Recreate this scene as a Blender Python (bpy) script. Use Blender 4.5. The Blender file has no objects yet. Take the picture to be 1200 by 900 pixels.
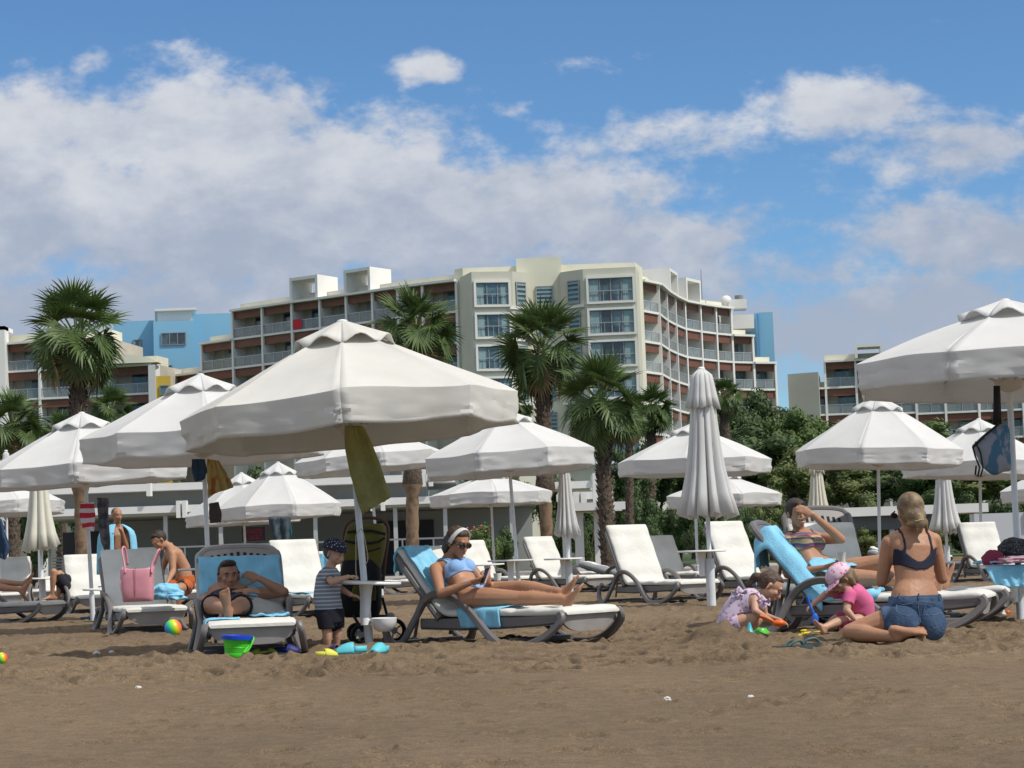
import bpy, bmesh, math, random
import numpy as np
from mathutils import Vector, Matrix, Euler, noise
R = math.radians
rnd = random.Random(7)
scene = bpy.context.scene
col = scene.collection

# ------------------------------------------------------------------ camera
F = 2300.0                      # focal length in pixels of a 1200 px wide frame
CAM_H = 0.685
PITCH = math.atan(199 / F)
ROLL = 0.035
cam_d = bpy.data.cameras.new('camera')
cam = bpy.data.objects.new('camera', cam_d)
col.objects.link(cam)
cam_d.sensor_width = 36
cam_d.lens = F / 1200 * 36
cam_d.clip_start = 0.1
cam_d.clip_end = 5000
cam_m = Matrix.Rotation(R(90) + PITCH, 4, 'X') @ Matrix.Rotation(-ROLL, 4, 'Z')
cam.matrix_world = Matrix.Translation((0, 0, CAM_H)) @ cam_m
scene.camera = cam
cam_r = cam_m.to_3x3()

# ------------------------------------------------------------------ light
SUN_EL, SUN_AZ = 52, 119        # azimuth clockwise from +Y (the view direction)
sd = Vector((math.sin(R(SUN_AZ)) * math.cos(R(SUN_EL)), math.cos(R(SUN_AZ)) * math.cos(R(SUN_EL)), math.sin(R(SUN_EL))))
sun_d = bpy.data.lights.new('sun', 'SUN')
sun_d.energy = 3.3
sun_d.angle = R(0.6)
sun_d.color = (1.0, 0.95, 0.87)
sun = bpy.data.objects.new('sun', sun_d)
sun.rotation_euler = sd.to_track_quat('Z', 'Y').to_euler()
sun.location = (20, -20, 60)
col.objects.link(sun)
scene.view_settings.view_transform = 'Standard'
scene.view_settings.look = 'None'
scene.view_settings.gamma = 1
scene.view_settings.exposure = 0.16
scene.view_settings.use_curve_mapping = False

world = bpy.data.worlds.new('World')
scene.world = world
world.use_nodes = True
wn, wl = world.node_tree.nodes, world.node_tree.links
wn.clear()
def WN(t, **k):
    n = wn.new(t)
    for a, b in k.items(): setattr(n, a, b)
    return n
def wm(op, a, b=None, c=None, clamp=False):
    n = wn.new('ShaderNodeMath'); n.operation = op; n.use_clamp = clamp
    for i, v in enumerate((a, b, c)):
        if v is None: continue
        if isinstance(v, (int, float)): n.inputs[i].default_value = v
        else: wl.new(v, n.inputs[i])
    return n.outputs[0]
def wmix(f, a, b):
    n = wn.new('ShaderNodeMix'); n.data_type = 'RGBA'
    for i, v in ((0, f), (6, a), (7, b)):
        if isinstance(v, (int, float)): n.inputs[i].default_value = v
        elif isinstance(v, tuple): n.inputs[i].default_value = v + (1,)
        else: wl.new(v, n.inputs[i])
    return n.outputs[2]
sky = WN('ShaderNodeTexSky', sky_type='NISHITA', sun_disc=False)
sky.sun_elevation = R(SUN_EL)
sky.sun_rotation = R(SUN_AZ)
sky.altitude = 300
sky.air_density = 1.0
sky.dust_density = 0.35
sky.ozone_density = 3.0
geo = WN('ShaderNodeTexCoord')
sep = WN('ShaderNodeSeparateXYZ'); wl.new(geo.outputs['Generated'], sep.inputs[0])
yy = wm('MAXIMUM', wm('ABSOLUTE', sep.outputs[1]), 0.08)
U = wm('DIVIDE', sep.outputs[0], yy)
V = wm('DIVIDE', sep.outputs[2], yy)
def cnoise(su, sv, sc, detail, rough, dist=0.0, off=0.0):
    c = WN('ShaderNodeCombineXYZ')
    wl.new(wm('MULTIPLY', U, su), c.inputs[0]); wl.new(wm('MULTIPLY', V, sv), c.inputs[1]); c.inputs[2].default_value = off
    n = WN('ShaderNodeTexNoise'); n.inputs['Scale'].default_value = sc; n.inputs['Detail'].default_value = detail
    n.inputs['Roughness'].default_value = rough; n.inputs['Distortion'].default_value = dist
    wl.new(c.outputs[0], n.inputs['Vector'])
    return n.outputs['Fac']
# cloud banks: centre u, v, half sizes, weight (directions in the sky, low above the northern horizon)
def uv(px, py): return (px - 600) / F, (649 - ROLL * (px - 600) - py) / F
banks = [(215, 165, 190, 84, .86), (30, 215, 150, 120, .95), (225, 62, 50, 30, .5), (105, 75, 40, 28, .46), (320, 80, 34, 22, .5), (385, 95, 34, 22, .48), (330, 240, 320, 100, 1.0), (560, 250, 250, 75, .95), (740, 290, 160, 70, .75),
         (500, 72, 52, 22, .62), (610, 122, 34, 14, .4), (20, 62, 40, 14, .45), (725, 65, 90, 16, .36),
         (1000, 118, 105, 44, .76), (830, 148, 120, 34, .62), (1120, 168, 140, 46, .68), (1160, 285, 170, 62, .72), (930, 345, 250, 60, .70),
         (1060, 375, 300, 76, .80), (920, 288, 60, 14, .45), (1040, 208, 110, 16, .38), (150, 380, 360, 80, .85), (600, 20, 700, 30, .12)]
mask = None
for (px, py, rx, ry, w) in banks:
    u0, v0 = uv(px, py)
    du = wm('DIVIDE', wm('SUBTRACT', U, u0), rx / F); dv = wm('DIVIDE', wm('SUBTRACT', V, v0), ry / F)
    d2 = wm('ADD', wm('MULTIPLY', du, du), wm('MULTIPLY', dv, dv))
    g = wm('MULTIPLY', wm('EXPONENT', wm('MULTIPLY', wm('POWER', d2, 1.3), -0.55)), w)
    mask = g if mask is None else wm('MAXIMUM', mask, g)
hi = WN('ShaderNodeMapRange'); wl.new(V, hi.inputs[0]); hi.inputs[1].default_value = .34; hi.inputs[2].default_value = .6; hi.inputs[3].default_value = 0; hi.inputs[4].default_value = .95  # cloud cover above the view, added to whiten the fill light
mask = wm('MAXIMUM', mask, hi.outputs[0])
n1 = cnoise(1, 1.7, 16, 9, .60, .25)
n2 = cnoise(1, 1.5, 44, 8, .58, .0, 3.0)
nn = wm('ADD', wm('MULTIPLY', wm('SUBTRACT', n1, .5), 1.15), wm('MULTIPLY', wm('SUBTRACT', n2, .5), .75))
n4 = cnoise(1, 1.3, 120, 6, .6, .0, 5.0)
nn = wm('ADD', nn, wm('MULTIPLY', wm('SUBTRACT', n4, .5), .2))
dens = wm('ADD', mask, nn)
mr = WN('ShaderNodeMapRange', interpolation_type='SMOOTHSTEP')
wl.new(dens, mr.inputs[0]); mr.inputs[1].default_value = .30; mr.inputs[2].default_value = .74
# lit and grey parts put into the cloud colour: noise, whiter higher up
n3 = cnoise(1, 1.6, 11, 6, .55, .3, 9.0)
mr2 = WN('ShaderNodeMapRange', interpolation_type='SMOOTHSTEP')
shade = wm('ADD', wm('ADD', wm('MULTIPLY', n3, 1.0), wm('MULTIPLY', wm('SUBTRACT', n2, .5), .5)), wm('MULTIPLY', wm('SUBTRACT', V, .20), 3.4))
wl.new(shade, mr2.inputs[0]); mr2.inputs[1].default_value = .2; mr2.inputs[2].default_value = .78
SKY_S = 0.085
def lin(c): return tuple(((v / 255) / 12.92 if v <= 10 else ((v / 255 + .055) / 1.055) ** 2.4) for v in c)
cw = tuple(v / SKY_S * 1.02 for v in lin((205, 207, 212)))
cg = tuple(v / SKY_S * 1.0 for v in lin((160, 169, 186)))
cc = wmix(mr2.outputs[0], cg, cw)
tint = WN('ShaderNodeMix', data_type='RGBA', blend_type='MULTIPLY'); tint.inputs[0].default_value = 1
wl.new(sky.outputs[0], tint.inputs[6]); tint.inputs[7].default_value = (.78, 1.06, 1.27, 1)
fin = wmix(wm('MULTIPLY', mr.outputs[0], .93), tint.outputs[2], cc)
bg = WN('ShaderNodeBackground'); bg.inputs['Strength'].default_value = SKY_S
wl.new(fin, bg.inputs['Color'])
wo = WN('ShaderNodeOutputWorld'); wl.new(bg.outputs[0], wo.inputs[0])

# ------------------------------------------------------------------ helpers
def P(px, py, Y):
    """world point seen at photo pixel (px, py) standing Y metres ahead"""
    d = cam_r @ Vector(((px - 600) / F, (450 - py) / F, -1))
    return Vector((0, 0, CAM_H)) + d * (Y / d.y)
def G(px, py, z=0.0):
    """point of the level z under a photo pixel"""
    d = cam_r @ Vector(((px - 600) / F, (450 - py) / F, -1))
    return Vector((0, 0, CAM_H)) + d * ((z - CAM_H) / d.z)
def GY(px, Y):
    q = P(px, 649, Y); q.z = 0
    return q

def tag(o, label=None, cat=None, group=None, kind=None):
    if label: o['label'] = label
    if cat: o['category'] = cat
    if group: o['group'] = group
    if kind: o['kind'] = kind
    return o
def empty(name, loc=(0, 0, 0), rz=0, rx=0, ry=0):
    o = bpy.data.objects.new(name, None); col.objects.link(o)
    o.location = loc; o.rotation_euler = (rx, ry, rz); o.empty_display_size = .2
    return o
def copy_tree(o, parent=None):
    c = o.copy(); col.objects.link(c); c.parent = parent
    for k in ('label',):
        if parent is None and k in c: del c[k]
    for ch in list(o.children): copy_tree(ch, c)
    return c

class MB:
    def __init__(s): s.v = []; s.f = []; s.m = []; s.mi = 0
    def add(s, vs, fs):
        b = len(s.v); s.v.extend([tuple(v) for v in vs]); s.f.extend([tuple(i + b for i in f) for f in fs]); s.m.extend([s.mi] * len(fs)); return s
    def box(s, a, b):
        (x0, y0, z0), (x1, y1, z1) = a, b
        return s.add([(x0, y0, z0), (x1, y0, z0), (x1, y1, z0), (x0, y1, z0), (x0, y0, z1), (x1, y0, z1), (x1, y1, z1), (x0, y1, z1)],
                     [(0, 3, 2, 1), (4, 5, 6, 7), (0, 1, 5, 4), (1, 2, 6, 5), (2, 3, 7, 6), (3, 0, 4, 7)])
    def obox(s, o, ax, ay, az):
        """box from corner o with three edge vectors"""
        o, ax, ay, az = map(Vector, (o, ax, ay, az))
        vs = [o, o + ax, o + ax + ay, o + ay, o + az, o + ax + az, o + ax + ay + az, o + ay + az]
        fs = [(0, 3, 2, 1), (4, 5, 6, 7), (0, 1, 5, 4), (1, 2, 6, 5), (2, 3, 7, 6), (3, 0, 4, 7)]
        if ax.cross(ay).dot(az) < 0: fs = [f[::-1] for f in fs]
        return s.add(vs, fs)
    def prism(s, poly, z0, z1):
        n = len(poly)
        ar = sum(poly[i][0] * poly[(i + 1) % n][1] - poly[(i + 1) % n][0] * poly[i][1] for i in range(n))
        if ar < 0: poly = poly[::-1]
        vs = [(p[0], p[1], z0) for p in poly] + [(p[0], p[1], z1) for p in poly]
        return s.add(vs, [tuple(range(n))[::-1], tuple(range(n, 2 * n))] + [(i, (i + 1) % n, n + (i + 1) % n, n + i) for i in range(n)])
    def tube(s, pts, rad, n=10, cap=True, sx=1.0):
        pts = [Vector(p) for p in pts]
        if isinstance(rad, (int, float)): rad = [rad] * len(pts)
        vs = []; up = None
        for i, p in enumerate(pts):
            t = (pts[min(i + 1, len(pts) - 1)] - pts[max(i - 1, 0)])
            t = t.normalized() if t.length > 1e-9 else Vector((0, 0, 1))
            if up is None: up = Vector((0, 1, 0)) if abs(t.y) < .9 else Vector((1, 0, 0))
            u = (up - t * up.dot(t)).normalized(); w = t.cross(u); up = u
            for k in range(n):
                a = 2 * math.pi * k / n
                vs.append(p + (u * math.cos(a) * sx + w * math.sin(a)) * rad[i])
        fs = [(i * n + k, i * n + (k + 1) % n, (i + 1) * n + (k + 1) % n, (i + 1) * n + k) for i in range(len(pts) - 1) for k in range(n)]
        if cap: fs += [tuple(range(n))[::-1], tuple((len(pts) - 1) * n + k for k in range(n))]
        return s.add(vs, fs)
    def lathe(s, prof, c=(0, 0, 0), n=24, sy=1.0, cap=True):
        vs = []
        for (r, z) in prof:
            for k in range(n):
                a = 2 * math.pi * k / n
                vs.append((c[0] + r * math.cos(a), c[1] + r * math.sin(a) * sy, c[2] + z))
        m = len(prof)
        fs = [(i * n + k, i * n + (k + 1) % n, (i + 1) * n + (k + 1) % n, (i + 1) * n + k) for i in range(m - 1) for k in range(n)]
        if cap: fs += [tuple(range(n))[::-1], tuple((m - 1) * n + k for k in range(n))]
        return s.add(vs, fs)
    def ell(s, c, r, rot=None, n=16, m=10):
        c = Vector(c); vs = []
        for i in range(m + 1):
            th = math.pi * i / m
            for k in range(n):
                a = 2 * math.pi * k / n
                q = Vector((r[0] * math.sin(th) * math.cos(a), r[1] * math.sin(th) * math.sin(a), r[2] * math.cos(th)))
                if rot is not None: q = rot @ q
                vs.append(c + q)
        fs = [(i * n + k, (i + 1) * n + k, (i + 1) * n + (k + 1) % n, i * n + (k + 1) % n) for i in range(m) for k in range(n)]
        return s.add(vs, fs)
    def grid(s, pts):
        """pts[i][j] -> sheet"""
        n, m = len(pts), len(pts[0])
        return s.add([p for r in pts for p in r], [(i * m + j, (i + 1) * m + j, (i + 1) * m + j + 1, i * m + j + 1) for i in range(n - 1) for j in range(m - 1)])
    def sweep(s, path, y0, y1, th):
        """rectangular bar swept along (x, z) path, lying between y0 and y1"""
        vs = []
        for i, (x, z) in enumerate(path):
            a = Vector(path[max(i - 1, 0)]); b = Vector(path[min(i + 1, len(path) - 1)]); t = (b - a).normalized(); nx, nz = -t.y * th / 2, t.x * th / 2
            c = .25 * th
            for (yy_, k) in ((y0 + c, 1), (y1 - c, 1), (y1, .6), (y1, -.6), (y1 - c, -1), (y0 + c, -1), (y0, -.6), (y0, .6)):
                vs.append((x + nx * k, yy_, z + nz * k))
        n = 8; L = len(path)
        fs = [(i * n + k, (i + 1) * n + k, (i + 1) * n + (k + 1) % n, i * n + (k + 1) % n) for i in range(L - 1) for k in range(n)]
        fs += [tuple(range(n)), tuple((L - 1) * n + k for k in range(n))[::-1]]
        return s.add(vs, fs)
    def build(s, name, mats, parent=None, smooth=False, off=None, angle=None):
        me = bpy.data.meshes.new(name)
        v = s.v
        if off is not None: v = [(a - off[0], b - off[1], c - off[2]) for a, b, c in v]
        me.from_pydata(v, [], s.f)
        if not isinstance(mats, (list, tuple)): mats = [mats]
        for m in mats: me.materials.append(m)
        if len(mats) > 1: me.polygons.foreach_set('material_index', s.m)
        me.polygons.foreach_set('use_smooth', [bool(smooth)] * len(me.polygons))
        me.validate(); me.update()
        if smooth and angle: me.set_sharp_from_angle(angle=R(angle))
        o = bpy.data.objects.new(name, me); col.objects.link(o)
        if parent is not None: o.parent = parent
        return o

def spline(pts, n=8):
    """Catmull-Rom through points (any dimension)"""
    pts = [Vector(p) for p in pts]; out = []
    for i in range(len(pts) - 1):
        p0, p1, p2, p3 = pts[max(i - 1, 0)], pts[i], pts[i + 1], pts[min(i + 2, len(pts) - 1)]
        for k in range(n):
            t = k / n
            out.append(.5 * ((2 * p1) + (-p0 + p2) * t + (2 * p0 - 5 * p1 + 4 * p2 - p3) * t * t + (-p0 + 3 * p1 - 3 * p2 + p3) * t ** 3))
    out.append(pts[-1]); return out

def thicken(o, t, off=0.0, sub=0):
    """apply solidify (and smoothing) so a cloth has thickness"""
    if sub:
        m = o.modifiers.new('s', 'SUBSURF'); m.levels = sub; m.render_levels = sub
    m = o.modifiers.new('t', 'SOLIDIFY'); m.thickness = t; m.offset = off
    dg = bpy.context.evaluated_depsgraph_get(); dg.update()
    me = bpy.data.meshes.new_from_object(o.evaluated_get(dg), depsgraph=dg)
    o.modifiers.clear(); o.data = me
    return o

# ------------------------------------------------------------------ materials
MATS = {}
def mat(name, c=(.5, .5, .5), rough=.6, var=0.0, vscale=8.0, bump=0.0, bscale=60.0, spec=.4, metal=0.0, c2=None, c2s=5.0, c2r=(.45, .6), trans=0.0, emit=None, es=1.0, alpha=1.0, coord='Object', detail=4, sheen=0, sss=0):
    if name in MATS: return MATS[name]
    m = bpy.data.materials.new(name); m.use_nodes = True; nt = m.node_tree; N, L = nt.nodes, nt.links
    b = N['Principled BSDF']; out = N['Material Output']
    b.inputs['Roughness'].default_value = rough; b.inputs['Metallic'].default_value = metal; b.inputs['Specular IOR Level'].default_value = spec
    b.inputs['Base Color'].default_value = tuple(c) + (1,)
    if sss:
        b.inputs['Subsurface Weight'].default_value = sss; b.inputs['Subsurface Radius'].default_value = (.02, .008, .004); b.inputs['Subsurface Scale'].default_value = .5
    tc = N.new('ShaderNodeTexCoord')
    def tex(sc, d=4):
        n = N.new('ShaderNodeTexNoise'); n.inputs['Scale'].default_value = sc; n.inputs['Detail'].default_value = d
        L.new(tc.outputs[coord], n.inputs['Vector']); return n
    cur = None
    if c2 is not None:
        n = tex(c2s, detail); r = N.new('ShaderNodeValToRGB'); L.new(n.outputs['Fac'], r.inputs[0])
        r.color_ramp.elements[0].position = c2r[0]; r.color_ramp.elements[1].position = c2r[1]
        r.color_ramp.elements[0].color = tuple(c) + (1,); r.color_ramp.elements[1].color = tuple(c2) + (1,)
        cur = r.outputs[0]
    if var:
        n = tex(vscale, 6); mr_ = N.new('ShaderNodeMapRange'); L.new(n.outputs['Fac'], mr_.inputs[0])
        mr_.inputs[1].default_value = .25; mr_.inputs[2].default_value = .75; mr_.inputs[3].default_value = 1 - var; mr_.inputs[4].default_value = 1 + var
        x = N.new('ShaderNodeMix'); x.data_type = 'RGBA'; x.blend_type = 'MULTIPLY'; x.inputs[0].default_value = 1
        if cur is not None: L.new(cur, x.inputs[6])
        else: x.inputs[6].default_value = tuple(c) + (1,)
        L.new(mr_.outputs[0], x.inputs[7]); cur = x.outputs[2]
    if cur is not None: L.new(cur, b.inputs['Base Color'])
    if bump:
        n = tex(bscale, 5); bp = N.new('ShaderNodeBump'); bp.inputs['Strength'].default_value = min(1, bump); bp.inputs['Distance'].default_value = .02
        L.new(n.outputs['Fac'], bp.inputs['Height']); L.new(bp.outputs[0], b.inputs['Normal'])
    if emit is not None:
        b.inputs['Emission Color'].default_value = tuple(emit) + (1,); b.inputs['Emission Strength'].default_value = es
    if trans:
        t = N.new('ShaderNodeBsdfTranslucent'); mx = N.new('ShaderNodeMixShader'); mx.inputs[0].default_value = trans
        if cur is not None: L.new(cur, t.inputs[0])
        else: t.inputs[0].default_value = tuple(c) + (1,)
        L.new(b.outputs[0], mx.inputs[1]); L.new(t.outputs[0], mx.inputs[2]); L.new(mx.outputs[0], out.inputs[0])
    if alpha < 1: b.inputs['Alpha'].default_value = alpha
    MATS[name] = m
    return m
def stripes(name, cols, scale, axis=2, rough=.8, distort=0.0):
    """colour bands along an axis of object space"""
    m = bpy.data.materials.new(name); m.use_nodes = True; N, L = m.node_tree.nodes, m.node_tree.links
    b = N['Principled BSDF']; b.inputs['Roughness'].default_value = rough
    tc = N.new('ShaderNodeTexCoord'); s = N.new('ShaderNodeSeparateXYZ'); L.new(tc.outputs['Object'], s.inputs[0])
    v = s.outputs[axis]
    if distort:
        n = N.new('ShaderNodeTexNoise'); n.inputs['Scale'].default_value = 6; L.new(tc.outputs['Object'], n.inputs['Vector'])
        a = N.new('ShaderNodeMath'); a.operation = 'MULTIPLY_ADD'; L.new(n.outputs['Fac'], a.inputs[0]); a.inputs[1].default_value = distort; L.new(v, a.inputs[2]); v = a.outputs[0]
    k = N.new('ShaderNodeMath'); k.operation = 'MULTIPLY'; L.new(v, k.inputs[0]); k.inputs[1].default_value = scale
    f = N.new('ShaderNodeMath'); f.operation = 'FRACT'; L.new(k.outputs[0], f.inputs[0])
    r = N.new('ShaderNodeValToRGB'); r.color_ramp.interpolation = 'CONSTANT'; L.new(f.outputs[0], r.inputs[0])
    e = r.color_ramp.elements
    while len(e) < len(cols): e.new(.5)
    for i, c in enumerate(cols): e[i].position = i / len(cols); e[i].color = tuple(c) + (1,)
    L.new(r.outputs[0], b.inputs['Base Color'])
    return m
def dots(name, base, dot, scale, size=.25, c3=None, rough=.8):
    m = bpy.data.materials.new(name); m.use_nodes = True; N, L = m.node_tree.nodes, m.node_tree.links
    b = N['Principled BSDF']; b.inputs['Roughness'].default_value = rough
    tc = N.new('ShaderNodeTexCoord'); v = N.new('ShaderNodeTexVoronoi'); v.inputs['Scale'].default_value = scale; L.new(tc.outputs['Object'], v.inputs['Vector'])
    r = N.new('ShaderNodeValToRGB'); r.color_ramp.interpolation = 'CONSTANT'; L.new(v.outputs['Distance'], r.inputs[0])
    r.color_ramp.elements[0].color = tuple(dot) + (1,); r.color_ramp.elements[1].color = tuple(base) + (1,); r.color_ramp.elements[1].position = size
    if c3: e = r.color_ramp.elements.new(size * 1.9); e.color = tuple(c3) + (1,); e.position = size * 2.0; 
    L.new(r.outputs[0], b.inputs['Base Color'])
    return m

white_plastic = mat('white_plastic', (.78, .78, .77), .35)
grey_resin = mat('grey_resin', (.15, .138, .135), .42, var=.12, vscale=5)
light_resin = mat('light_resin', (.33, .31, .30), .4, var=.1)
beige_resin = mat('beige_resin', (.36, .31, .28), .45, var=.1)
cushion_m = mat('cushion_fabric', (.64, .63, .58), .8, var=.12, vscale=3.5, bump=.4, bscale=14)
pole_m = mat('pole_aluminium', (.66, .68, .70), .4, var=.08, spec=.6)
towel_m = mat('blue_towelling', (.24, .56, .76), .95, var=.16, vscale=9, bump=.5, bscale=120)
# ------------------------------------------------------------------ sand (one sheet out to the horizon)
def sand_mat():
    m = bpy.data.materials.new('beach_sand'); m.use_nodes = True; N, L = m.node_tree.nodes, m.node_tree.links
    b = N['Principled BSDF']; b.inputs['Roughness'].default_value = .95; b.inputs['Specular IOR Level'].default_value = .15
    tc = N.new('ShaderNodeTexCoord')
    def nz(s, d=5, r=.6, mp=None):
        n = N.new('ShaderNodeTexNoise'); n.inputs['Scale'].default_value = s; n.inputs['Detail'].default_value = d; n.inputs['Roughness'].default_value = r
        if mp:
            q = N.new('ShaderNodeMapping'); q.inputs['Scale'].default_value = mp; L.new(tc.outputs['Object'], q.inputs[0]); L.new(q.outputs[0], n.inputs['Vector'])
        else: L.new(tc.outputs['Object'], n.inputs['Vector'])
        return n.outputs['Fac']
    def ramp(v, a, b_, ca, cb):
        r = N.new('ShaderNodeValToRGB'); L.new(v, r.inputs[0]); e = r.color_ramp.elements
        e[0].position = a; e[1].position = b_; e[0].color = tuple(ca) + (1,); e[1].color = tuple(cb) + (1,); return r.outputs[0]
    def mx(f, a, c, mode='MIX'):
        x = N.new('ShaderNodeMix'); x.data_type = 'RGBA'; x.blend_type = mode
        for i, v in ((0, f), (6, a), (7, c)):
            if isinstance(v, (int, float)): x.inputs[i].default_value = v
            elif isinstance(v, tuple): x.inputs[i].default_value = v + (1,)
            else: L.new(v, x.inputs[i])
        return x.outputs[2]
    base = ramp(nz(.55, 5, .6, (1, .5, 1)), .35, .68, (.176, .130, .085), (.238, .178, .118))
    base = mx(1.0, base, ramp(nz(9, 7, .78), .32, .70, (.74, .74, .74), (1.22, 1.21, 1.19)), 'MULTIPLY')
    base = mx(1.0, base, ramp(nz(160, 3, .7), .25, .75, (.48, .48, .50), (1.55, 1.52, 1.46)), 'MULTIPLY')
    base = mx(1.0, base, ramp(nz(48, 4, .75), .28, .72, (.76, .76, .77), (1.24, 1.23, 1.20)), 'MULTIPLY')
    # scattered pale shell crumbs
    v = N.new('ShaderNodeTexVoronoi'); v.inputs['Scale'].default_value = 26; L.new(tc.outputs['Object'], v.inputs['Vector'])
    base = mx(ramp(v.outputs['Distance'], .045, .06, (1, 1, 1), (0, 0, 0)), base, (.42, .38, .33))
    v2 = N.new('ShaderNodeTexVoronoi'); v2.inputs['Scale'].default_value = 70; L.new(tc.outputs['Object'], v2.inputs['Vector'])
    base = mx(ramp(v2.outputs['Distance'], .08, .12, (.7, .7, .7), (0, 0, 0)), base, (.36, .31, .26))
    L.new(base, b.inputs['Base Color'])
    bp = N.new('ShaderNodeBump'); bp.inputs['Strength'].default_value = .8; bp.inputs['Distance'].default_value = .018
    a = N.new('ShaderNodeMath'); a.operation = 'ADD'; L.new(nz(130, 4, .7), a.inputs[0]); L.new(nz(22, 5, .65), a.inputs[1]); L.new(a.outputs[0], bp.inputs['Height'])
    L.new(bp.outputs[0], b.inputs['Normal'])
    return m
sand_m = sand_mat()
MOUNDS = []      # (x, y, radius, height)
def add_mound(px, py, r, h):
    q = G(px, py); MOUNDS.append((q.x, q.y, r, h))
add_mound(845, 759, .36, .17)
add_mound(118, 782, .75, .06); add_mound(60, 775, .4, .035); add_mound(205, 783, .5, .04); add_mound(1000, 752, .35, .06); add_mound(430, 762, .5, .02)
add_mound(965, 748, .3, .05)
def make_sand():
    us = np.concatenate([-np.geomspace(260, .36, 26)[:-1], np.linspace(-.35, .35, 660), np.geomspace(.36, 260, 26)[1:]])
    ys = np.concatenate([np.array([-700, -200, -80, -30, -10, -4, -1, 1, 2, 2.7]), np.geomspace(3.2, 9.5, 230), np.linspace(9.56, 18, 500), np.geomspace(18.06, 62, 330), np.geomspace(64, 1500, 24)])
    w = np.maximum(ys, 3.2)
    X = us[None, :] * w[:, None]; Y = np.repeat(ys[:, None], len(us), 1)
    Z = np.zeros_like(X)
    rs = np.random.RandomState(3)
    # broad undulation from value noise
    def vn(x, y, sc, seed):
        x = x * sc + seed * 17.3; y = y * sc + seed * 5.1
        xi = np.floor(x).astype(np.int64); yi = np.floor(y).astype(np.int64); fx = x - xi; fy = y - yi
        fx = fx * fx * (3 - 2 * fx); fy = fy * fy * (3 - 2 * fy)
        def h(a, b): 
            n = (a * 374761393 + b * 668265263 + seed * 144269) & 0xffffffff
            n = ((n ^ (n >> 13)) * 1274126177) & 0xffffffff
            return ((n ^ (n >> 16)) & 0xffff) / 65535.0 - .5
        return (h(xi, yi) * (1 - fx) + h(xi + 1, yi) * fx) * (1 - fy) + (h(xi, yi + 1) * (1 - fx) + h(xi + 1, yi + 1) * fx) * fy
    near = np.clip((70 - Y) / 20, 0, 1) * (np.abs(X) < np.maximum(Y, 3.2) * .5)
    rough = np.clip((Y - 10.5) / 3.5, .22, 1)
    Z += near * (vn(X, Y, .45, 1) * .045 + vn(X, Y, 1.3, 2) * .03 * rough + vn(X, Y, 3.1, 3) * .030 * rough + vn(X, Y, 7, 4) * .018 * rough + vn(X, Y, 15, 5) * .012 * rough + vn(X, Y, 34, 6) * .005 * np.clip(rough, .5, 1))
    # footprints
    flatY = ys
    def dimple(cx, cy, a, b, ang, dep):
        R_ = max(a, b) * 2.2
        i0, i1 = np.searchsorted(flatY, [cy - R_, cy + R_])
        if i1 <= i0: return
        j0, j1 = np.searchsorted(us, [(cx - R_) / max(cy, 3.2) , (cx + R_) / max(cy, 3.2)])
        j0 = max(j0 - 2, 0); j1 = min(j1 + 2, len(us))
        x = X[i0:i1, j0:j1] - cx; y = Y[i0:i1, j0:j1] - cy
        u = (x * math.cos(ang) + y * math.sin(ang)) / a; v = (-x * math.sin(ang) + y * math.cos(ang)) / b
        d = np.sqrt(u * u + v * v)
        Z[i0:i1, j0:j1] += dep * (-np.exp(-(d ** 4) * .9) + .45 * np.exp(-((d - 1.35) ** 2) * 9))
    for k in range(2600):
        cy = 11.5 + 24 * rs.rand() ** 1.2; cx = (rs.rand() - .5) * .62 * cy
        dimple(cx, cy, .13 * rs.uniform(.7, 1.2), .06 * rs.uniform(.8, 1.4), rs.rand() * 3.14, .040 * rs.uniform(.4, 1.3))
    for k in range(150):
        cy = rs.uniform(5, 11.5); cx = (rs.rand() - .5) * .6 * cy
        dimple(cx, cy, .10 * rs.uniform(.5, 1), .045, rs.normal(0, .5), .026 * rs.uniform(.4, 1.2))
    for (mx_, my_, r_, h_) in MOUNDS:
        d = np.sqrt((X - mx_) ** 2 + (Y - my_) ** 2) / r_
        bumpy = 1 + .25 * vn(X, Y, 9, 11)
        Z += h_ * np.exp(-(d * 1.6) ** 2 * 1.0) * bumpy
    nr, nc = X.shape
    co = np.stack([X.ravel(), Y.ravel(), Z.ravel()], 1).astype(np.float32)
    me = bpy.data.meshes.new('sand')
    me.vertices.add(nr * nc); me.vertices.foreach_set('co', co.ravel())
    i, j = np.meshgrid(np.arange(nr - 1), np.arange(nc - 1), indexing='ij')
    a = (i * nc + j).ravel()
    q = np.stack([a, a + 1, a + nc + 1, a + nc], 1).astype(np.int32)
    me.loops.add(q.size); me.loops.foreach_set('vertex_index', q.ravel())
    me.polygons.add(len(q)); me.polygons.foreach_set('loop_start', np.arange(0, q.size, 4, dtype=np.int32))
    me.polygons.foreach_set('loop_total', np.full(len(q), 4, dtype=np.int32)); me.polygons.foreach_set('use_smooth', np.ones(len(q), dtype=bool))
    me.materials.append(sand_m); me.update(calc_edges=True)
    o = bpy.data.objects.new('sand', me); col.objects.link(o); tag(o, kind='structure')
    return o
make_sand()
lawn_m = mat('lawn_grass', (.045, .075, .022), .95, var=.35, vscale=3, bump=.6, bscale=30)
lw = MB(); lw.box((-400, 74, -.4), (400, 640, .06)); tag(lw.build('lawn', lawn_m), kind='structure')
pv = MB(); pv.box((-60, 60, -.4), (9, 73.9, .055)); tag(pv.build('terrace_paving', mat('terrace_concrete', (.33, .31, .28), .8, var=.1, vscale=1)), kind='structure')
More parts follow.
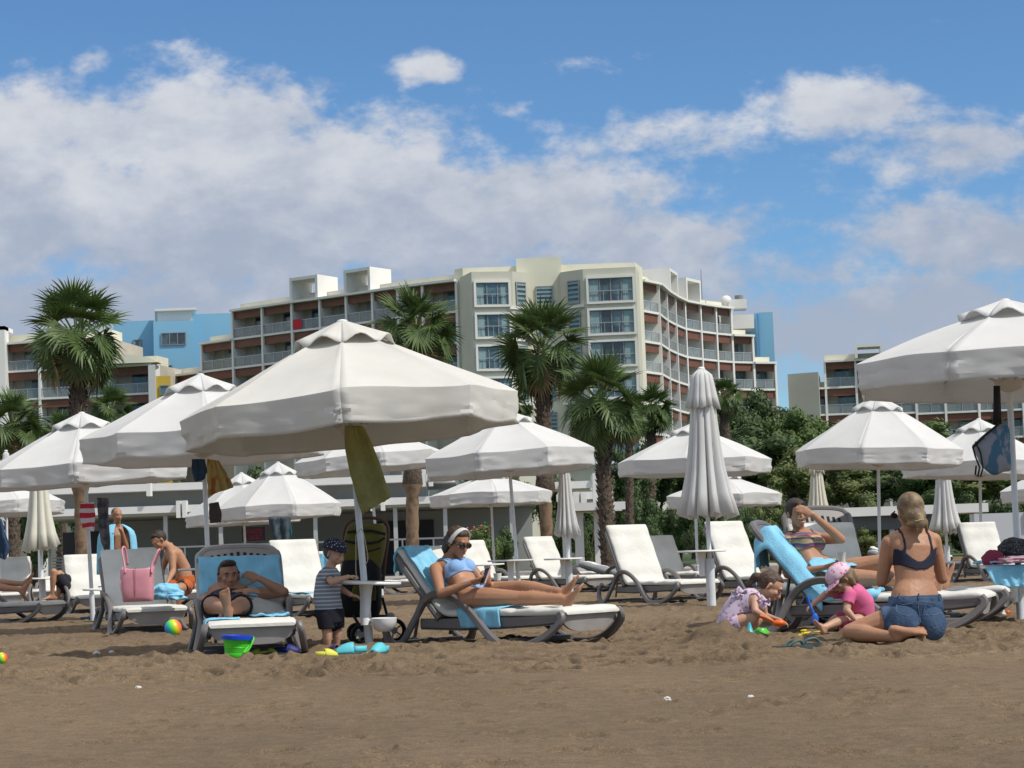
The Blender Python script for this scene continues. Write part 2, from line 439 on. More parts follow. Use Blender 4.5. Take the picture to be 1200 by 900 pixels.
# ------------------------------------------------------------------ hotels
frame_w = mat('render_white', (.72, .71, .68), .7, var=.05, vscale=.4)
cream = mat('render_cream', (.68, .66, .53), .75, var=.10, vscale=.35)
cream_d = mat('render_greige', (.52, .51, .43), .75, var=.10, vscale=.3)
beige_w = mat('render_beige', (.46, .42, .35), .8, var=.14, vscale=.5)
brown_p = mat('brown_cladding', (.165, .066, .043), .6, var=.12, vscale=1.2)
blue_w = mat('render_blue', (.22, .47, .66), .75, var=.05, vscale=.2)
yellow_w = mat('render_yellow', (.58, .40, .06), .75, var=.05, vscale=.3)
glass_d = mat('window_glass', (.035, .06, .075), .08, spec=.8, c2=(.10, .17, .20), c2s=.5)
curtain = mat('window_curtain', (.30, .34, .34), .9, var=.15, vscale=3)
curtain_b = mat('window_curtain_blue', (.24, .34, .36), .9, var=.15, vscale=3)
alu_d = mat('window_aluminium', (.25, .26, .26), .4)
rail_m = mat('railing_steel', (.42, .44, .44), .35, metal=.3)
rail_g = mat('railing_glass', (.30, .34, .35), .12, spec=.6, alpha=.42)
roof_grey = mat('roof_grey', (.25, .25, .26), .7)
ST = 2.95
def xy(px, Y, py=400):
    q = P(px, py, Y); return Vector((q.x, q.y))
def bays(bld, base, bounds, tops, nst, zbot, fins=True, parapet=.7, door=curtain, lower_wall=True, chair_seed=0):
    """stacked balconies; bounds = [(px, Y)...], tops = top level per bay, nst = storeys shown per bay"""
    rr = random.Random(chair_seed)
    pts = [xy(*b) for b in bounds]
    fr = MB(); wl_ = MB(); pp = MB()
    for i in range(len(pts) - 1):
        a, b = pts[i], pts[i + 1]
        t = (b - a); Lb = t.length; t = t.normalized()
        n = Vector((t.y, -t.x))          # outward, towards the viewer
        if n.y > 0: n = -n
        if n.dot(Vector((0, -1))) < 0: n = -n
        T = Vector((t.x, t.y, 0)); Nn = Vector((n.x, n.y, 0)); A = Vector((a.x, a.y, 0))
        top = tops[i]
        DP = 1.7
        # body of the building behind the balconies
        bk = A - Nn * DP
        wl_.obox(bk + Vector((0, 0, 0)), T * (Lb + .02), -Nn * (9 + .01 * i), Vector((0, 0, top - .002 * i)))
        # parapet on the roof, set back
        pp = MB(); pp.obox(A - Nn * 1.2 + Vector((0, 0, top + .003)), T * Lb, -Nn * (3 + .013 * i), Vector((0, 0, parapet - .004 * i))); pp.build('parapet', cream, bld, off=base)
        # roof slab, a little proud
        fr.obox(A + Nn * .45 + Vector((0, 0, top - .22)), T * Lb, -Nn * (DP + .43), Vector((0, 0, .22)))
        for k in range(nst[i]):
            z1 = top - ST * k; z0 = z1 - ST
            fr.obox(A + Nn * (.06 + .002 * (i % 2)) + Vector((0, 0, z0 - .18)), T * Lb, -Nn * (DP + .05), Vector((0, 0, .22)))
            q = MB(); q.obox(A - Nn * .12 + T * .13 + Vector((0, 0, z1 - 1.0)), T * (Lb - .26), -Nn * .12, Vector((0, 0, .777)))
            q.build('lintel_panel', brown_p, bld, off=base)
            # railing: glass with posts and handrail
            q = MB(); q.obox(A - Nn * .03 + T * .13 + Vector((0, 0, z0 + .1)), T * (Lb - .26), -Nn * .02, Vector((0, 0, .82))); q.mi = 1
            q.obox(A + Nn * .0 + T * .12 + Vector((0, 0, z0 + .95)), T * (Lb - .24), -Nn * .07, Vector((0, 0, .07)))
            m_ = max(2, int(Lb / 1.3))
            for s in range(m_ + 1): q.obox(A + Nn * .01 + T * (.14 + (Lb - .33) * s / m_) + Vector((0, 0, z0 + .04)), T * .05, -Nn * .05, Vector((0, 0, .93)))
            q.build('balcony_railing', [rail_g, rail_m], bld, off=base)
            # door set: dark glazing with a pale curtain and frame
            w0 = .30 + .1 * rr.random(); q = MB(); o = A - Nn * (DP - .06) + T * (Lb * w0) + Vector((0, 0, z0 + .05)); wd = Lb * .62
            q.obox(o, T * wd, -Nn * .03, Vector((0, 0, 2.05)))
            q.mi = 1
            if rr.random() < .8:
                cwid = wd * rr.uniform(.15, .4); co = T * (0.06 if rr.random() < .5 else wd - cwid - .06)
                q.obox(o + Nn * .015 + co + Vector((0, 0, .06)), T * cwid, -Nn * .01, Vector((0, 0, 1.92)))
            q.mi = 2
            for s in range(3): q.obox(o + Nn * .04 + T * ((wd - .07) * s / 2), T * .07, -Nn * .03, Vector((0, 0, 2.05)))
            q.obox(o + Nn * .045 + Vector((0, 0, 2.0)), T * wd, -Nn * .03, Vector((0, 0, .09)))
            q.build('balcony_door', [glass_d, door, alu_d], bld, off=base)
        zb = top - ST * nst[i]
        if fins:
            th = .24
            h = max(top, tops[i - 1] if i else top)
            lo = min(zb, tops[i - 1] - ST * nst[i - 1] if i else zb)
            fr.obox(A - T * th / 2 + Nn * .12 + Vector((0, 0, zbot)), T * th, -Nn * (DP + .1), Vector((0, 0, h - .1 - zbot)))
            if i == len(pts) - 2:
                B = Vector((b.x, b.y, 0)); fr.obox(B - T * th / 2 + Nn * .125 + Vector((0, 0, zbot)), T * th, -Nn * (DP + .1), Vector((0, 0, top - .11 - zbot)))
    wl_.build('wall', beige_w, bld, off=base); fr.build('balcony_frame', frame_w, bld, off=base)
    return pts
def roof_frame(bld, base, b0, b1, z, h, depth=3.2):
    a, b = xy(*b0), xy(*b1); t = (b - a).normalized(); L_ = (b - a).length
    n = Vector((t.y, -t.x)); n = -n if n.y > 0 else n
    T = Vector((t.x, t.y, 0)); Nn = Vector((n.x, n.y, 0)); A = Vector((a.x, a.y, z + .004)) + Nn * .3
    q = MB()
    q.obox(A, T * .3, -Nn * depth, (0, 0, h)); q.obox(A + T * (L_ - .3), T * .3, -Nn * depth, (0, 0, h))
    q.obox(A + T * .3 + Vector((0, 0, h - .32)), T * (L_ - .6), -Nn * depth, (0, 0, .3))
    q.obox(A + T * .3 - Nn * (depth - .3), T * (L_ - .6), -Nn * .25, (0, 0, h * .45))
    q.build('roof_frame', frame_w, bld, off=base)

def window(bld, base, px0, px1, z0, z1, Y0, Y1=None, frame=frame_w, cur=curtain_b, mull=3, proud=.25, louvre=False, surround=True):
    a = xy(px0, Y0); b = xy(px1, Y1 or Y0); t = (b - a).normalized(); L_ = (b - a).length
    n = Vector((t.y, -t.x)); n = -n if n.y > 0 else n
    T = Vector((t.x, t.y, 0)); Nn = Vector((n.x, n.y, 0)); A = Vector((a.x, a.y, z0)); h = z1 - z0
    q = MB()
    q.obox(A + Nn * .03, T * L_, -Nn * .1, (0, 0, h)); q.mi = 1
    if louvre:
        for k in range(5): q.obox(A + Nn * .09 + Vector((0, 0, h * (k + .2) / 5)), T * L_, -Nn * .03, (0, 0, h * .09))
    else:
        q.obox(A + Nn * .045 + T * .05 + Vector((0, 0, .05)), T * L_ * .22, -Nn * .03, (0, 0, h - .1))
        q.obox(A + Nn * .046 + T * (L_ * .78 - .05) + Vector((0, 0, .05)), T * L_ * .22, -Nn * .03, (0, 0, h - .1))
    q.mi = 2
    for k in range(mull + 1): q.obox(A + Nn * .10 + T * ((L_ - .09) * k / mull), T * .09, -Nn * .04, (0, 0, h))
    q.obox(A + Nn * .105, T * L_, -Nn * .04, (0, 0, .08)); q.obox(A + Nn * .105 + Vector((0, 0, h - .08)), T * L_, -Nn * .04, (0, 0, .08))
    w = q.build('window', [glass_d, cur, alu_d if not louvre else light_resin], bld, off=base)
    if surround:
        s = MB(); e = .2
        s.obox(A + Nn * proud + T * -e + Vector((0, 0, -e)), T * (L_ + 2 * e), -Nn * (proud + .02), (0, 0, e)); s.obox(A + Nn * proud + T * -e + Vector((0, 0, h)), T * (L_ + 2 * e), -Nn * (proud + .02), (0, 0, e))
        s.obox(A + Nn * (proud - .003) - T * e, T * e, -Nn * (proud + .02), (0, 0, h)); s.obox(A + Nn * (proud - .003) + T * L_, T * e, -Nn * (proud + .02), (0, 0, h))
        s.build('window_surround', frame, w, off=base)
        r = MB(); r.obox(A + Nn * .2 + Vector((0, 0, .95)), T * L_, -Nn * .05, (0, 0, .06))
        for k in range(7): r.obox(A + Nn * .19 + T * ((L_ - .04) * k / 6), T * .04, -Nn * .03, (0, 0, .95))
        r.build('window_railing', rail_m, w, off=base)
    return w

# main hotel ------------------------------------------------------------
TOPZ = 26.5
mh = empty('hotel_building', GY(640, 184)); b0 = mh.location
tag(mh, 'large cream hotel with a central tower between two curved wings of balconies', 'hotel')
lb = [(200, 205), (236, 202), (273, 199), (308, 196.5), (343, 194), (376, 192), (407, 190), (438, 188), (468, 186), (497, 184.3), (537, 182.5)]
lt = [TOPZ - 2 * ST, TOPZ - ST] + [TOPZ] * 8
bays(mh, b0, lb, lt, [2, 3] + [4] * 8, 0, chair_seed=1)
roof_frame(mh, b0, (343, 194), (376, 192), TOPZ, 2.3); roof_frame(mh, b0, (407, 190), (438, 188), TOPZ, 2.3)
rb = [(754, 187), (774, 190), (783, 195.5), (793, 200), (804, 204), (822, 207), (840, 209.5), (858, 211.5), (882, 213), (907, 214)]
rt = [TOPZ] * 7 + [TOPZ - ST, TOPZ - 2 * ST]
bays(mh, b0, rb, rt, [6] * 7 + [5, 4], 0, chair_seed=2)
roof_frame(mh, b0, (785, 196.5), (794, 200.5), TOPZ, 2.4, 5); roof_frame(mh, b0, (804, 204), (821, 207), TOPZ, 2.4, 3)
# a red towel over one railing
q = MB(); a = xy(344.5, 193.9); b = xy(354, 193.3)
q.obox((a.x, a.y - .12, TOPZ - ST + .1), (b.x - a.x, b.y - a.y, 0), (0, -.05, 0), (0, 0, .98)); o = q.build('beach_towel', mat('red_towel', (.50, .03, .04), .9, var=.1)); tag(o, 'red towel hung over a hotel balcony railing', 'towel')
# tower
tw = MB()
def poly(pl): return [tuple(xy(px, Y)) for px, Y in pl]
tw.prism(poly([(535, 183), (545, 182.2), (748, 182.4), (756, 186), (756, 196), (535, 196)]), 0, 27.5)
tw.build('wall', cream, mh, off=b0)
t2 = MB(); t2.prism(poly([(608, 181.6), (661, 181.6), (661, 190), (608, 190)]), 0, 28.15); t2.build('stair_tower', cream, mh, off=b0)
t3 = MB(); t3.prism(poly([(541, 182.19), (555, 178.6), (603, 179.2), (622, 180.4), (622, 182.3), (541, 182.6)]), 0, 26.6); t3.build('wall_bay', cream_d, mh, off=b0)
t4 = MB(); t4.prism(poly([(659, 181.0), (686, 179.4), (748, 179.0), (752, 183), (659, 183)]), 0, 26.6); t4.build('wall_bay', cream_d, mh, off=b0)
for k in range(6):
    zt = 25.55 - ST * k; zb = zt - 2.05
    window(mh, b0, 559.5, 597.5, zb, zt, 178.62, 179.1)
    window(mh, b0, 606.5, 618, zb, zt + .1, 179.4, 180.1, louvre=True, mull=1, surround=False)
    window(mh, b0, 630, 650, zb + .1, zt - .1, 181.55, louvre=True, mull=1, surround=False)
    window(mh, b0, 667.5, 681.5, zb, zt + .1, 180.35, 179.65, louvre=True, mull=1, surround=False)
    window(mh, b0, 692, 744, zb, zt + .1, 179.3, 179.0, mull=4)
    s = MB(); a = xy(657, 180.9); b = xy(686, 179.2); s.obox((a.x, a.y - .12, zb - .42), (b.x - a.x, b.y - a.y, 0), (0, .2, 0), (0, 0, .25))
    a = xy(599, 179.0); b = xy(625, 180.3); s.obox((a.x, a.y - .12, zb - .42), (b.x - a.x, b.y - a.y, 0), (0, .2, 0), (0, 0, .25)); s.build('string_course', frame_w, mh, off=b0)
# small things on the roofs
q = MB(); c = xy(825, 212); q.tube([(c.x, c.y, TOPZ), (c.x, c.y, TOPZ + 4.3)], [.08, .04], 6); q.build('antenna', alu_d, mh, off=b0)
q = MB(); c = xy(864, 222); q.box((c.x - 2.2, c.y, 25.3), (c.x + 2.0, c.y + 4, 26.9)); q.build('plant_room', frame_w, mh, off=b0)
q = MB(); c = xy(871, 220); q.box((c.x - .8, c.y, 27.2), (c.x + .5, c.y + 1, 28.3)); q.tube([(c.x - .2, c.y + .5, 28.3), (c.x - .2, c.y + .5, 28.9)], .5, 10); q.build('air_handling_unit', alu_d, mh, off=b0)
q = MB(); c = xy(853, 213); q.ell((c.x, c.y, TOPZ + .9), (.6, .6, .6)); q.box((c.x + .2, c.y - .4, TOPZ), (c.x + 2.2, c.y + .6, TOPZ + 1)); q.build('water_tank', frame_w, mh, off=b0)
for px_ in (757, 763, 826, 836): pass

# blue blocks -----------------------------------------------------------
bb = empty('apartment_block', GY(205, 216)); b1 = bb.location
tag(bb, 'sky blue block with small dark windows and a yellow lower corner, behind the left palm', 'building')
q = MB(); q.prism(poly([(133, 218), (181, 218), (181, 230), (133, 230)]), 0, 28.1); q.prism(poly([(180, 216), (228, 216), (228, 230), (180, 230)]), 0, 27.7); q.prism(poly([(227, 217), (285, 217), (285, 229), (227, 229)]), 0, 28.5)
q.build('wall', blue_w, bb, off=b1)
q = MB(); q.prism(poly([(185, 217), (226, 217), (226, 226), (185, 226)]), 27.71, 28.9); q.prism(poly([(182, 216.2), (231, 216.2), (229, 227), (182, 227)]), 28.9, 29.15); q.build('roof_hut', frame_w, bb, off=b1)
window(bb, b1, 156, 166, 25, 26, 217.97, mull=1, surround=False); window(bb, b1, 189, 218, 25, 26.4, 215.97, mull=3, surround=False, cur=glass_d)
window(bb, b1, 191, 201.5, 21.7, 22.8, 215.97, mull=1, surround=False, cur=glass_d); window(bb, b1, 156, 167, 22, 22.8, 217.97, mull=1, surround=False)
q = MB(); q.prism(poly([(181.8, 196.6), (199, 196.6), (199, 197.6), (181.8, 197.6)]), 0, P(190, 441, 197).z); q.build('yellow_wall', yellow_w, bb, off=b1)
window(bb, b1, 186, 197, P(190, 463, 197).z, P(190, 452, 197).z, 196.55, mull=1, surround=False, cur=glass_d)
bb2 = empty('apartment_block', GY(885, 226)); b2 = bb2.location
tag(bb2, 'sky blue block rising behind the stepped right end of the curved hotel wing', 'building')
q = MB(); q.prism(poly([(858, 227), (885, 226), (885, 238), (858, 238)]), 0, 26.6); q.prism(poly([(884.9, 225.8), (907, 225.4), (907, 237), (884.9, 237)]), 0, 27.5); q.build('wall', blue_w, bb2, off=b2)
q = MB(); q.prism(poly([(888, 225.2), (890, 225.2), (890, 225.6), (888, 225.6)]), 0, 27.3); q.build('downpipe', mat('render_deep_blue', (.08, .22, .42), .7), bb2, off=b2)

# left hotel ------------------------------------------------------------
lh = empty('hotel_building', GY(60, 200)); b3 = lh.location
tag(lh, 'low hotel wing with brown balcony lintels at the left edge behind the big palm', 'hotel')
LT = 24.15
bays(lh, b3, [(-40, 202), (4, 201), (46, 200), (87, 199.5), (127, 199), (178, 198)], [LT] * 4 + [LT - ST], [4, 4, 4, 4, 3], 0, chair_seed=3, parapet=.9, door=curtain_b)
q = MB(); a = xy(-30, 200.6); b = xy(5.5, 200.0); q.box((b.x - .6, b.y - .4, 0), (b.x + .1, b.y + 1.2, LT + 1.6)); q.box((a.x, b.y - .4, LT + 1.2), (b.x + .1, b.y + 3, LT + 1.6)); q.build('roof_frame', frame_w, lh, off=b3)
# curved parapet over the last bay
q = MB(); pr = []
a = xy(127, 198); b = xy(184, 197)
for k in range(11):
    t = k / 10; pr.append((a.x + (b.x - a.x) * t, .9 * (1 - t ** 3)))
for (s0, s1) in ((0, 1),):
    vs = []; n = len(pr)
    for d in (-.9, 1.2): vs += [(x, a.y + d, LT - ST + .01) for x, h in pr] + [(x, a.y + d, LT - ST + .05 + h) for x, h in pr]
    fs = [(i, i + 1, n + i + 1, n + i) for i in range(n - 1)] + [(2 * n + i, 3 * n + i, 3 * n + i + 1, 2 * n + i + 1) for i in range(n - 1)] + [(n + i, n + i + 1, 3 * n + i + 1, 3 * n + i) for i in range(n - 1)] + [(0, n, 3 * n, 2 * n)]
    q.add(vs, fs)
q.build('curved_parapet', cream, lh, off=b3)
q = MB(); q.prism(poly([(173, 196.6), (181.5, 196.4), (181.5, 205), (173, 205)]), 0, LT - ST - .3); q.build('end_wall', frame_w, lh, off=b3)

# right hotel -----------------------------------------------------------
rh = empty('hotel_building', GY(1060, 216)); b4 = rh.location
tag(rh, 'long low hotel wing with brown balcony lintels behind the right hand umbrellas', 'hotel')
RT = 20.7
bays(rh, b4, [(930, 216), (965, 215.5), (1001, 215), (1035, 214.5), (1070, 214), (1104, 213.5), (1143, 213), (1162, 213), (1195, 212.5), (1232, 212), (1268, 211.5)], [RT - ST, RT] + [RT, RT - ST - .2] + [RT - ST - .35] * 6, [3, 4, 4] + [3] * 7, 0, chair_seed=4, door=curtain_b)
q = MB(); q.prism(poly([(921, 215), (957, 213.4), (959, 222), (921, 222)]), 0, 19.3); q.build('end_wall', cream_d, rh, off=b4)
roof_frame(rh, b4, (1001, 214.2), (1034, 213.7), RT, 1.5)
# ------------------------------------------------------------------ beach pavilion
pav = empty('beach_pavilion', GY(370, 76)); pb = pav.location
tag(pav, 'long low white edged beach pavilion with deep shaded fronts behind the left umbrellas', 'pavilion')
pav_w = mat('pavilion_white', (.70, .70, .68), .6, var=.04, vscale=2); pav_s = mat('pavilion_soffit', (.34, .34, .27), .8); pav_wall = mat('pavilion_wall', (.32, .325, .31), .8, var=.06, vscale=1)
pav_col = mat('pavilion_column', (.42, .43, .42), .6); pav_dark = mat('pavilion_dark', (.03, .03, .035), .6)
def X(px, Y, py=620): return P(px, py, Y).x
x0, x1 = X(40, 70), X(632, 70)
q = MB()
q.box((x0, 69, 2.55), (x1, 79, 2.8)); q.box((x0 + .3, 69.4, 3.35), (x1 - 3, 79, 3.6)); q.box((X(420, 70), 71, 4.15), (X(620, 70), 79, 4.38))
q.build('roof_slab', [pav_w], pav, off=pb)
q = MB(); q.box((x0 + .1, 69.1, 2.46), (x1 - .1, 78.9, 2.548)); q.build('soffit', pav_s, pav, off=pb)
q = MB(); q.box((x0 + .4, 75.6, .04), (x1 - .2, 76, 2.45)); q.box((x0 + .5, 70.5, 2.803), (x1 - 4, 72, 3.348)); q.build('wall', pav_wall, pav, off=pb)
for px_, w_ in ((70, 2.2), (440, 2.2)):
    q = MB(); q.box((X(px_, 75), 75.45, .1), (X(px_, 75) + w_, 75.58, 2.1)); q.build('doorway', pav_dark, pav, off=pb)
for px_ in (52, 198, 262, 372, 465, 523, 600):
    q = MB(); c = X(px_, 70); q.box((c - .07, 69.3, .03), (c + .07, 69.45, 2.45)); q.build('column', pav_col, pav, off=pb)
for px_, zz in ((182, 3.6), (216, 2.8), (223, 2.8), (440, 2.8), (452, 2.8), (500, 3.6), (508, 3.6), (575, 2.8), (586, 2.8)):
    q = MB(); c = X(px_, 70); q.box((c - .07, 68.8, zz - .45), (c + .07, 69.2, zz + .15)); q.build('beam_end', pav_w, pav, off=pb)
# railing and louvre screens
q = MB(); q.box((X(150, 70), 68.95, 1.3), (X(545, 70), 69.02, 1.36))
for i in range(12):
    c = X(150, 70) + (X(545, 70) - X(150, 70)) * i / 11; q.box((c - .025, 68.95, .06), (c + .025, 69.01, 1.3))
q.build('railing', mat('railing_dull', (.22, .23, .235), .5), pav, off=pb)
for a_, b_ in ((62, 80), (96, 108), (345, 365), (560, 592)):
    q = MB()
    for i in range(9): q.box((X(a_, 71), 70.9, .2 + i * .11), (X(b_, 71), 70.95, .25 + i * .11))
    q.build('louvre_screen', MATS['railing_dull'], pav, off=pb)
# lit running text board under its roof
led = mat('led_red', (.05, .0, .0), .5, emit=(.5, .0, .03), es=.28)
sg = empty('led_sign', P(297, 625, 70.2)); q = MB(); q.box((-.85, 0, -.42), (.85, .08, .36)); q.build('sign_case', mat('sign_black', (.012, .008, .01), .4), sg)
rs_ = random.Random(4)
for row in range(2):
    q = MB()
    for i in range(30):
        for j in range(5):
            if rs_.random() < (.16 if row == 0 and i > 25 else .38): q.box((-.78 + i * .052, -.012, -.34 + row * .36 + j * .055), (-.78 + i * .052 + .036, -.002, -.34 + row * .36 + j * .055 + .036))
    q.mi = 1; q.box((-.80, -.002, -.36 + row * .36), (.80, -.0005, -.05 + row * .36)); q.build('led_row', [led, MATS['sign_black']], sg)
sg.scale = (.48, 1, .62)
tag(sg, 'dark board with blurred red lit dots under the pavilion roof', 'sign')
# stepped pergola at its right end
pg = empty('pergola', GY(700, 60)); gb = pg.location
tag(pg, 'white stepped pergola of flat beams beside the slim dark palm trunk', 'pergola')
for i, (a_, b_, yy_, Y_) in enumerate(((646, 705, 567, 63), (655, 720, 580, 60.5), (668, 734, 593, 58))):
    z_ = P(690, yy_, Y_).z
    for dy in (0, 1.9): q = MB(); q.box((X(a_, Y_), Y_ + dy, z_ - .13), (X(b_, Y_), Y_ + dy + .2, z_ + .1)); q.build('roof_beam', pav_w, pg, off=gb)
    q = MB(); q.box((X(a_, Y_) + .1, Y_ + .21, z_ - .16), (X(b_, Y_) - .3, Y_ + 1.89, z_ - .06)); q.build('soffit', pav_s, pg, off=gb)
for px_, z_, Y_ in ((702, 3.0, 58.3), (679, 2.3, 58.3), (664, 2.3, 60.8), (702, 3.4, 61)):
    q = MB(); c = X(px_, Y_); q.box((c - .13, Y_ + .22, .02), (c + .13, Y_ + .45, z_ - .3)); q.build('column', pav_w, pg, off=gb)
for px_, yy_, Y_ in ((661, 573, 63), (700, 562, 63), (675, 586, 60.5), (684, 586, 60.5), (704, 586, 60.5), (706, 598, 58), (712, 598, 58)):
    q = MB(); c = P(px_, yy_, Y_); q.box((c.x - .09, Y_ - .15, c.z - .2), (c.x + .09, Y_ - .003, c.z + .25)); q.build('beam_end', pav_w, pg, off=gb)
# flat beam and low canopy on the right
sh = empty('shade_canopy', GY(1070, 66)); sb = sh.location
tag(sh, 'long flat white roofed shade canopy in front of the hedge on the right', 'canopy')
a, b = P(986, 596, 66), P(1158, 590, 66)
q = MB(); q.box((a.x, 66, a.z - .28), (b.x, 70, a.z + .02)); q.build('roof_slab', pav_w, sh, off=sb)
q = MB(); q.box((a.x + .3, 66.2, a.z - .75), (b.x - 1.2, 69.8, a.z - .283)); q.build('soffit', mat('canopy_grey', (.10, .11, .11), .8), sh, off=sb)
for t in (.04, .35, .65, .93):
    q = MB(); c = a.x + (b.x - a.x) * t; q.box((c - .08, 66.3, 0.02), (c + .08, 66.5, a.z - .29)); q.build('column', pav_w, sh, off=sb)
# pale utility cabinet at right edge
cb = empty('cabinet', GY(1186, 47)); q = MB()
q.box((-.85, 0, .02), (.65, .5, 1.25)); q.build('cabinet_body', mat('cabinet_grey', (.50, .52, .55), .5), cb)
q = MB(); q.box((.35, -.06, .86), (.66, -.004, 1.27)); q.build('cabinet_frame', pav_w, cb); tag(cb, 'pale grey upright panel behind the pole at the right edge', 'cabinet')

# ------------------------------------------------------------------ palms
bark = mat('palm_bark', (.060, .045, .034), .95, c2=(.12, .09, .065), c2s=14, c2r=(.42, .6), bump=.8, bscale=18)
bark_peeled = mat('palm_bark_peeled', (.21, .14, .085), .85, c2=(.12, .08, .05), c2s=5, bump=.4, bscale=20)
leaf_m = mat('palm_leaf', (.072, .118, .031), .5, var=.35, vscale=2.5, trans=.18)
leaf_dry = mat('palm_leaf_dry', (.20, .155, .075), .8, var=.3, vscale=3)
stalk_m = mat('palm_stalk', (.13, .17, .05), .6)
def fan_leaf(q, o, d, up, pet, bl, droop, seed, segs=26, mi=0):
    """costapalmate leaf: stalk along d, then a fan of split segments with drooping tips"""
    rr = random.Random(seed)
    d = Vector(d).normalized(); side = d.cross(up)
    if side.length < .05: side = d.cross(Vector((1, 0, 0)))
    side.normalize(); nrm = side.cross(d).normalized()
    pts = []; c = Vector(o); dd = d.copy()
    for i in range(5):
        pts.append(c.copy()); c = c + dd * pet / 4; dd = (dd + Vector((0, 0, -droop * .10))).normalized()
    q.mi = 2; q.tube(pts, [.035, .03, .025, .02, .018], 4)
    bend = (rr.uniform(.25, .75) + .35 * droop) * (.45 if d.z > .45 else 1.0); dd = (Matrix.Rotation(-bend, 3, side) @ dd if (Matrix.Rotation(-bend, 3, side) @ dd).z < dd.z else Matrix.Rotation(bend, 3, side) @ dd).normalized()
    rl = Matrix.Rotation(rr.uniform(-.7, .7), 3, dd); side = rl @ side
    c = pts[-1]; nrm = side.cross(dd).normalized()
    q.mi = mi
    for s in range(segs):
        a = (s / (segs - 1) - .5) * R(235) + rr.uniform(-.04, .04)
        v = (dd * math.cos(a) + side * math.sin(a)).normalized()
        ln = bl * (.72 + .28 * math.cos(a * .6)) * rr.uniform(.88, 1.1)
        w = ln * .046
        pl = []; p = c.copy(); vv = (v + nrm * .16 * abs(math.sin(a))).normalized()
        wd = vv.cross(nrm).normalized()
        for k, ww in enumerate((.35, 1.0, .95, .5, .06)):
            f = Vector((nrm * (.35 if s % 2 else -.35) * w * ww))
            pl.append((p - wd * w * ww + f, p + wd * w * ww - f))
            p = p + vv * ln / 4
            vv = (vv + Vector((0, 0, -1)) * (.03 + .20 * k * k / 9 * (1 + droop)) ).normalized()
            wd = vv.cross(nrm).normalized() if vv.cross(nrm).length > .01 else wd
        vs = [x for ab in pl for x in ab]
        q.add(vs, [(2 * i, 2 * i + 1, 2 * i + 3, 2 * i + 2) for i in range(4)])
def palm_crown(seed, n=38, pet=.85, bl=.92, low=-.75):
    rr = random.Random(seed); q = MB()
    for i in range(n):
        t = i / (n - 1)
        el = R(86) - (R(86) - low) * (t ** .85) + rr.uniform(-.12, .12)
        az = i * 2.39996 + rr.uniform(-.2, .2)
        d = Vector((math.cos(az) * math.cos(el), math.sin(az) * math.cos(el), math.sin(el)))
        dry = el < -.5 and rr.random() < .45
        fan_leaf(q, Vector((0, 0, -.15 - .3 * t)) + d * .08, d, Vector((0, 0, 1)), pet * rr.uniform(.75, 1.1) * (1.1 if el > .6 else 1), bl * rr.uniform(.85, 1.12), .35 + t * .9, seed * 100 + i, mi=1 if dry else 0)
    return q
crowns = []
for sd_ in (1, 2, 3):
    q = palm_crown(sd_); o = q.build('crown', [leaf_m, leaf_dry, stalk_m]); crowns.append(o.data); bpy.data.objects.remove(o)
def palm(px, Y, py_c, width_px, variant, label, tr=.2, peeled=None, trunk_px=None, group=None, rz=0, pxb=None):
    s = F / Y; c = P(px, py_c, Y); g = GY(pxb if pxb else px, Y)
    t = empty('palm_tree', g)
    sc = width_px / s / 3.35
    o = bpy.data.objects.new('crown', crowns[variant]); col.objects.link(o); o.parent = t
    o.location = (c.x - g.x, 0, c.z - .1); o.scale = (sc, sc, sc); o.rotation_euler = (0, 0, rz)
    h = c.z - .2 * sc
    q = MB(); n = 26; pts = []; rad = []
    for i in range(n + 1):
        k = i / n; pts.append(((c.x - g.x) * k ** 1.5, 0, -.05 + h * k))
        r_ = tr * (1.12 - .12 * k)
        if peeled and pts[-1][2] < peeled: r_ *= .82
        elif peeled and pts[-1][2] < peeled + .5: r_ *= 1.3
        rad.append(r_ * (1 + .06 * (-1) ** i) * (1.2 if i == 0 else 1))
    rad = [r_ * .84 for r_ in rad]; q.tube(pts, rad, 14)
    q.m = [1 if (peeled and sum(q.v[v_][2] for v_ in f) / len(f) < peeled) else 0 for f in q.f]
    # old leaf bases
    rr = random.Random(variant * 7 + int(px))
    q.mi = 0
    z = (peeled + .05) if peeled else .4
    while z < h - .05:
        for k in range(5):
            a = rr.random() * 6.28; k_ = (z / h) ** 1.5 * (c.x - g.x); d = Vector((math.cos(a), math.sin(a), 0)); b0_ = Vector((k_, 0, z)) + d * tr * .9
            s_ = Vector((-d.y, d.x, 0)) * .05
            q.add([b0_ - s_, b0_ + s_, b0_ + d * .09 + Vector((0, 0, .16)), b0_ + Vector((0, 0, .1))], [(0, 1, 2), (0, 2, 3), (1, 3, 2)])
        z += .07
    q.build('trunk', [bark, bark_peeled], t, smooth=True)
    tag(t, label, 'palm tree', group)
    return t
palm(90, 55, 386, 138, 0, 'tallest palm with a full round crown above the left umbrellas', tr=.24, peeled=2.9, pxb=96)
palm(487, 62, 380, 116, 1, 'palm with a peeled tan lower trunk standing behind the largest umbrella', tr=.27, peeled=2.9, pxb=483, rz=1)
palm(635, 57, 400, 122, 2, 'palm with a dense crown in front of the cream hotel tower', tr=.25, peeled=2.3, rz=2, pxb=641)
palm(704, 52, 463, 122, 0, 'lower palm with broad drooping fans just right of the tower palm', tr=.20, rz=3.5, pxb=712)
palm(763, 98, 476, 66, 1, 'small distant palm in front of the curved white balconies', tr=.26, rz=4)
palm(850, 105, 462, 50, 2, 'small distant palm beside the tip of the tall closed umbrella', tr=.26, rz=5)
palm(14, 62, 492, 92, 1, 'bushy low palm at the left edge of the view', tr=.22, rz=.7)
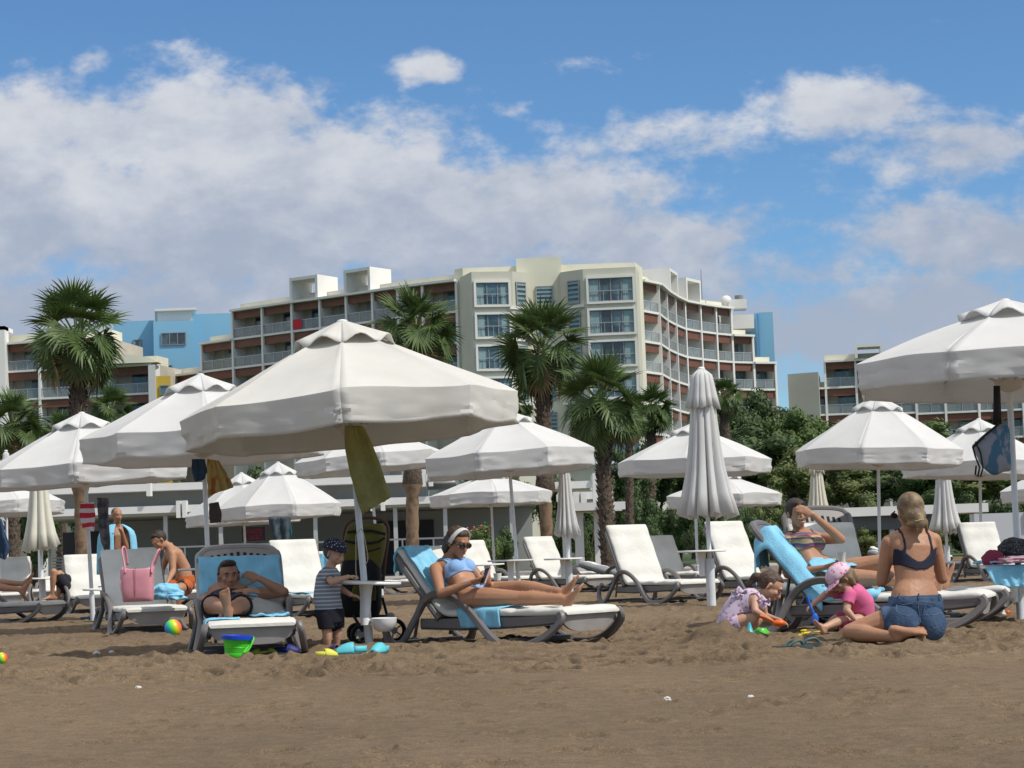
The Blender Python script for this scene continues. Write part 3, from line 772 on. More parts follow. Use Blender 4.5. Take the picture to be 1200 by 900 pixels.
palm(72, 85, 505, 62, 2, 'small palm half hidden behind the tallest palm trunk', tr=.2, rz=1.7)
palm(131, 92, 478, 66, 0, 'small palm above the left white umbrella in front of the low hotel wing', tr=.22, rz=2.6)
palm(604, 96, 472, 46, 0, 'tiny palm left of the tower palm trunk', tr=.2, rz=1.2)
palm(823, 112, 486, 44, 1, 'small palm tucked behind the tip of the closed umbrella', tr=.2, rz=.2)
palm(738, 70, 492, 50, 2, 'thin young palm behind the low broad palm', tr=.12, rz=.4)

# ------------------------------------------------------------------ broadleaf trees and shrubs
tree_leaf = mat('tree_leaf', (.085, .135, .032), .6, var=.16, vscale=.8, trans=.12)
tree_leaf2 = mat('tree_leaf_dark', (.060, .098, .030), .65, var=.16, vscale=.8, trans=.1)
tree_leaf3 = mat('tree_leaf_olive', (.11, .14, .040), .65, var=.16, vscale=.8, trans=.12)
tbark = mat('tree_bark', (.10, .075, .055), .9, bump=.5, bscale=20)
def crown_mesh(seed, nb=54, nl=210, ls=.045, flat=1.0, core=True):
    """unit crown (radius about 1) of leaf clumps on an uneven outline"""
    rr = np.random.RandomState(seed); V_ = []; Fc = []
    cs = []
    for k in range(nb):
        d = rr.normal(size=3); d /= np.linalg.norm(d); d[2] = d[2] * .9 + .05
        r = rr.uniform(.35, .88); cs.append((d * r * np.array([1, 1, .92 * flat]), rr.uniform(.2, .36)))
    for (c, cr) in cs:
        d = rr.normal(size=(nl, 3)); d /= np.linalg.norm(d, axis=1)[:, None]
        p = c + d * cr * (rr.uniform(.55, 1.05, size=(nl, 1)))
        for j in range(nl):
            n = d[j] + rr.normal(size=3) * .30; n /= np.linalg.norm(n)
            a = np.cross(n, rr.normal(size=3)); a /= np.linalg.norm(a) + 1e-9; b = np.cross(n, a)
            l_ = ls * rr.uniform(.6, 1.4); w_ = l_ * .55
            i0 = len(V_); V_ += [tuple(p[j] - a * l_), tuple(p[j] + b * w_), tuple(p[j] + a * l_), tuple(p[j] - b * w_)]; Fc.append((i0, i0 + 1, i0 + 2, i0 + 3))
    q = MB(); q.add(V_, Fc)
    if core:
        for (c, cr) in cs: q.ell(tuple(c), (cr * .62,) * 3, n=7, m=5)
    return q
cm = {}
for nm, sd_, m_, kw in (('a', 11, tree_leaf, {}), ('b', 12, tree_leaf2, {}), ('c', 13, tree_leaf3, dict(nb=34)), ('p', 14, tree_leaf2, dict(nb=52, nl=150, ls=.045))):
    o = crown_mesh(sd_, **kw).build('crown', m_); cm[nm] = o.data; bpy.data.objects.remove(o)
def tree(px, Y, py_top, wpx, kind, label, group=None, name='tree', low=.25):
    s = F / Y; g = GY(px, Y); zt = P(px, py_top, Y).z; rx_ = wpx / s / 2
    t = empty(name, g); h = zt
    zc = zt * (.5 + low / 2) ; rz_ = (zt - zc) / 1.02
    o = bpy.data.objects.new('crown', cm[kind]); col.objects.link(o); o.parent = t
    o.location = (0, 0, zc); o.scale = (rx_ / 1.05, rx_ / 1.05 * .8, rz_ * 1.0); o.rotation_euler = (0, 0, (px * .37) % 6.28)
    q = MB(); r_ = .02 * h + .05; q.tube([(0, 0, -.1), (.02 * h, 0, zc * .4), (-.01 * h, 0, zc)], [r_ * 1.3, r_, r_ * .5], 9)
    for k in range(4):
        a = k * 1.7 + px; q.tube([(0, 0, zc * .35), (math.cos(a) * rx_ * .3, math.sin(a) * rx_ * .3, zc * .8), (math.cos(a) * rx_ * .55, math.sin(a) * rx_ * .5, zc * 1.15)], [r_ * .6, r_ * .4, r_ * .15], 6)
    q.build('trunk', tbark, t, smooth=True)
    tag(t, label, 'tree', group)
    return t
TG = 'trees and tall shrubs in front of the hotels'
tree(893, 128, 449, 105, 'b', 'dark pointed tree rising highest beside the curved hotel wing', TG, low=.42)
tree(858, 120, 470, 90, 'p', 'dark tree just right of the small distant palm', TG, low=.42)
tree(930, 122, 474, 120, 'a', 'bright green rounded tree left of the middle right umbrella', TG, low=.42)
tree(975, 126, 484, 129, 'a', 'rounded green tree directly behind the middle right umbrella tip', TG, low=.42)
tree(1085, 130, 488, 144, 'a', 'broad low green tree between the two right hand umbrellas', TG, low=.42)
tree(1132, 124, 494, 90, 'b', 'dark green tree above the far right small umbrella', TG, low=.42)
tree(1190, 120, 505, 120, 'b', 'dark tree at the right edge behind the hanging bag', TG, low=.42)
tree(1030, 128, 492, 135, 'b', 'dark tree hidden mostly behind the middle right umbrella', TG, low=.42)
tree(815, 108, 500, 120, 'b', 'dark tree behind the closed white umbrella', TG, low=.42)
tree(880, 100, 492, 165, 'b', 'wide dark green tree filling the gap right of the closed umbrella', TG, low=.42)
tree(768, 104, 512, 105, 'b', 'dark tree below the small distant palm', TG, low=.42)
tree(735, 96, 520, 90, 'p', 'dark tree right of the low broad palm trunk', TG, low=.42)
tree(945, 96, 520, 135, 'c', 'olive green tree over the closed cream umbrella', TG, low=.42)
tree(1150, 98, 536, 180, 'c', 'olive toned tree behind the right hand umbrella poles', TG, low=.42)
tree(1075, 96, 540, 150, 'b', 'dark tree behind the blonde woman', TG, low=.42)
tree(1012, 98, 545, 135, 'c', 'olive tree above the flat white canopy', TG, low=.42)
HG = 'hedge shrubs along the back of the beach'
for i, (px, Y, py, w, k, lb) in enumerate([
    (745, 78, 560, 70, 'b', 'dark hedge shrub right of the pergola'), (795, 80, 575, 76, 'b', 'dark hedge shrub behind the closed umbrella pole'),
    (850, 82, 568, 84, 'b', 'dark hedge shrub below the middle open umbrella'), (905, 78, 570, 76, 'c', 'olive hedge shrub left of the woman shading her eyes'),
    (965, 80, 572, 70, 'c', 'olive hedge shrub behind the closed cream umbrella'), (1020, 84, 575, 84, 'c', 'olive hedge shrub over the flat canopy left end'),
    (1075, 82, 578, 80, 'b', 'dark hedge shrub over the flat canopy middle'), (1135, 84, 572, 80, 'b', 'dark hedge shrub over the flat canopy right end'),
    (1190, 82, 566, 80, 'b', 'dark hedge shrub at the right edge'), (1090, 66, 612, 60, 'c', 'low sunlit shrub below the flat canopy'),
    (1150, 60, 615, 60, 'c', 'low yellow green shrub behind the far right lounger'), (690, 72, 585, 60, 'b', 'shrub seen through the stepped pergola'),
    (735, 66, 632, 46, 'c', 'small low shrub between the pergola and the white lounger'), (760, 74, 600, 60, 'b', 'dark shrub right of the slim palm trunk'), (660, 76, 600, 50, 'b', 'shrub behind the narrow closed umbrella'),
    (1010, 66, 618, 60, 'c', 'low shrub in shade under the canopy left end'), (880, 72, 600, 70, 'b', 'dark shrub right of the middle umbrella pole'), (930, 70, 604, 60, 'b', 'dark shrub behind the seated woman'),
    (1195, 70, 590, 60, 'b', 'dark low shrub right of the last pole'), (820, 70, 606, 60, 'b', 'dark low shrub beneath the closed umbrella hem')]):
    tree(px, Y, py, w, k, lb, HG, name='shrub', low=-.05)
OG = 'leafy bushes by the pavilion'
ol = tree(560, 52, 610, 66, 'a', 'oleander bush with faint pink flowers right of the seated woman', OG, name='shrub', low=-.05)
tree(590, 56, 614, 56, 'b', 'dark bush between two slim white umbrella poles', OG, name='shrub', low=-.05)
q = MB(); rr = random.Random(5)
for k in range(26):
    a = rr.random() * 6.28; z = rr.uniform(.5, 1.5); q.ell((.42 * math.cos(a), -.32 - .05 * rr.random(), z), (.03, .03, .03), n=6, m=4)
q.build('flower', mat('oleander_pink', (.55, .12, .16), .8), ol)
# planting on the terrace roofs
for px, Y, py, w, k, lb in ((205, 84, 556, 60, 'a', 'green planting on the pavilion roof left of the camel towel'), (300, 88, 540, 90, 'b', 'dark planting behind the pavilion roof under the big umbrella'), (180, 86, 560, 50, 'b', 'small dark shrub on the pavilion roof'),
    (600, 88, 540, 80, 'b', 'dark shrub left of the tower palm trunk'), (650, 90, 535, 80, 'b', 'dark shrub right of the tower palm trunk'), (560, 86, 545, 60, 'p', 'shrub beyond the pavilion roof right end'), (40, 80, 545, 90, 'b', 'dark shrub mass under the left edge palm'), (120, 90, 540, 80, 'a', 'shrub behind the tallest palm trunk')):
    tree(px, Y, py, w, k, lb, 'planting behind the pavilion', name='shrub', low=.1)
# ------------------------------------------------------------------ umbrellas
canvas_w = mat('umbrella_canvas_white', (.78, .78, .77), .85, var=.05, vscale=2.2, bump=.12, bscale=5, trans=.36)
canvas_c = mat('umbrella_canvas_cream', (.74, .73, .69), .85, var=.08, vscale=2.0, c2=(.69, .67, .62), c2s=1.4, c2r=(.4, .7), bump=.14, bscale=5, trans=.28)
canvas_cc = mat('umbrella_canvas_ivory', (.70, .68, .58), .85, var=.06, vscale=3, bump=.12, bscale=6, trans=.12)
rib_m = mat('umbrella_rib', (.45, .45, .44), .5)
hub_m = mat('umbrella_hub', (.55, .52, .46), .5)
def umbrella(px, s, py_top, label, rot=0.0, lean=(0, 0), dia=2.65, canvas=None, rise=.60, val=.25, base_px=None, group='open umbrellas on the beach', cap=True, h=None, seed=0):
    """px, py_top: pixel of the tip, s: pixels per metre there, lean: tilt (rad) about y (to the right) and x (away)"""
    canvas = canvas or canvas_w
    Y = F / s; top = P(px, py_top, Y)
    if h is None: h = top.z / math.cos(lean[0])
    base = Vector((top.x - math.sin(lean[0]) * h, Y, 0))
    t = empty('beach_umbrella', base, rx=lean[1], ry=lean[0]); t.rotation_mode = 'YXZ'
    rr = random.Random(seed + int(px)); Rr = dia / 2
    q = MB(); q.tube([(0, 0, -.25), (0, 0, .35)], .033, 14); q.tube([(0, 0, .35), (0, 0, h - .12)], .026, 14); q.ell((0, 0, .36), (.036, .036, .02)); q.build('pole', pole_m, t, smooth=True, angle=40)
    q = MB(); q.lathe([(.03, -.09), (.10, -.06), (.13, 0.0), (.10, .03), (.03, .04)], (0, 0, h - rise - .16), 16); q.build('hub', hub_m, t, smooth=True)
    ns, nr = 14, 12
    def edge(a_idx, f):
        """point on unit octagon for panel a_idx, fraction f"""
        a0 = rot + a_idx * math.pi / 4; a1 = a0 + math.pi / 4
        p = Vector((math.cos(a0), math.sin(a0))) * (1 - f) + Vector((math.cos(a1), math.sin(a1))) * f
        return p
    pn = [rr.uniform(-.012, .02) for _ in range(8)]; ph = [rr.uniform(0, 6.28) for _ in range(16)]
    q = MB(); pts = []
    for i in range(nr + 1):
        r = i / nr; row = []
        for k in range(8):
            for j in range(ns):
                f = j / ns; e = edge(k, f); mid = math.sin(math.pi * f)
                z = -rise * (r ** 1.07) - .012 * mid * math.sin(math.pi * min(r, 1)) + pn[k] * mid * r + .006 * math.sin(9 * r + ph[k] + 5 * f) * r
                pull = 1 - .022 * mid * r
                z += noise.noise(Vector((e.x * r * 2.2 + px, e.y * r * 2.2, .3))) * .018 * r + (.010 * math.exp(-min(f, 1 - f) * 26) if 0 < r < 1 else 0)
                row.append((e.x * r * Rr * pull, e.y * r * Rr * pull, h + z))
        row.append(row[0]); pts.append(row)
    # valance hanging from the rim
    nv = 9
    for i in range(1, nv + 1):
        g = i / nv; row = []
        for k in range(8):
            for j in range(ns):
                f = j / ns; e = edge(k, f); mid = math.sin(math.pi * f); cr = math.exp(-min(f, 1 - f) * 9)
                wv = .012 * math.sin(f * 17 + ph[k]) * g + .014 * math.sin(g * 9 + ph[k + 8]) * cr
                wr = noise.noise(Vector((f * 5 + k * 7, g * 4, seed + px * .01))) * .011 + noise.noise(Vector((f * 14 + k * 3, g * 7 + f * 9, px * .013))) * .016 * (cr + .2)
                rr_ = Rr * (1 - .022 * mid) + (-.03 + wv) * g + wr * min(1, g * 3)
                row.append((e.x * rr_ , e.y * rr_, h - rise - val * g * (1 + .03 * math.sin(f * 6.28 + ph[k])) - .008 * mid * g + pn[k] * mid))
        row.append(row[0]); pts.append(row)
    q.grid(pts); o = q.build('canopy', canvas, t, smooth=True, angle=13)
    thicken(o, .005, -1)
    if cap:
        q = MB(); cr_ = Rr * .30; pts = []
        for i in range(7):
            r = i / 6; row = []
            for k in range(8):
                for j in range(8):
                    f = j / 8; e = edge(k, f); mid = math.sin(math.pi * f) ** 2
                    z0 = h + .015 - rise * (r * .30) ** 1.07
                    row.append((e.x * cr_ * r * (1 + .06 * mid), e.y * cr_ * r * (1 + .06 * mid), z0 + .062 * mid * (r ** 2.2) + .045 * (1 - r * r) - .006 * (1 - mid) * r ** 4))
            row.append(row[0]); pts.append(row)
        q.grid(pts); o = q.build('vent_cap', canvas, t, smooth=True, angle=50); thicken(o, .008, 1)
    q = MB(); q.ell((0, 0, h + .055), (.045, .045, .016), n=10, m=6); q.build('finial', white_plastic, t, smooth=True)
    for k in range(8):
        e = edge(k, 0); q = MB()
        q.tube([(e.x * .05, e.y * .05, h - .055), (e.x * Rr * .98, e.y * Rr * .98, h - rise * .98 - .045)], .011, 6)
        rb = q.build('rib', rib_m, t); q = MB()
        q.tube([(e.x * .12, e.y * .12, h - rise - .15), (e.x * Rr * .52, e.y * Rr * .52, h - rise * .5 - .055)], .009, 6); q.build('strut', rib_m, rb)
    tag(t, label, 'beach umbrella', group)
    return t
T2 = .035
U1 = umbrella(401, 149, 384, 'large creamy umbrella in front with a mustard towel hanging from its hub', rot=R(-88), lean=(-.058, -.015), dia=2.68, canvas=canvas_c, rise=.63, val=.245)
U2 = umbrella(235, 106, 445, 'white umbrella left of the large creamy one with blue trunks hanging from it', rot=R(-78), lean=(-.02, .0), dia=2.68, rise=.62, val=.27)
umbrella(97, 88, 489, 'white umbrella at the left with striped swimwear hanging below it', rot=R(-84), lean=(-.035, .02), dia=2.7, rise=.66)
umbrella(326, 57, 545, 'white umbrella in the row behind with dark trousers hanging on its pole', rot=R(-70), lean=(-.02, 0), dia=2.6, rise=.85)
umbrella(283, 51, 557, 'white umbrella half hidden by the one hung with dark trousers', rot=R(-80), lean=(-.03, 0), dia=2.65, rise=.88)
umbrella(-2, 60, 553, 'white umbrella cut by the left edge behind the closed ivory umbrella', rot=R(-60), lean=(0, 0))
umbrella(428, 64, 498, 'white umbrella seen below the rim of the large creamy umbrella', rot=R(-75), lean=(-.07, 0), dia=2.75)
U4 = umbrella(592, 79, 485, 'white umbrella above the lounger behind the seated woman in blue', rot=R(-110), lean=(-.045, -.01), dia=2.68, rise=.62, val=.27)
umbrella(574, 54, 556, 'small white umbrella in the back row left of the narrow closed umbrella', rot=R(-85), lean=(-.015, 0), dia=2.68, rise=.42)
umbrella(812, 67, 500, 'white umbrella behind the tall closed umbrella', rot=R(-100), lean=(.01, 0), dia=2.7)
umbrella(848, 54, 556, 'low white umbrella in the back row right of the tall closed umbrella', rot=R(-80), lean=(0, 0), dia=2.6, rise=.46)
U7 = umbrella(1028, 74, 467, 'white umbrella centred over the blonde kneeling woman', rot=R(-112), lean=(.035, 0), dia=2.68, rise=.84, val=.25)
umbrella(1147, 67, 495, 'white umbrella right of the one over the blonde woman', rot=R(-100), lean=(.035, 0), dia=2.7, rise=.72)
umbrella(1248, 56, 540, 'white umbrella partly hidden behind the hanging mesh bag', rot=R(-90), lean=(0, 0), dia=2.8)
U8 = umbrella(1179, 137, 359, 'large white umbrella cut by the right edge with a mesh bag hanging under it', rot=R(-124), lean=(.010, -.01), dia=2.76, rise=.49, val=.235)
for i, (px, yy_, s, lb) in enumerate([(748, 612, 24, 'tiny distant white umbrella left of the tall closed one'), (772, 616, 25, 'tiny distant white umbrella touching the white lounger back'), (790, 610, 24, 'tiny distant white umbrella beside the closed umbrella pole'),
    (1002, 602, 24, 'tiny distant white umbrella right of the forearm of the woman shading her eyes'), (1044, 600, 24, 'tiny distant white umbrella left of the blonde head'), (1010, 606, 22, 'tiny distant white umbrella over the slatted chair back')]):
    umbrella(px, s, yy_, lb, rot=i, dia=2.2, rise=.8, val=.3, group='tiny far umbrellas beyond the hedge')

def closed_umbrella(px, s, py_top, py_bot, wpx, label, canvas=None, lean=0.0, n=12, seed=0, base_r=.055):
    canvas = canvas or canvas_w; Y = F / s; top = P(px, py_top, Y); h = top.z; zb = P(px, py_bot, Y).z; W = wpx / s / 2
    t = empty('closed_umbrella', Vector((top.x - math.sin(lean) * h, Y, 0)), ry=lean)
    rr = random.Random(seed)
    q = MB(); q.tube([(0, 0, -.2), (0, 0, .55)], base_r, 14); q.tube([(0, 0, .55), (0, 0, h - .05)], .027, 12); q.build('pole', pole_m, t, smooth=True, angle=40)
    ph = [rr.uniform(-.4, .4) for _ in range(n)]; am = [rr.uniform(.6, 1.15) for _ in range(n)]; ln = [rr.uniform(-.05, .05) for _ in range(n)]
    def ring(r, z, fold, low=0, k0=0.0):
        row = []
        for j in range(n * 10):
            a = 2 * math.pi * j / (n * 10); k = int(j / 10) % n; f = (j % 10) / 10
            w_ = abs(math.sin(math.pi * f)) ** .7
            rad = r * (1 - fold * am[k] * (1 - w_)) ; aa = a + ph[k] * .3 * math.sin(math.pi * f) + k0
            row.append((rad * math.cos(aa), rad * math.sin(aa), z + low * (w_ * .6 - .3) + ln[k] * (1 if low else 0) * .8))
        row.append(row[0]); return row
    H = h - zb; zc = h - H * .235
    prof = [(0.0, .10), (.04, .26), (.1, .32), (.2, .37), (.34, .42), (.5, .49), (.68, .60), (.85, .77), (1, .97)]
    q = MB(); q.grid([ring(max(W * r_, .02), h - H * z_ + (0 if z_ else .0), .12 + .36 * z_, (.10 if z_ == 1 else 0)) for z_, r_ in prof]); o = q.build('canopy', canvas, t, smooth=True); thicken(o, .008, -1)
    q = MB(); q.grid([ring(W * r_, z_, f_, l_, .2) for z_, r_, f_, l_ in ((h + .02, .09, .1, 0), (h - H * .03, .30, .2, 0), (h - H * .1, .36, .30, 0), (h - H * .18, .43, .38, 0), (zc, .52, .45, -.10))]); o = q.build('vent_cap', canvas, t, smooth=True); thicken(o, .008, 1)
    q = MB(); q.ell((0, 0, h + .03), (.045, .045, .025), n=10, m=6); q.build('finial', white_plastic, t, smooth=True)
    tag(t, label, 'closed umbrella', 'furled umbrellas on the beach')
    return t
closed_umbrella(822, 97, 435, 604, 78, 'tall furled white umbrella standing nearest among the loungers on the right', seed=1, lean=-.0, base_r=.055)
closed_umbrella(44, 71, 524, 643, 48, 'furled ivory umbrella at the far left among the loungers', canvas=canvas_cc, seed=2, n=8, lean=-.02)
closed_umbrella(660, 76, 526, 629, 34, 'narrow furled white umbrella right of the seated woman in blue', seed=3, lean=-.01)
closed_umbrella(956, 68, 536, 611, 36, 'furled ivory umbrella beside the head of the woman shading her eyes', canvas=canvas_cc, seed=4)
closed_umbrella(1104, 60, 538, 624, 44, 'furled white umbrella right of the blonde woman', seed=5)
closed_umbrella(7, 50, 530, 600, 22, 'small furled umbrella at the left edge in front of the low palm', seed=6)

# ------------------------------------------------------------------ side tables on the poles
def side_table(px, py, Y, r, label, tilt=0.0, rx=0.0):
    c = P(px, py, Y); t = empty('side_table', c, ry=tilt, rx=rx)
    q = MB(); q.lathe([(.0, -.012), (r * .96, -.012), (r, -.004), (r, .010), (r * .985, .014), (r * .9, .010), (0, .010)], (0, 0, 0), 36, cap=False); q.build('table_top', white_plastic, t, smooth=True, angle=50)
    q = MB(); q.lathe([(.034, -.30), (.040, -.30), (.044, -.1), (.055, -.014), (.034, -.014)], (0, 0, 0), 16, cap=False); q.build('collar', white_plastic, t, smooth=True, angle=50)
    tag(t, label, 'side table', 'round white tables clamped to umbrella poles')
    return t
side_table(429, 683, F / 149, .275, 'white pole table beside the toddler in the striped shirt', tilt=.055, rx=.0)
side_table(598, 657, F / 79, .34, 'white pole table behind the hands of the woman in blue', tilt=0)
side_table(822, 646, F / 97, .30, 'white table under the tall furled umbrella', tilt=.0)
side_table(49, 678, F / 71, .30, 'white table on the furled ivory umbrella pole at the far left', tilt=.03)
side_table(122, 691, F / 92, .27, 'white table with a dark phone beside the lounger with the pink bag', tilt=.03)
side_table(660, 655, F / 76, .30, 'white table behind the crossed feet, on the narrow furled umbrella', tilt=0)
side_table(343, 668, F / 62, .33, 'white table carrying a rolled lavender towel', tilt=.0)
side_table(1186, 664, F / 137, .26, 'white table at the right edge covered by a blue towel and bags', tilt=0)
side_table(1149, 632, F / 60, .36, 'white table on the back row pole at the right', tilt=0)
side_table(236, 667, F / 104, .26, 'white pole table just left of the reclining man', tilt=0)
side_table(571, 662, F / 72, .28, 'small white table left of the umbrella pole behind the woman in blue', tilt=-.02)
def pole_bin(px, py, Y, label, side=1):
    c = P(px, py, Y); t = empty('pole_bin', c); t.scale = (.78, .78, .8)
    q = MB(); q.lathe([(.0, -.10), (.06, -.098), (.10, -.07), (.125, -.01), (.13, .03), (.12, .035), (.10, -.02), (0, -.06)], (0, 0, 0), 24, cap=False); q.build('bowl', white_plastic, t, smooth=True, angle=50)
    q = MB(); q.tube([(-side * .10, 0, .01), (-side * .19, 0, .015)], .014, 8); q.lathe([(.035, -.03), (.042, -.03), (.042, .04), (.035, .04)], (-side * .19, 0, 0), 14, cap=False); q.build('bracket', white_plastic, t, smooth=True, angle=50)
    tag(t, label, 'ash bowl', 'white bowls fixed to umbrella poles')
pole_bin(450, 728, F / 150, 'white bowl on the leaning pole beside the stroller wheel')
pole_bin(592, 684, F / 79, 'white bowl on the pole above the knees of the woman in blue', 1)
pole_bin(1178, 692, F / 137, 'white bowl under the towel covered table at the right edge', -1)

# ------------------------------------------------------------------ sun loungers
RIB = [(-.53, .24), (-.575, .17), (-.56, .09), (-.50, .025), (-.42, .0), (-.35, .05), (-.28, .18), (-.19, .31), (-.07, .385), (.06, .395), (.20, .345), (.36, .225), (.52, .10), (.66, .02), (.80, .003), (.95, .012), (1.10, .07), (1.21, .15), (1.245, .205), (1.22, .245)]
def lounger(px, py, rz, label, back=52, head=False, resin=None, at=(.80, -.31), Y=None, group='resin sun loungers on the sand', tilt=0.0, blen=.76, cush=True, flat=False):
    """px, py: photo pixel where the near front foot stands; rz: heading of the foot end in degrees below +X (towards the viewer)"""
    resin = resin or grey_resin
    a = R(-rz); g = G(px, py) if Y is None else GY(px, Y)
    ca, sa = math.cos(a), math.sin(a)
    loc = Vector((g.x - (ca * at[0] - sa * at[1]), g.y - (sa * at[0] + ca * at[1]), 0))
    t = empty('sun_lounger', loc, rz=a); t.rotation_euler = (tilt, 0, a)
    path = spline([(x, 0, z) for x, z in RIB], 6); path = [(p.x, p.z) for p in path]
    for s in (-1, 1):
        q = MB(); q.sweep(path, s * .335 - .024, s * .335 + .024, .060)
        q.v = [(x, y + s * .065 * max(0, 1 - z / .26) ** 1.2 + s * .02 * max(0, z - .26) / .14, z) for x, y, z in q.v]
        q.build('side_frame', resin, t, smooth=True, angle=40)
    # deck with a curved underside apron at the foot
    q = MB(); q.sweep([(-.24, .185), (.3, .19), (.9, .20), (1.20, .215)], -.314, .314, .035)
    for s in (-1, 1): q.sweep([(-.24, .165), (.2, .155), (.7, .17), (1.0, .185), (1.22, .205)], s * .30 - .013, s * .30 + .013, .085)
    q.build('seat_deck', resin, t, smooth=True, angle=35)
    q = MB(); n = 14; vs = []
    for j in range(n + 1):
        y = -.315 + .63 * j / n; d = .095 * (1 - (2 * j / n - 1) ** 4) + .03
        vs += [(1.235, y, .225), (1.215, y, .225 - d), (1.19, y, .225 - d), (1.21, y, .225)]
    q.add(vs, [(4 * j + k, 4 * j + (k + 1) % 4, 4 * j + 4 + (k + 1) % 4, 4 * j + 4 + k) for j in range(n) for k in range(4)] + [(0, 1, 2, 3), (4 * n + 3, 4 * n + 2, 4 * n + 1, 4 * n)])
    q.build('foot_apron', light_resin, t, smooth=True, angle=35)
    for pth in ([(-.5, .02), (-.40, .02)], [(.70, .04), (.78, .035)]):
        q = MB(); q.sweep(pth, -.33, .33, .033); q.build('cross_bar', resin, t)
    b = R(180 - (4 if flat else back)); bx, bz = math.cos(b), math.sin(b); hx, hz = -.02, .215
    nx, nz = bz, -bx   # normal of the backrest, towards the sitter
    def B(u, y, w): return (hx + bx * u + nx * w, y, hz + bz * u + nz * w)
    # backrest: rounded panel with a row of slots near the head
    def outline(k, W=.31):   # rounded top corners, u along the backrest
        pts = [(0, -W), (blen * .80, -W - .01), (blen * .93, -W + .015), (blen * .99, -W + .09), (blen * 1.01, 0), (blen * .99, W - .09), (blen * .93, W - .015), (blen * .80, W + .01), (0, W)]
        return pts
    ol = [tuple(p) for p in spline([(u, y, 0) for u, y in outline(0)], 4)]
    q = MB(); n = len(ol)
    vs = [B(u, y, 0.0) for u, y, _ in ol] + [B(u, y, -.03) for u, y, _ in ol]
    q.add(vs, [tuple(range(n)), tuple(range(n, 2 * n))[::-1]] + [(i, n + i, n + (i + 1) % n, (i + 1) % n) for i in range(n)])
    q.tube([B(u, y, -.015) for u, y, _ in ol], .03, 8)
    bk = q.build('backrest', beige_resin if head == 2 else resin, t, smooth=True, angle=40)
    if head:
        q = MB()
        for j in range(9):
            y = -.21 + .42 * j / 8; u0 = blen * (.86 - .02 * abs(j - 4) * .5)
            p = [B(u0, y - .012, .004), B(u0, y + .012, .004), B(u0 + .055, y + .012, .004), B(u0 + .055, y - .012, .004)]
            p2 = [B(u0, y - .012, -.0), B(u0, y + .012, 0), B(u0 + .055, y + .012, 0), B(u0 + .055, y - .012, 0)]
            q = MB(); q.add(p + p2, [(0, 1, 2, 3), (0, 4, 5, 1), (1, 5, 6, 2), (2, 6, 7, 3), (3, 7, 4, 0)])
            q.build('backrest_slot', mat('slot_dark', (.02, .02, .022), .9), bk)
    for y_ in (-.2, .2): q = MB(); q.tube([B(blen * .55, y_, -.03), (-.42, y_, .06)], .014, 6); q.build('backrest_strut', resin, bk)
    if cush:
        rr = random.Random(int(px * 3 + py)); W = .318; th = .055
        cl = blen * (.80 if head else 1.02)
        path_ = [(1.262, 0, .228), (1.0, 0, .222), (.82, 0, .222), (.55, 0, .221), (.3, 0, .221), (.06, 0, .222)]
        path_ += [(B(.06, 0, .012)[0], 0, B(.06, 0, .012)[2])] + [(B(cl * k, 0, .004)[0], 0, B(cl * k, 0, .004)[2]) for k in (.25, .5, .75, .92, 1.0)]
        sp = spline(path_, 5); q = MB(); rows = []
        N_ = len(sp)
        for i, p in enumerate(sp):
            a_ = sp[max(i - 1, 0)]; b_ = sp[min(i + 1, N_ - 1)]; d = (b_ - a_).normalized(); nn = Vector((d.z, 0, -d.x)); nn = nn if (nn.z > 0 or nn.x > 0) and nn.z > -.2 else -nn
            e = min(i, N_ - 1 - i); w_ = W * (1 if e > 1 else (.985 if e == 1 else .955)); tk = th * (1 if e > 1 else (.85 if e == 1 else .45))
            tk *= 1 + .10 * math.sin(i * .9 + px) 
            if abs(i - 12) < 1: tk *= .72
            row = []
            for (y, k) in ((-w_ * .97, 0), (-w_, .25), (-w_ * 1.01, .6), (-w_ * .96, .95), (-w_ * .6, 1.04), (0, 1.0 + .04 * rr.uniform(-1, 1)), (w_ * .6, 1.04), (w_ * .96, .95), (w_ * 1.01, .6), (w_, .25), (w_ * .97, 0)):
                row.append(tuple(p + Vector((0, y, 0)) + nn * tk * k))
            rows.append(row)
        m = len(rows[0]); vs = [v for r_ in rows for v in r_]
        fs = [(i * m + j, i * m + (j + 1) % m, (i + 1) * m + (j + 1) % m, (i + 1) * m + j) for i in range(N_ - 1) for j in range(m)] + [tuple(range(m))[::-1], tuple((N_ - 1) * m + j for j in range(m))]
        q.add(vs, fs); q.build('cushion', cushion_m, t, smooth=True, angle=60)
    tag(t, label, 'sun lounger', group)
    t['_b'] = 0; del t['_b']
    return t, B
RB = {}
def frame_of(t):
    return Matrix.Translation(t.location) @ t.rotation_euler.to_matrix().to_4x4()
L2, B2 = lounger(610, 757, 42, 'lounger carrying the woman in a blue bikini in the foreground', back=48, head=False, blen=.70)
L1, B1 = lounger(243, 771, 79, 'lounger in the shade of the large umbrella, carrying the reclining man', back=47, head=2, blen=.83)
L9, B9 = lounger(1086, 738, 20, 'lounger carrying the woman who shades her eyes', back=52, head=True, at=(.80, -.31), blen=.82)
L9b, B9b = lounger(1032, 700, 80, 'lounger between the two women with a dark slatted head and an empty shaded cushion', back=60, head=True, blen=.92, at=(1.2, 0), Y=16.9)
lounger(1112, 725, 20, 'lounger whose white cushioned foot end shows behind the nearer one right of the blonde woman', back=6, at=(.80, -.31), Y=16.4)
L3, B3 = lounger(141, 743, 70, 'lounger with the pink handbag and crumpled blue towel on its seat', back=52, blen=.80)
lounger(88, 719, 70, 'empty white cushioned lounger left of the one with the pink bag', back=55, blen=.82)
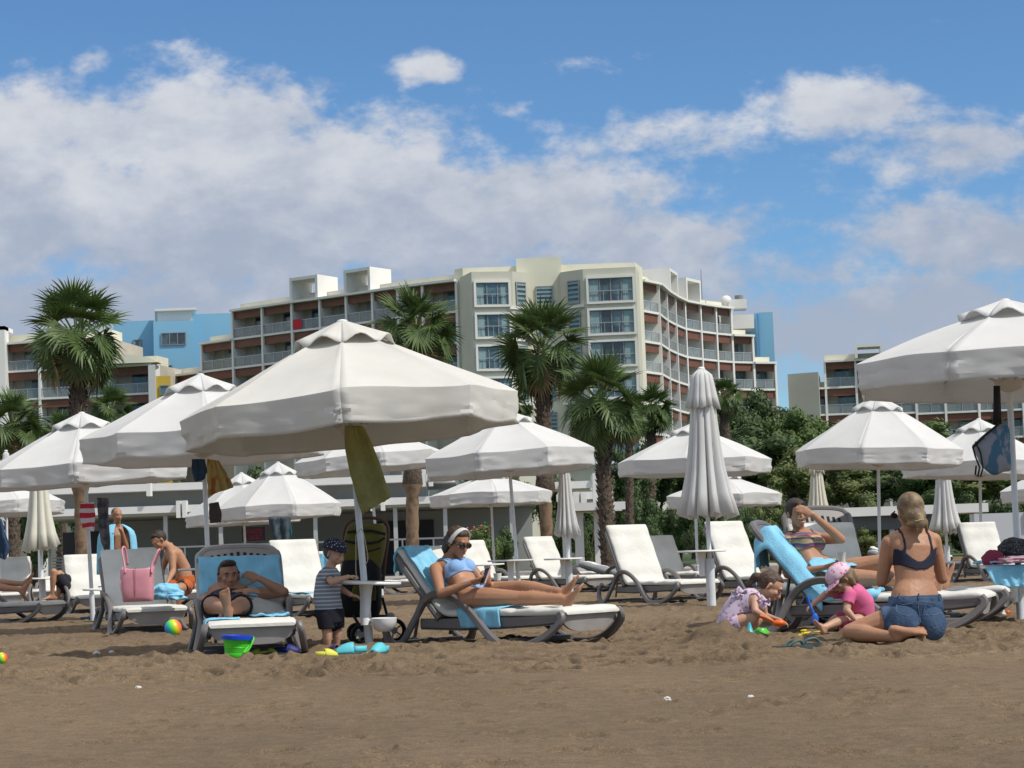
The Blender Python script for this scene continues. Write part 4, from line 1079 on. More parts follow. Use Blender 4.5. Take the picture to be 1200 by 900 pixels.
L5, B5 = lounger(13, 731, 18, 'lounger cut by the left edge with crossed bare feet on it', back=50)
lounger(-8, 712, 80, 'lounger back at the left edge behind the bare feet', back=60, blen=.84)
L6, B6 = lounger(668, 694, 52, 'white lounger just beyond the feet of the woman in blue, half in umbrella shade', back=60, blen=.84)
L7, B7 = lounger(774, 706, 60, 'bright white lounger left of the tall furled umbrella', back=62, blen=.88)
L8, B8 = lounger(892, 699, 60, 'upright white lounger right of the tall furled umbrella', back=62, blen=.9)
L1b, B1b = lounger(352, 722, 66, 'white lounger directly behind the reclining man with a blue towel on its seat', back=58, blen=.86)
lounger(585, 694, 50, 'white lounger behind the hands of the woman in blue', back=62, blen=.82)
lounger(470, 697, 10, 'low lounger seen between the stroller and the woman in blue', back=20)
lounger(376, 692, 75, 'lounger with a blue towel over its back behind the toddler', back=60)
lounger(1120, 676, 18, 'flat lounger in the back row right of the blonde woman', back=20, at=(.8, -.31))
lounger(1092, 664, 18, 'dark framed lounger in the back row behind the blonde woman shoulder', back=22, at=(.8, -.31))
lounger(1168, 682, 75, 'upright lounger in the back row behind the towel covered table', back=65)
lounger(700, 686, 30, 'dark framed lounger behind the crossed feet, seen low', back=18)
lounger(800, 690, 60, 'white lounger under the table of the tall furled umbrella', back=62)
lounger(775, 688, 20, 'dark framed lounger between the two bright white loungers', back=18)
lounger(40, 706, 85, 'lounger behind the furled ivory umbrella pole', back=22)
lounger(200, 712, 160, 'lounger on which the bending man sits', back=20)

# ------------------------------------------------------------------ cloths
def cloth(name, rows, m, label=None, cat=None, group=None, th=.008, wav=.012, seed=0, parent=None, sub=1):
    """sheet through rows of points with small folds, given thickness"""
    rr = random.Random(seed); n = len(rows); mm = len(rows[0]); out = []
    for i in range(n):
        r_ = []
        for j in range(mm):
            p = Vector(rows[i][j]); p = p + Vector((noise.noise(Vector((i * .7, j * .9, seed))), noise.noise(Vector((i * .7 + 9, j * .9, seed))), noise.noise(Vector((i * .7, j * .9 + 7, seed))))) * wav
            r_.append(tuple(p))
        out.append(r_)
    c = sum((Vector(p) for r_ in out for p in r_), Vector()) / (n * mm); 
    q = MB(); q.grid(out); o = q.build(name, m, None, smooth=True, off=c); o.location = c
    thicken(o, th, 0, sub)
    if parent is None: tag(o, label, cat, group)
    return o
def towel_on_back(t, B, u0, u1, over, W, label, seed, y_off=0.0, drop_side=.0, front_w=.07):
    """towel over the head end of a lounger: down the front from the top edge, over, and down behind"""
    M = frame_of(t); rows = []
    nn = 18
    segs = []
    for k in range(9): segs.append(('f', u0 + (u1 - u0) * k / 8))
    segs += [('o', .0), ('o', 1.0)]
    for k in range(1, 6): segs.append(('b', over * k / 5))
    for (kind, v) in segs:
        r_ = []
        for j in range(nn):
            y = (j / (nn - 1) - .5) * 2
            if kind == 'f': hang = (v - u0) / (u1 - u0); p = Vector(B(v, y * W + y_off, front_w + .012 * math.sin(j * 1.3 + seed) * (1.2 - hang)))
            elif kind == 'o': p = Vector(B(u1 + .035, y * (W + .01) + y_off, front_w * (1 - v) - .045 * v))
            else:
                p = Vector(B(u1, y * (W + .02) + y_off, -.05)) + Vector((-.02 * v, 0, -v)) + Vector((.015 * math.sin(j * 1.1 + seed), 0, 0))
            if drop_side and y < -.86: p.z -= drop_side * (abs(y) - .8); 
            r_.append(M @ p)
        rows.append(r_)
    return cloth('towel', rows, towel_m, label, 'towel', 'light blue beach towels', seed=seed, wav=.02)
# ------------------------------------------------------------------ people
def skin(name, c):
    return mat(name, c, .5, var=.10, vscale=14, c2=tuple(v * .86 for v in c), c2s=7, spec=.35, bump=.15, bscale=40, sss=.06)
skin_tan = skin('skin_tan', (.42, .215, .125)); skin_fair = skin('skin_fair', (.50, .29, .20)); skin_brown = skin('skin_brown', (.36, .18, .105)); skin_child = skin('skin_child', (.52, .30, .205))
hair_dark = mat('hair_dark', (.022, .014, .010), .5, c2=(.05, .03, .02), c2s=40, bump=.5, bscale=80)
hair_brown = mat('hair_brown', (.055, .032, .020), .5, c2=(.11, .065, .04), c2s=40, bump=.5, bscale=80)
hair_blonde = mat('hair_blonde', (.24, .165, .085), .5, c2=(.12, .078, .045), c2s=18, bump=.25, bscale=90, c2r=(.4, .6))
eye_w = mat('eye_white', (.40, .38, .36), .4); eye_d = mat('eye_dark', (.02, .015, .012), .2); lip_m = mat('lips', (.40, .13, .11), .5)
nipple = None

class Body:
    def __init__(s, vox=.008): s.q = MB(); s.prims = []; s.vox = vox
    def cap(s, tg, a, b, ra, rb, n=12):
        a, b = Vector(a), Vector(b); L_ = max((b - a).length, 1e-4); d = (b - a) / L_
        s.q.tube([a - d * ra * .94, a - d * ra * .7, a - d * ra * .35, a, b, b + d * rb * .35, b + d * rb * .7, b + d * rb * .94], [ra * .3, ra * .71, ra * .94, ra, rb, rb * .94, rb * .71, rb * .3], n)
        s.prims.append((tg, a, b, ra, rb))
    def limb(s, tg, pts):
        """muscle profile through (point, radius)"""
        P_ = [p for p, r in pts]; r_ = [r for p, r in pts]
        sp = spline([tuple(p) + (r,) for p, r in pts], 4) if False else None
        for (p, r), (p2, r2) in zip(pts, pts[1:]): s.cap(tg, p, p2, r, r2)
    def ell(s, tg, c, r, rot=None):
        s.q.ell(c, r, rot, 18, 12); s.prims.append((tg, Vector(c), Vector(c) + Vector((0, 0, 1e-4)), min(r), min(r)))
    def loft(s, tg, secs, n=24):
        """secs: (centre, width axis, depth axis, half width, half depth)"""
        vs = []
        for (c, wa, da, hw, hd) in secs:
            for k in range(n):
                a = 2 * math.pi * k / n; ca, sa = math.cos(a), math.sin(a)
                e = .85
                vs.append(c + wa * hw * math.copysign(abs(ca) ** e, ca) + da * hd * math.copysign(abs(sa) ** e, sa))
        m = len(secs)
        fs = [(i * n + k, i * n + (k + 1) % n, (i + 1) * n + (k + 1) % n, (i + 1) * n + k) for i in range(m - 1) for k in range(n)] + [tuple(range(n))[::-1], tuple((m - 1) * n + k for k in range(n))]
        s.q.add(vs, fs)
        for a_, b_ in zip(secs, secs[1:]): s.prims.append((tg, a_[0], b_[0], (a_[3] + a_[4]) / 2, (b_[3] + b_[4]) / 2))
    def mesh(s, name, m, parent, base, smooth=3):
        o = s.q.build(name, m, None, smooth=True, off=base)
        bm = bmesh.new(); bm.from_mesh(o.data); bmesh.ops.recalc_face_normals(bm, faces=bm.faces); bm.to_mesh(o.data); bm.free()
        r_ = o.modifiers.new('r', 'REMESH'); r_.mode = 'VOXEL'; r_.voxel_size = s.vox; r_.use_smooth_shade = True
        sm = o.modifiers.new('s', 'SMOOTH'); sm.factor = .5; sm.iterations = smooth
        dg = bpy.context.evaluated_depsgraph_get(); dg.update()
        me = bpy.data.meshes.new_from_object(o.evaluated_get(dg), depsgraph=dg); o.modifiers.clear(); o.data = me; me.name = name
        me.polygons.foreach_set('use_smooth', [True] * len(me.polygons))
        if not me.materials: me.materials.append(m)
        o.parent = parent
        return o
def classify(body, o, base):
    me = o.data; n = len(me.vertices); co = np.empty(n * 3, dtype=np.float64); me.vertices.foreach_get('co', co); co = co.reshape(-1, 3) + np.array(base)
    best = np.full(n, 1e9); tg = np.zeros(n, dtype=object); tt = np.zeros(n)
    tags = []
    idx = np.zeros(n, dtype=int)
    for k, (t_, a, b, ra, rb) in enumerate(body.prims):
        a = np.array(a); b = np.array(b); ab = b - a; L2_ = (ab ** 2).sum()
        u = np.clip(((co - a) @ ab) / L2_, 0, 1); d = np.linalg.norm(co - a - u[:, None] * ab, axis=1) - (ra + (rb - ra) * u)
        m = d < best; best[m] = d[m]; idx[m] = k; tt[m] = u[m]
    tg = np.array([body.prims[k][0] for k in range(len(body.prims))], dtype=object)[idx]
    return co, tg, tt
def garment(name, o, mask, base, m, parent, off=.007, flare=None):
    """outer layer over the masked region of a body, following it and thickened outward"""
    me = o.data; n = len(me.vertices)
    nr = np.empty(n * 3); me.vertices.foreach_get('normal', nr); nr = nr.reshape(-1, 3)
    co = np.empty(n * 3); me.vertices.foreach_get('co', co); co = co.reshape(-1, 3)
    fs = [tuple(p.vertices) for p in me.polygons]
    keep = [f for f in fs if sum(mask[i] for i in f) >= len(f) * .75]
    if not keep: return None
    used = sorted({i for f in keep for i in f}); mp = {v: k for k, v in enumerate(used)}
    off_ = off if not callable(off) else None
    vs = [tuple(co[i] + nr[i] * off) for i in used]
    q = MB(); q.add(vs, [tuple(mp[i] for i in f) for f in keep])
    smooth_rim(q)
    g = q.build(name, m, parent, smooth=True)
    sm = g.modifiers.new('s', 'SMOOTH'); sm.factor = .5; sm.iterations = 4
    s_ = g.modifiers.new('t', 'SOLIDIFY'); s_.thickness = max(off * .9, .004); s_.offset = -1
    dg = bpy.context.evaluated_depsgraph_get(); dg.update()
    nm = bpy.data.meshes.new_from_object(g.evaluated_get(dg), depsgraph=dg); g.modifiers.clear(); g.data = nm
    return g

def smooth_rim(q, it=14):
    cnt = {}
    for f in q.f:
        for i in range(len(f)):
            e = (f[i], f[(i + 1) % len(f)]); k = (min(e), max(e)); cnt[k] = cnt.get(k, 0) + 1
    nb = {}
    for (a, b_), c in cnt.items():
        if c == 1: nb.setdefault(a, []).append(b_); nb.setdefault(b_, []).append(a)
    v = q.v
    for _ in range(it):
        nv = {}
        for a, l in nb.items():
            m_ = [sum(v[x][k] for x in l) / len(l) for k in range(3)]; nv[a] = tuple(v[a][k] * .45 + m_[k] * .55 for k in range(3))
        for a, p in nv.items(): v[a] = p
def head(b, c, f, u, S=1.0, child=False, male=False):
    """c centre of the skull at eye height, f facing, u up"""
    f = Vector(f).normalized(); u = Vector(u); u = (u - f * u.dot(f)).normalized(); r = f.cross(u)
    M = Matrix((r, f, u)).transposed()
    k = S
    def at(x, y, z): return Vector(c) + M @ Vector((x, y, z)) * k
    b.ell('head', at(0, -.010, .030), (.073 * k, .090 * k, .085 * k), M)
    if child:
        b.ell('head', at(0, .020, -.030), (.062 * k, .062 * k, .060 * k), M); b.ell('head', at(0, .050, -.062), (.028 * k, .026 * k, .024 * k), M)
    else:
        b.ell('head', at(0, .018, -.030), (.058 * k, .066 * k, .070 * k), M); b.ell('head', at(0, .048, -.085), (.032 * k, .028 * k, .025 * k), M)
    b.cap('head', at(0, .078, .010), at(0, .096, -.030), .009 * k, .0135 * k)
    b.cap('head', at(-.014, .082, -.034), at(.014, .082, -.034), .009 * k, .009 * k)
    b.cap('head', at(-.030, .072, .028), at(.030, .072, .028), .014 * k, .014 * k)
    b.cap('head', at(-.034, .056, -.018), at(-.034, .056, -.02), .022 * k, .022 * k); b.cap('head', at(.034, .056, -.018), at(.034, .056, -.02), .022 * k, .022 * k)
    b.cap('head', at(-.017, .077, -.058), at(.017, .077, -.058), .0095 * k, .0095 * k)
    for s in (-1, 1): b.cap('head', at(s * .077, -.005, .012), at(s * .080, -.010, -.028), .013 * k, .009 * k, 8)
    return at, M
def face(at, k, M, par, base, brow=hair_dark, eyes=True, sq=1.0):
    q = MB()
    if eyes:
        for s in (-1, 1):
            q.mi = 0; q.ell(at(s * .030, .0785, .006) - Vector(base), (.0115 * k, .005 * k, .0052 * k * sq), M, 10, 6)
            q.mi = 1; q.ell(at(s * .030, .0835, .006) - Vector(base), (.0058 * k, .004 * k, .0052 * k * sq), M, 8, 6)
        q.build('eyes', [eye_w, eye_d], par, smooth=True)
    q = MB()
    for s in (-1, 1): q.tube([at(s * .016, .0865, .026) - Vector(base), at(s * .032, .0875, .030) - Vector(base), at(s * .047, .0765, .024) - Vector(base)], [.0035 * k, .0042 * k, .002 * k], 6)
    q.build('eyebrows', brow, par, smooth=True)
    q = MB(); q.ell(at(0, .0868, -.0535) - Vector(base), (.022 * k, .006 * k, .0042 * k), M, 12, 6); q.ell(at(0, .0865, -.0615) - Vector(base), (.018 * k, .0065 * k, .005 * k), M, 12, 6); q.build('lips', lip_m, par, smooth=True)

def hand(b, w, d, n, S=1.0, curl=.5, side=1, spread=.15):
    """w wrist, d direction of the fingers, n normal out of the palm, curl 0..1"""
    w = Vector(w); d = Vector(d).normalized(); n = Vector(n); n = (n - d * n.dot(d)).normalized(); x = d.cross(n) * side
    k = S
    pc = w + d * .05 * k
    b.loft('hand', [(w, x, n, .024 * k, .017 * k), (w + d * .03 * k, x, n, .034 * k, .016 * k), (w + d * .07 * k, x, n, .039 * k, .014 * k), (w + d * .088 * k, x, n, .036 * k, .011 * k)], 14)
    for i, (ox, ln) in enumerate(((-.029, .060), (-.010, .074), (.010, .080), (.029, .070))):
        p = w + d * .080 * k + x * ox * k; a = curl * .5; dd = (d + x * (ox * 6 * spread)).normalized(); r = .0088 * k
        for j, fr in enumerate((.45, .32, .26)):
            dj = (dd * math.cos(a) + n * math.sin(a)).normalized(); p2 = p + dj * ln * fr * k; b.cap('finger', p, p2, r, r * .88, 8); p = p2; r *= .88; a += curl * 1.0
    p = w + d * .025 * k + x * .028 * k; dj = (d * .65 + x * .72 + n * .25 * (1 + curl)).normalized(); r = .0115 * k
    for fr in (.040, .030, .024):
        p2 = p + dj * fr * k; b.cap('finger', p, p2, r, r * .85, 8); p = p2; r *= .87; dj = (dj + d * .35 + n * .25 * curl).normalized()
def foot(b, ank, toe_dir, up, S=1.0, toes=True):
    """ank ankle centre, toe_dir towards the toes, up from sole to instep"""
    a = Vector(ank); t = Vector(toe_dir).normalized(); u = Vector(up); u = (u - t * u.dot(t)).normalized(); x = t.cross(u); k = S
    b.cap('foot', a, a - u * .045 * k - t * .035 * k, .034 * k, .030 * k)
    b.loft('foot', [(a - u * .055 * k - t * .055 * k, x, u, .022 * k, .020 * k), (a - u * .055 * k - t * .02 * k, x, u, .031 * k, .026 * k), (a - u * .045 * k + t * .05 * k, x, u, .032 * k, .032 * k), (a - u * .060 * k + t * .11 * k, x, u, .042 * k, .020 * k), (a - u * .066 * k + t * .145 * k, x, u, .044 * k, .013 * k)], 14)
    b.cap('foot', a - u * .01 * k, a - u * .045 * k + t * .08 * k, .032 * k, .022 * k)
    for i, (ox, ln, r) in enumerate(((-.032, .040, .013), (-.010, .036, .0095), (.007, .032, .009), (.022, .026, .0085), (.035, .020, .008))):
        p = a - u * .066 * k + t * .140 * k + x * ox * k; b.cap('toe', p, p + t * ln * k - u * .002 * k, r * k, r * .85 * k, 8)

def torso(b, pel, neck, hipR, hipL, shR, shL, waist=None, S=1.0, female=True, child=False, fat=1.0, front=None):
    """elliptic sections from crotch to neck"""
    pel, neck = Vector(pel), Vector(neck)
    w = Vector(waist) if waist is not None else pel.lerp(neck, .42)
    wh = (Vector(hipR) - Vector(hipL)).normalized(); ws = (Vector(shR) - Vector(shL)).normalized()
    ax = spline([pel + (pel - w).normalized() * .10 * S, pel, w, w.lerp(neck, .5) + (Vector(front) * .02 if front else Vector()), neck], 1)
    path = [pel + (pel - w).normalized() * .085 * S, pel, pel.lerp(w, .55), w, w.lerp(neck, .35), w.lerp(neck, .66), w.lerp(neck, .86), neck, neck + (neck - w).normalized() * .05 * S]
    if child: hw = [.075, .092, .090, .086, .090, .095, .088, .04, .034]; hd = [.06, .072, .074, .074, .072, .070, .055, .036, .034]
    elif female: hw = [.11, .172, .155, .122, .130, .150, .145, .055, .044]; hd = [.085, .115, .100, .086, .090, .098, .075, .048, .044]
    else: hw = [.10, .160, .152, .140, .155, .175, .170, .07, .056]; hd = [.085, .110, .105, .100, .105, .112, .085, .060, .056]
    secs = []
    for i, p in enumerate(path):
        t = i / (len(path) - 1); wa = wh.lerp(ws, min(1, t * 1.3)).normalized()
        tn = (path[min(i + 1, len(path) - 1)] - path[max(i - 1, 0)]).normalized(); wa = (wa - tn * wa.dot(tn)).normalized(); da = wa.cross(tn).normalized()
        k = 1.0 if i > 6 else fat
        secs.append((p, wa, da, hw[i] * S * k, hd[i] * S * k))
    b.loft('torso', secs)
    return secs
def arm(b, sh, el, wr, S=1.0, female=True, child=False, thick=1.0):
    k = S * thick; r = (.045, .046, .036, .038, .036, .023) if not child else (.032, .031, .027, .027, .024, .019)
    sh, el, wr = Vector(sh), Vector(el), Vector(wr)
    b.limb('uarm', [(sh, r[0] * 1.1 * k), (sh.lerp(el, .35), r[1] * k), (el, r[2] * k)]); b.limb('farm', [(el, r[2] * k), (el.lerp(wr, .28), r[3] * k), (el.lerp(wr, .65), (r[3] * .8) * k), (wr, r[5] * k)])
def leg(b, hip, kn, an, S=1.0, child=False, thick=1.0):
    k = S * thick; r = (.090, .082, .054, .056, .036, .034) if not child else (.056, .050, .036, .036, .026, .025)
    hip, kn, an = Vector(hip), Vector(kn), Vector(an)
    b.limb('thigh', [(hip, r[0] * k), (hip.lerp(kn, .4), r[1] * k), (kn, r[2] * k)]); b.limb('shin', [(kn, r[2] * k), (kn.lerp(an, .3), r[3] * k), (kn.lerp(an, .72), r[4] * 1.06 * k), (an, r[5] * k)])

def finish(name, b, base, par, m, smooth=3):
    o = b.mesh('body', m, par, base, smooth); co, tg, tt = classify(b, o, base)
    return o, co, tg, tt
def hair_mesh(prims, m, par, base, vox=.010, name='hair'):
    b = Body(vox)
    for p in prims:
        if p[0] == 'e': b.ell('h', p[1], p[2], p[3])
        else: b.cap('h', p[1], p[2], p[3], p[4])
    return b.mesh(name, m, par, base, 2)
def inframe(secs, co):
    """coordinates of points relative to the torso: fraction up, across, and forward"""
    c = np.array([tuple(s[0]) for s in secs]); wa = np.array([tuple(s[1]) for s in secs]); da = np.array([tuple(s[2]) for s in secs])
    best = np.full(len(co), 1e9); up = np.zeros(len(co)); ac = np.zeros(len(co)); fw = np.zeros(len(co))
    for i in range(len(c) - 1):
        ab = c[i + 1] - c[i]; u = np.clip(((co - c[i]) @ ab) / (ab @ ab), 0, 1); q = c[i] + u[:, None] * ab; d = np.linalg.norm(co - q, axis=1)
        m = d < best; best[m] = d[m]; up[m] = (i + u[m]); 
        dv = co - q; ac[m] = (dv @ wa[i])[m]; fw[m] = (dv @ da[i])[m]
    return up, ac, fw

# --- woman in the blue bikini -------------------------------------------------
def woman_blue():
    base = Vector((P(545, 700, 15.2).x, 15.2, .27)); t = empty('person', base)
    tag(t, 'woman in a light blue bikini, headband and sunglasses looking at her phone', 'person')
    b = Body(.0075); S = 1.0
    pel = P(552, 697, 15.25); neck = P(527, 656, 15.42); wst = P(544, 685, 15.32)
    shN = P(510, 667, 15.30); shF = P(548, 661, 15.56); hipN = P(548, 701, 15.13); hipF = P(560, 697, 15.36)
    secs = torso(b, pel, neck, hipN, hipF, shN, shF, wst, S)
    fwd = secs[4][2]; fwd = fwd if fwd.z > 0 else -fwd
    elN = P(517, 696, 15.08); wrN = P(551, 683, 15.0); elF = P(572, 690, 15.45); wrF = P(573, 683, 15.15)
    b.cap('torso', shN, neck, .045, .05); b.cap('torso', shF, neck, .045, .05)
    arm(b, shN, elN, wrN, 1.0); arm(b, shF, elF, wrF, .95)
    knN = P(611, 701, 14.93); anN = P(661, 702, 14.72); knF = P(613, 688, 15.02); anF = P(657, 694, 14.80)
    leg(b, hipN, knN, anN, 1.0); leg(b, hipF, knF, anF, 1.0)
    ud = Vector((.62, -.45, .66)).normalized()
    foot(b, anN, Vector((.45, -.25, .75)), Vector((-.8, .3, .45)), .95); foot(b, anF, Vector((.45, -.2, .95)), Vector((-.85, .3, .35)), .95)
    hand(b, wrN, (1, -.1, .22), (.1, .5, .7), .95, .75, -1); hand(b, wrF, (-.10, -.6, .55), (-.5, -.2, .6), .95, .8, 1)
    # chest
    up_ = (neck - wst).normalized(); ctr = wst.lerp(neck, .52)
    sg = 1 if secs[5][2].dot(Vector((.6, -.6, .5))) > 0 else -1
    F_ = secs[5][2] * sg; W_ = secs[5][1]
    for s in (-1, 1): b.ell('breast', ctr + W_ * .068 * s + F_ * .058 - up_ * .005, (.062, .058, .060))
    b.cap('neck', neck, P(533, 645, 15.36), .048, .046)
    f = Vector((.62, -.62, -.34)); at, M = head(b, P(537, 636, 15.33), f, (0, 0, 1), 1.0)
    o, co, tg, tt = finish('body', b, base, t, skin_tan)
    up, ac, fw = inframe(secs, co); fw = fw * sg
    tor = (tg == 'torso') | (tg == 'breast') | (tg == 'neck') | (tg == 'uarm')
    near_t = np.abs(ac) < .165
    # top: band plus cups with a scooped neckline, and straps
    neckline = 5.35 + .75 * np.clip((np.abs(ac) - .03) / .08, 0, 1) ** 1.2
    m1 = ((tg == 'torso') | (tg == 'breast')) & (up > 3.7) & (up < neckline) & (fw > -.02) & ((np.abs(ac) < .125) | (up < 5.0))
    m1 |= (tg == 'torso') & (up > 3.9) & (up < 4.9) & (fw <= -.02)
    m2 = ((tg == 'torso') | (tg == 'breast')) & (up >= 5.5) & (up < 7.3) & (np.abs(np.abs(ac) - .10) < .016)
    bik = mat('bikini_blue', (.24, .42, .70), .8, var=.05, vscale=20, bump=.2, bscale=200)
    garment('bikini_top', o, m1 | m2, base, bik, t, .008)
    m3 = ((tg == 'torso') | (tg == 'thigh')) & (up < 1.5) & ((tg == 'torso') | (tt < .05)) & (up > .2)
    garment('bikini_bottom', o, m3 & (up > .9 + .0 * ac) | ((tg == 'torso') & (up < 1.5)), base, bik, t, .008)
    face(at, 1, M, t, base, eyes=False)
    Bv = Vector(base)
    q = MB()
    for s in (-1, 1):
        q.ell(at(s * .033, .088, .004) - Bv, (.031, .009, .024), M, 16, 8)
        q.tube([at(s * .060, .078, .010) - Bv, at(s * .078, .02, .012) - Bv, at(s * .083, -.01, .010) - Bv], .0045, 6)
    q.tube([at(-.012, .098, .008) - Bv, at(.012, .098, .008) - Bv], .004, 6); q.build('sunglasses', mat('sunglass_black', (.008, .008, .009), .12, spec=.7), t, smooth=True)
    hair_mesh([('e', at(0, -.030, .036), (.083, .092, .092), M), ('e', at(0, .012, .082), (.066, .060, .040), M), ('c', at(0, -.10, -.01), at(-.02, -.135, -.09), .050, .042), ('c', at(-.02, -.135, -.09), at(-.03, -.12, -.15), .042, .022), ('c', at(-.074, .02, .03), at(-.076, .0, -.01), .014, .01), ('c', at(.074, .02, .03), at(.076, .0, -.01), .014, .01)], hair_brown, t, base)
    q = MB(); rows = []
    for k in range(25):
        a = math.pi * (k / 24) ; y0 = .028 - .03 * (1 - math.sin(a)); row = []
        for d in (-.019, -.01, 0, .01, .019):
            row.append(at(math.cos(a) * .091, y0 + d, .005 + math.sin(a) * .122 - abs(d) * .15 - .02 * (d > 0) * d * 10) - Bv)
        rows.append(row)
    q.grid(rows); o2 = q.build('headband', mat('headband_white', (.62, .62, .62), .8, bump=.3, bscale=60), t, smooth=True); thicken(o2, .008, 0)
    ph = empty('mobile_phone', P(569, 675, 14.97)); q = MB(); q.box((-.006, -.038, -.07), (.006, .038, .07)); ph.rotation_euler = (R(-10), R(28), R(25))
    q.build('phone_body', mat('phone_pink', (.45, .33, .33), .3), ph); q = MB(); q.box((-.0075, -.034, -.064), (-.0062, .034, .064)); q.build('screen', mat('phone_screen', (.02, .02, .025), .05), ph)
    tag(ph, 'phone with a pinkish case held by the woman in blue', 'phone')
woman_blue()

# --- woman shading her eyes ----------------------------------------------------
def woman_stripe():
    base = Vector((P(955, 670, 15.6).x, 15.6, .27)); t = empty('person', base)
    tag(t, 'woman in a striped bandeau top shading her eyes with one hand', 'person')
    b = Body(.0075)
    pel = P(968, 672, 15.72); neck = P(938, 624, 15.82); wst = P(951, 658, 15.72)
    shN = P(916, 636, 15.70); shF = P(961, 631, 15.98); hipN = P(962, 677, 15.62); hipF = P(975, 671, 15.88)
    secs = torso(b, pel, neck, hipN, hipF, shN, shF, wst, 1.0)
    b.cap('torso', shN, neck, .045, .05); b.cap('torso', shF, neck, .045, .05)
    elN = P(923, 673, 15.52); wrN = P(966, 665, 15.38); elF = P(986, 632, 15.72); wrF = P(952, 603, 15.58)
    arm(b, shN, elN, wrN); arm(b, shF, elF, wrF)
    knN = P(1036, 678, 15.45); anN = P(1094, 683, 15.35); knF = P(1044, 656, 15.72); anF = P(1102, 680, 15.58)
    leg(b, hipN, knN, anN, 1.0); leg(b, hipF, knF, anF, 1.0)
    foot(b, anN, Vector((.35, -.1, .9)), Vector((-.9, .1, .3)), .95); foot(b, anF, Vector((.35, .1, .9)), Vector((-.9, .1, .3)), .95)
    hand(b, wrN, (.9, -.35, .15), (.3, .5, .6), .95, .75, -1); hand(b, wrF, (-.85, -.2, .45), (-.1, .9, -.2), .95, .25, 1, .3)
    up_ = (neck - wst).normalized(); ctr = wst.lerp(neck, .50)
    sg = 1 if secs[5][2].dot(Vector((.6, -.6, .5))) > 0 else -1
    F_ = secs[5][2] * sg; W_ = secs[5][1]
    for s in (-1, 1): b.ell('breast', ctr + W_ * .070 * s + F_ * .060, (.062, .060, .060))
    b.cap('neck', neck, P(934, 613, 15.78), .046, .045)
    f = Vector((.34, -.94, -.12)); at, M = head(b, P(934, 602, 15.74), f, (-.08, 0, 1), 1.0)
    o, co, tg, tt = finish('body', b, base, t, skin_tan)
    up, ac, fw = inframe(secs, co); fw = fw * sg
    tb = (tg == 'torso') | (tg == 'breast')
    stm = stripes('striped_bandeau', [(.30, .20, .10), (.10, .05, .13), (.42, .36, .12), (.30, .10, .16), (.09, .07, .16), (.38, .30, .16)], 11, axis=2, distort=.05)
    garment('bandeau_top', o, tb & (up > 3.9) & (up < 5.75 + .25 * np.clip(np.abs(ac) / .08 - .3, 0, 1)), base, stm, t, .009)
    garment('strap', o, ((tg == 'torso')) & (up >= 5.9) & (up < 7.6) & (np.abs(np.abs(ac) - .105) < .009) , base, mat('strap_dark', (.08, .03, .05), .8), t, .006)
    garment('bikini_bottom', o, (tg == 'torso') & (up < 1.4), base, stm, t, .009)
    face(at, 1, M, t, base)
    q = MB(); q.ell(at(0, .0875, -.057) - Vector(base), (.024, .006, .005), M, 12, 6); q.build('teeth', mat('teeth', (.7, .68, .62), .3), t, smooth=True)
    hair_mesh([('e', at(0, -.024, .036), (.084, .093, .092), M), ('e', at(0, .018, .084), (.064, .056, .036), M), ('c', at(0, -.11, .05), at(0, -.13, .06), .034, .028), ('c', at(-.078, .02, .03), at(-.078, -.01, -.05), .014, .012)], hair_dark, t, base)
    cu = empty('paper_cup', P(986, 654, 15.33)); q = MB(); q.lathe([(.026, -.045), (.036, .045), (.038, .047), (.034, .045), (.025, -.04)], n=18, cap=False); q.lathe([(.0, -.044), (.026, -.045)], n=18, cap=False); q.build('cup_wall', mat('cup_white', (.74, .72, .62), .6), cu, smooth=True, angle=40)
    tag(cu, 'small white cup in the lowered hand of the woman shading her eyes', 'cup')
woman_stripe()

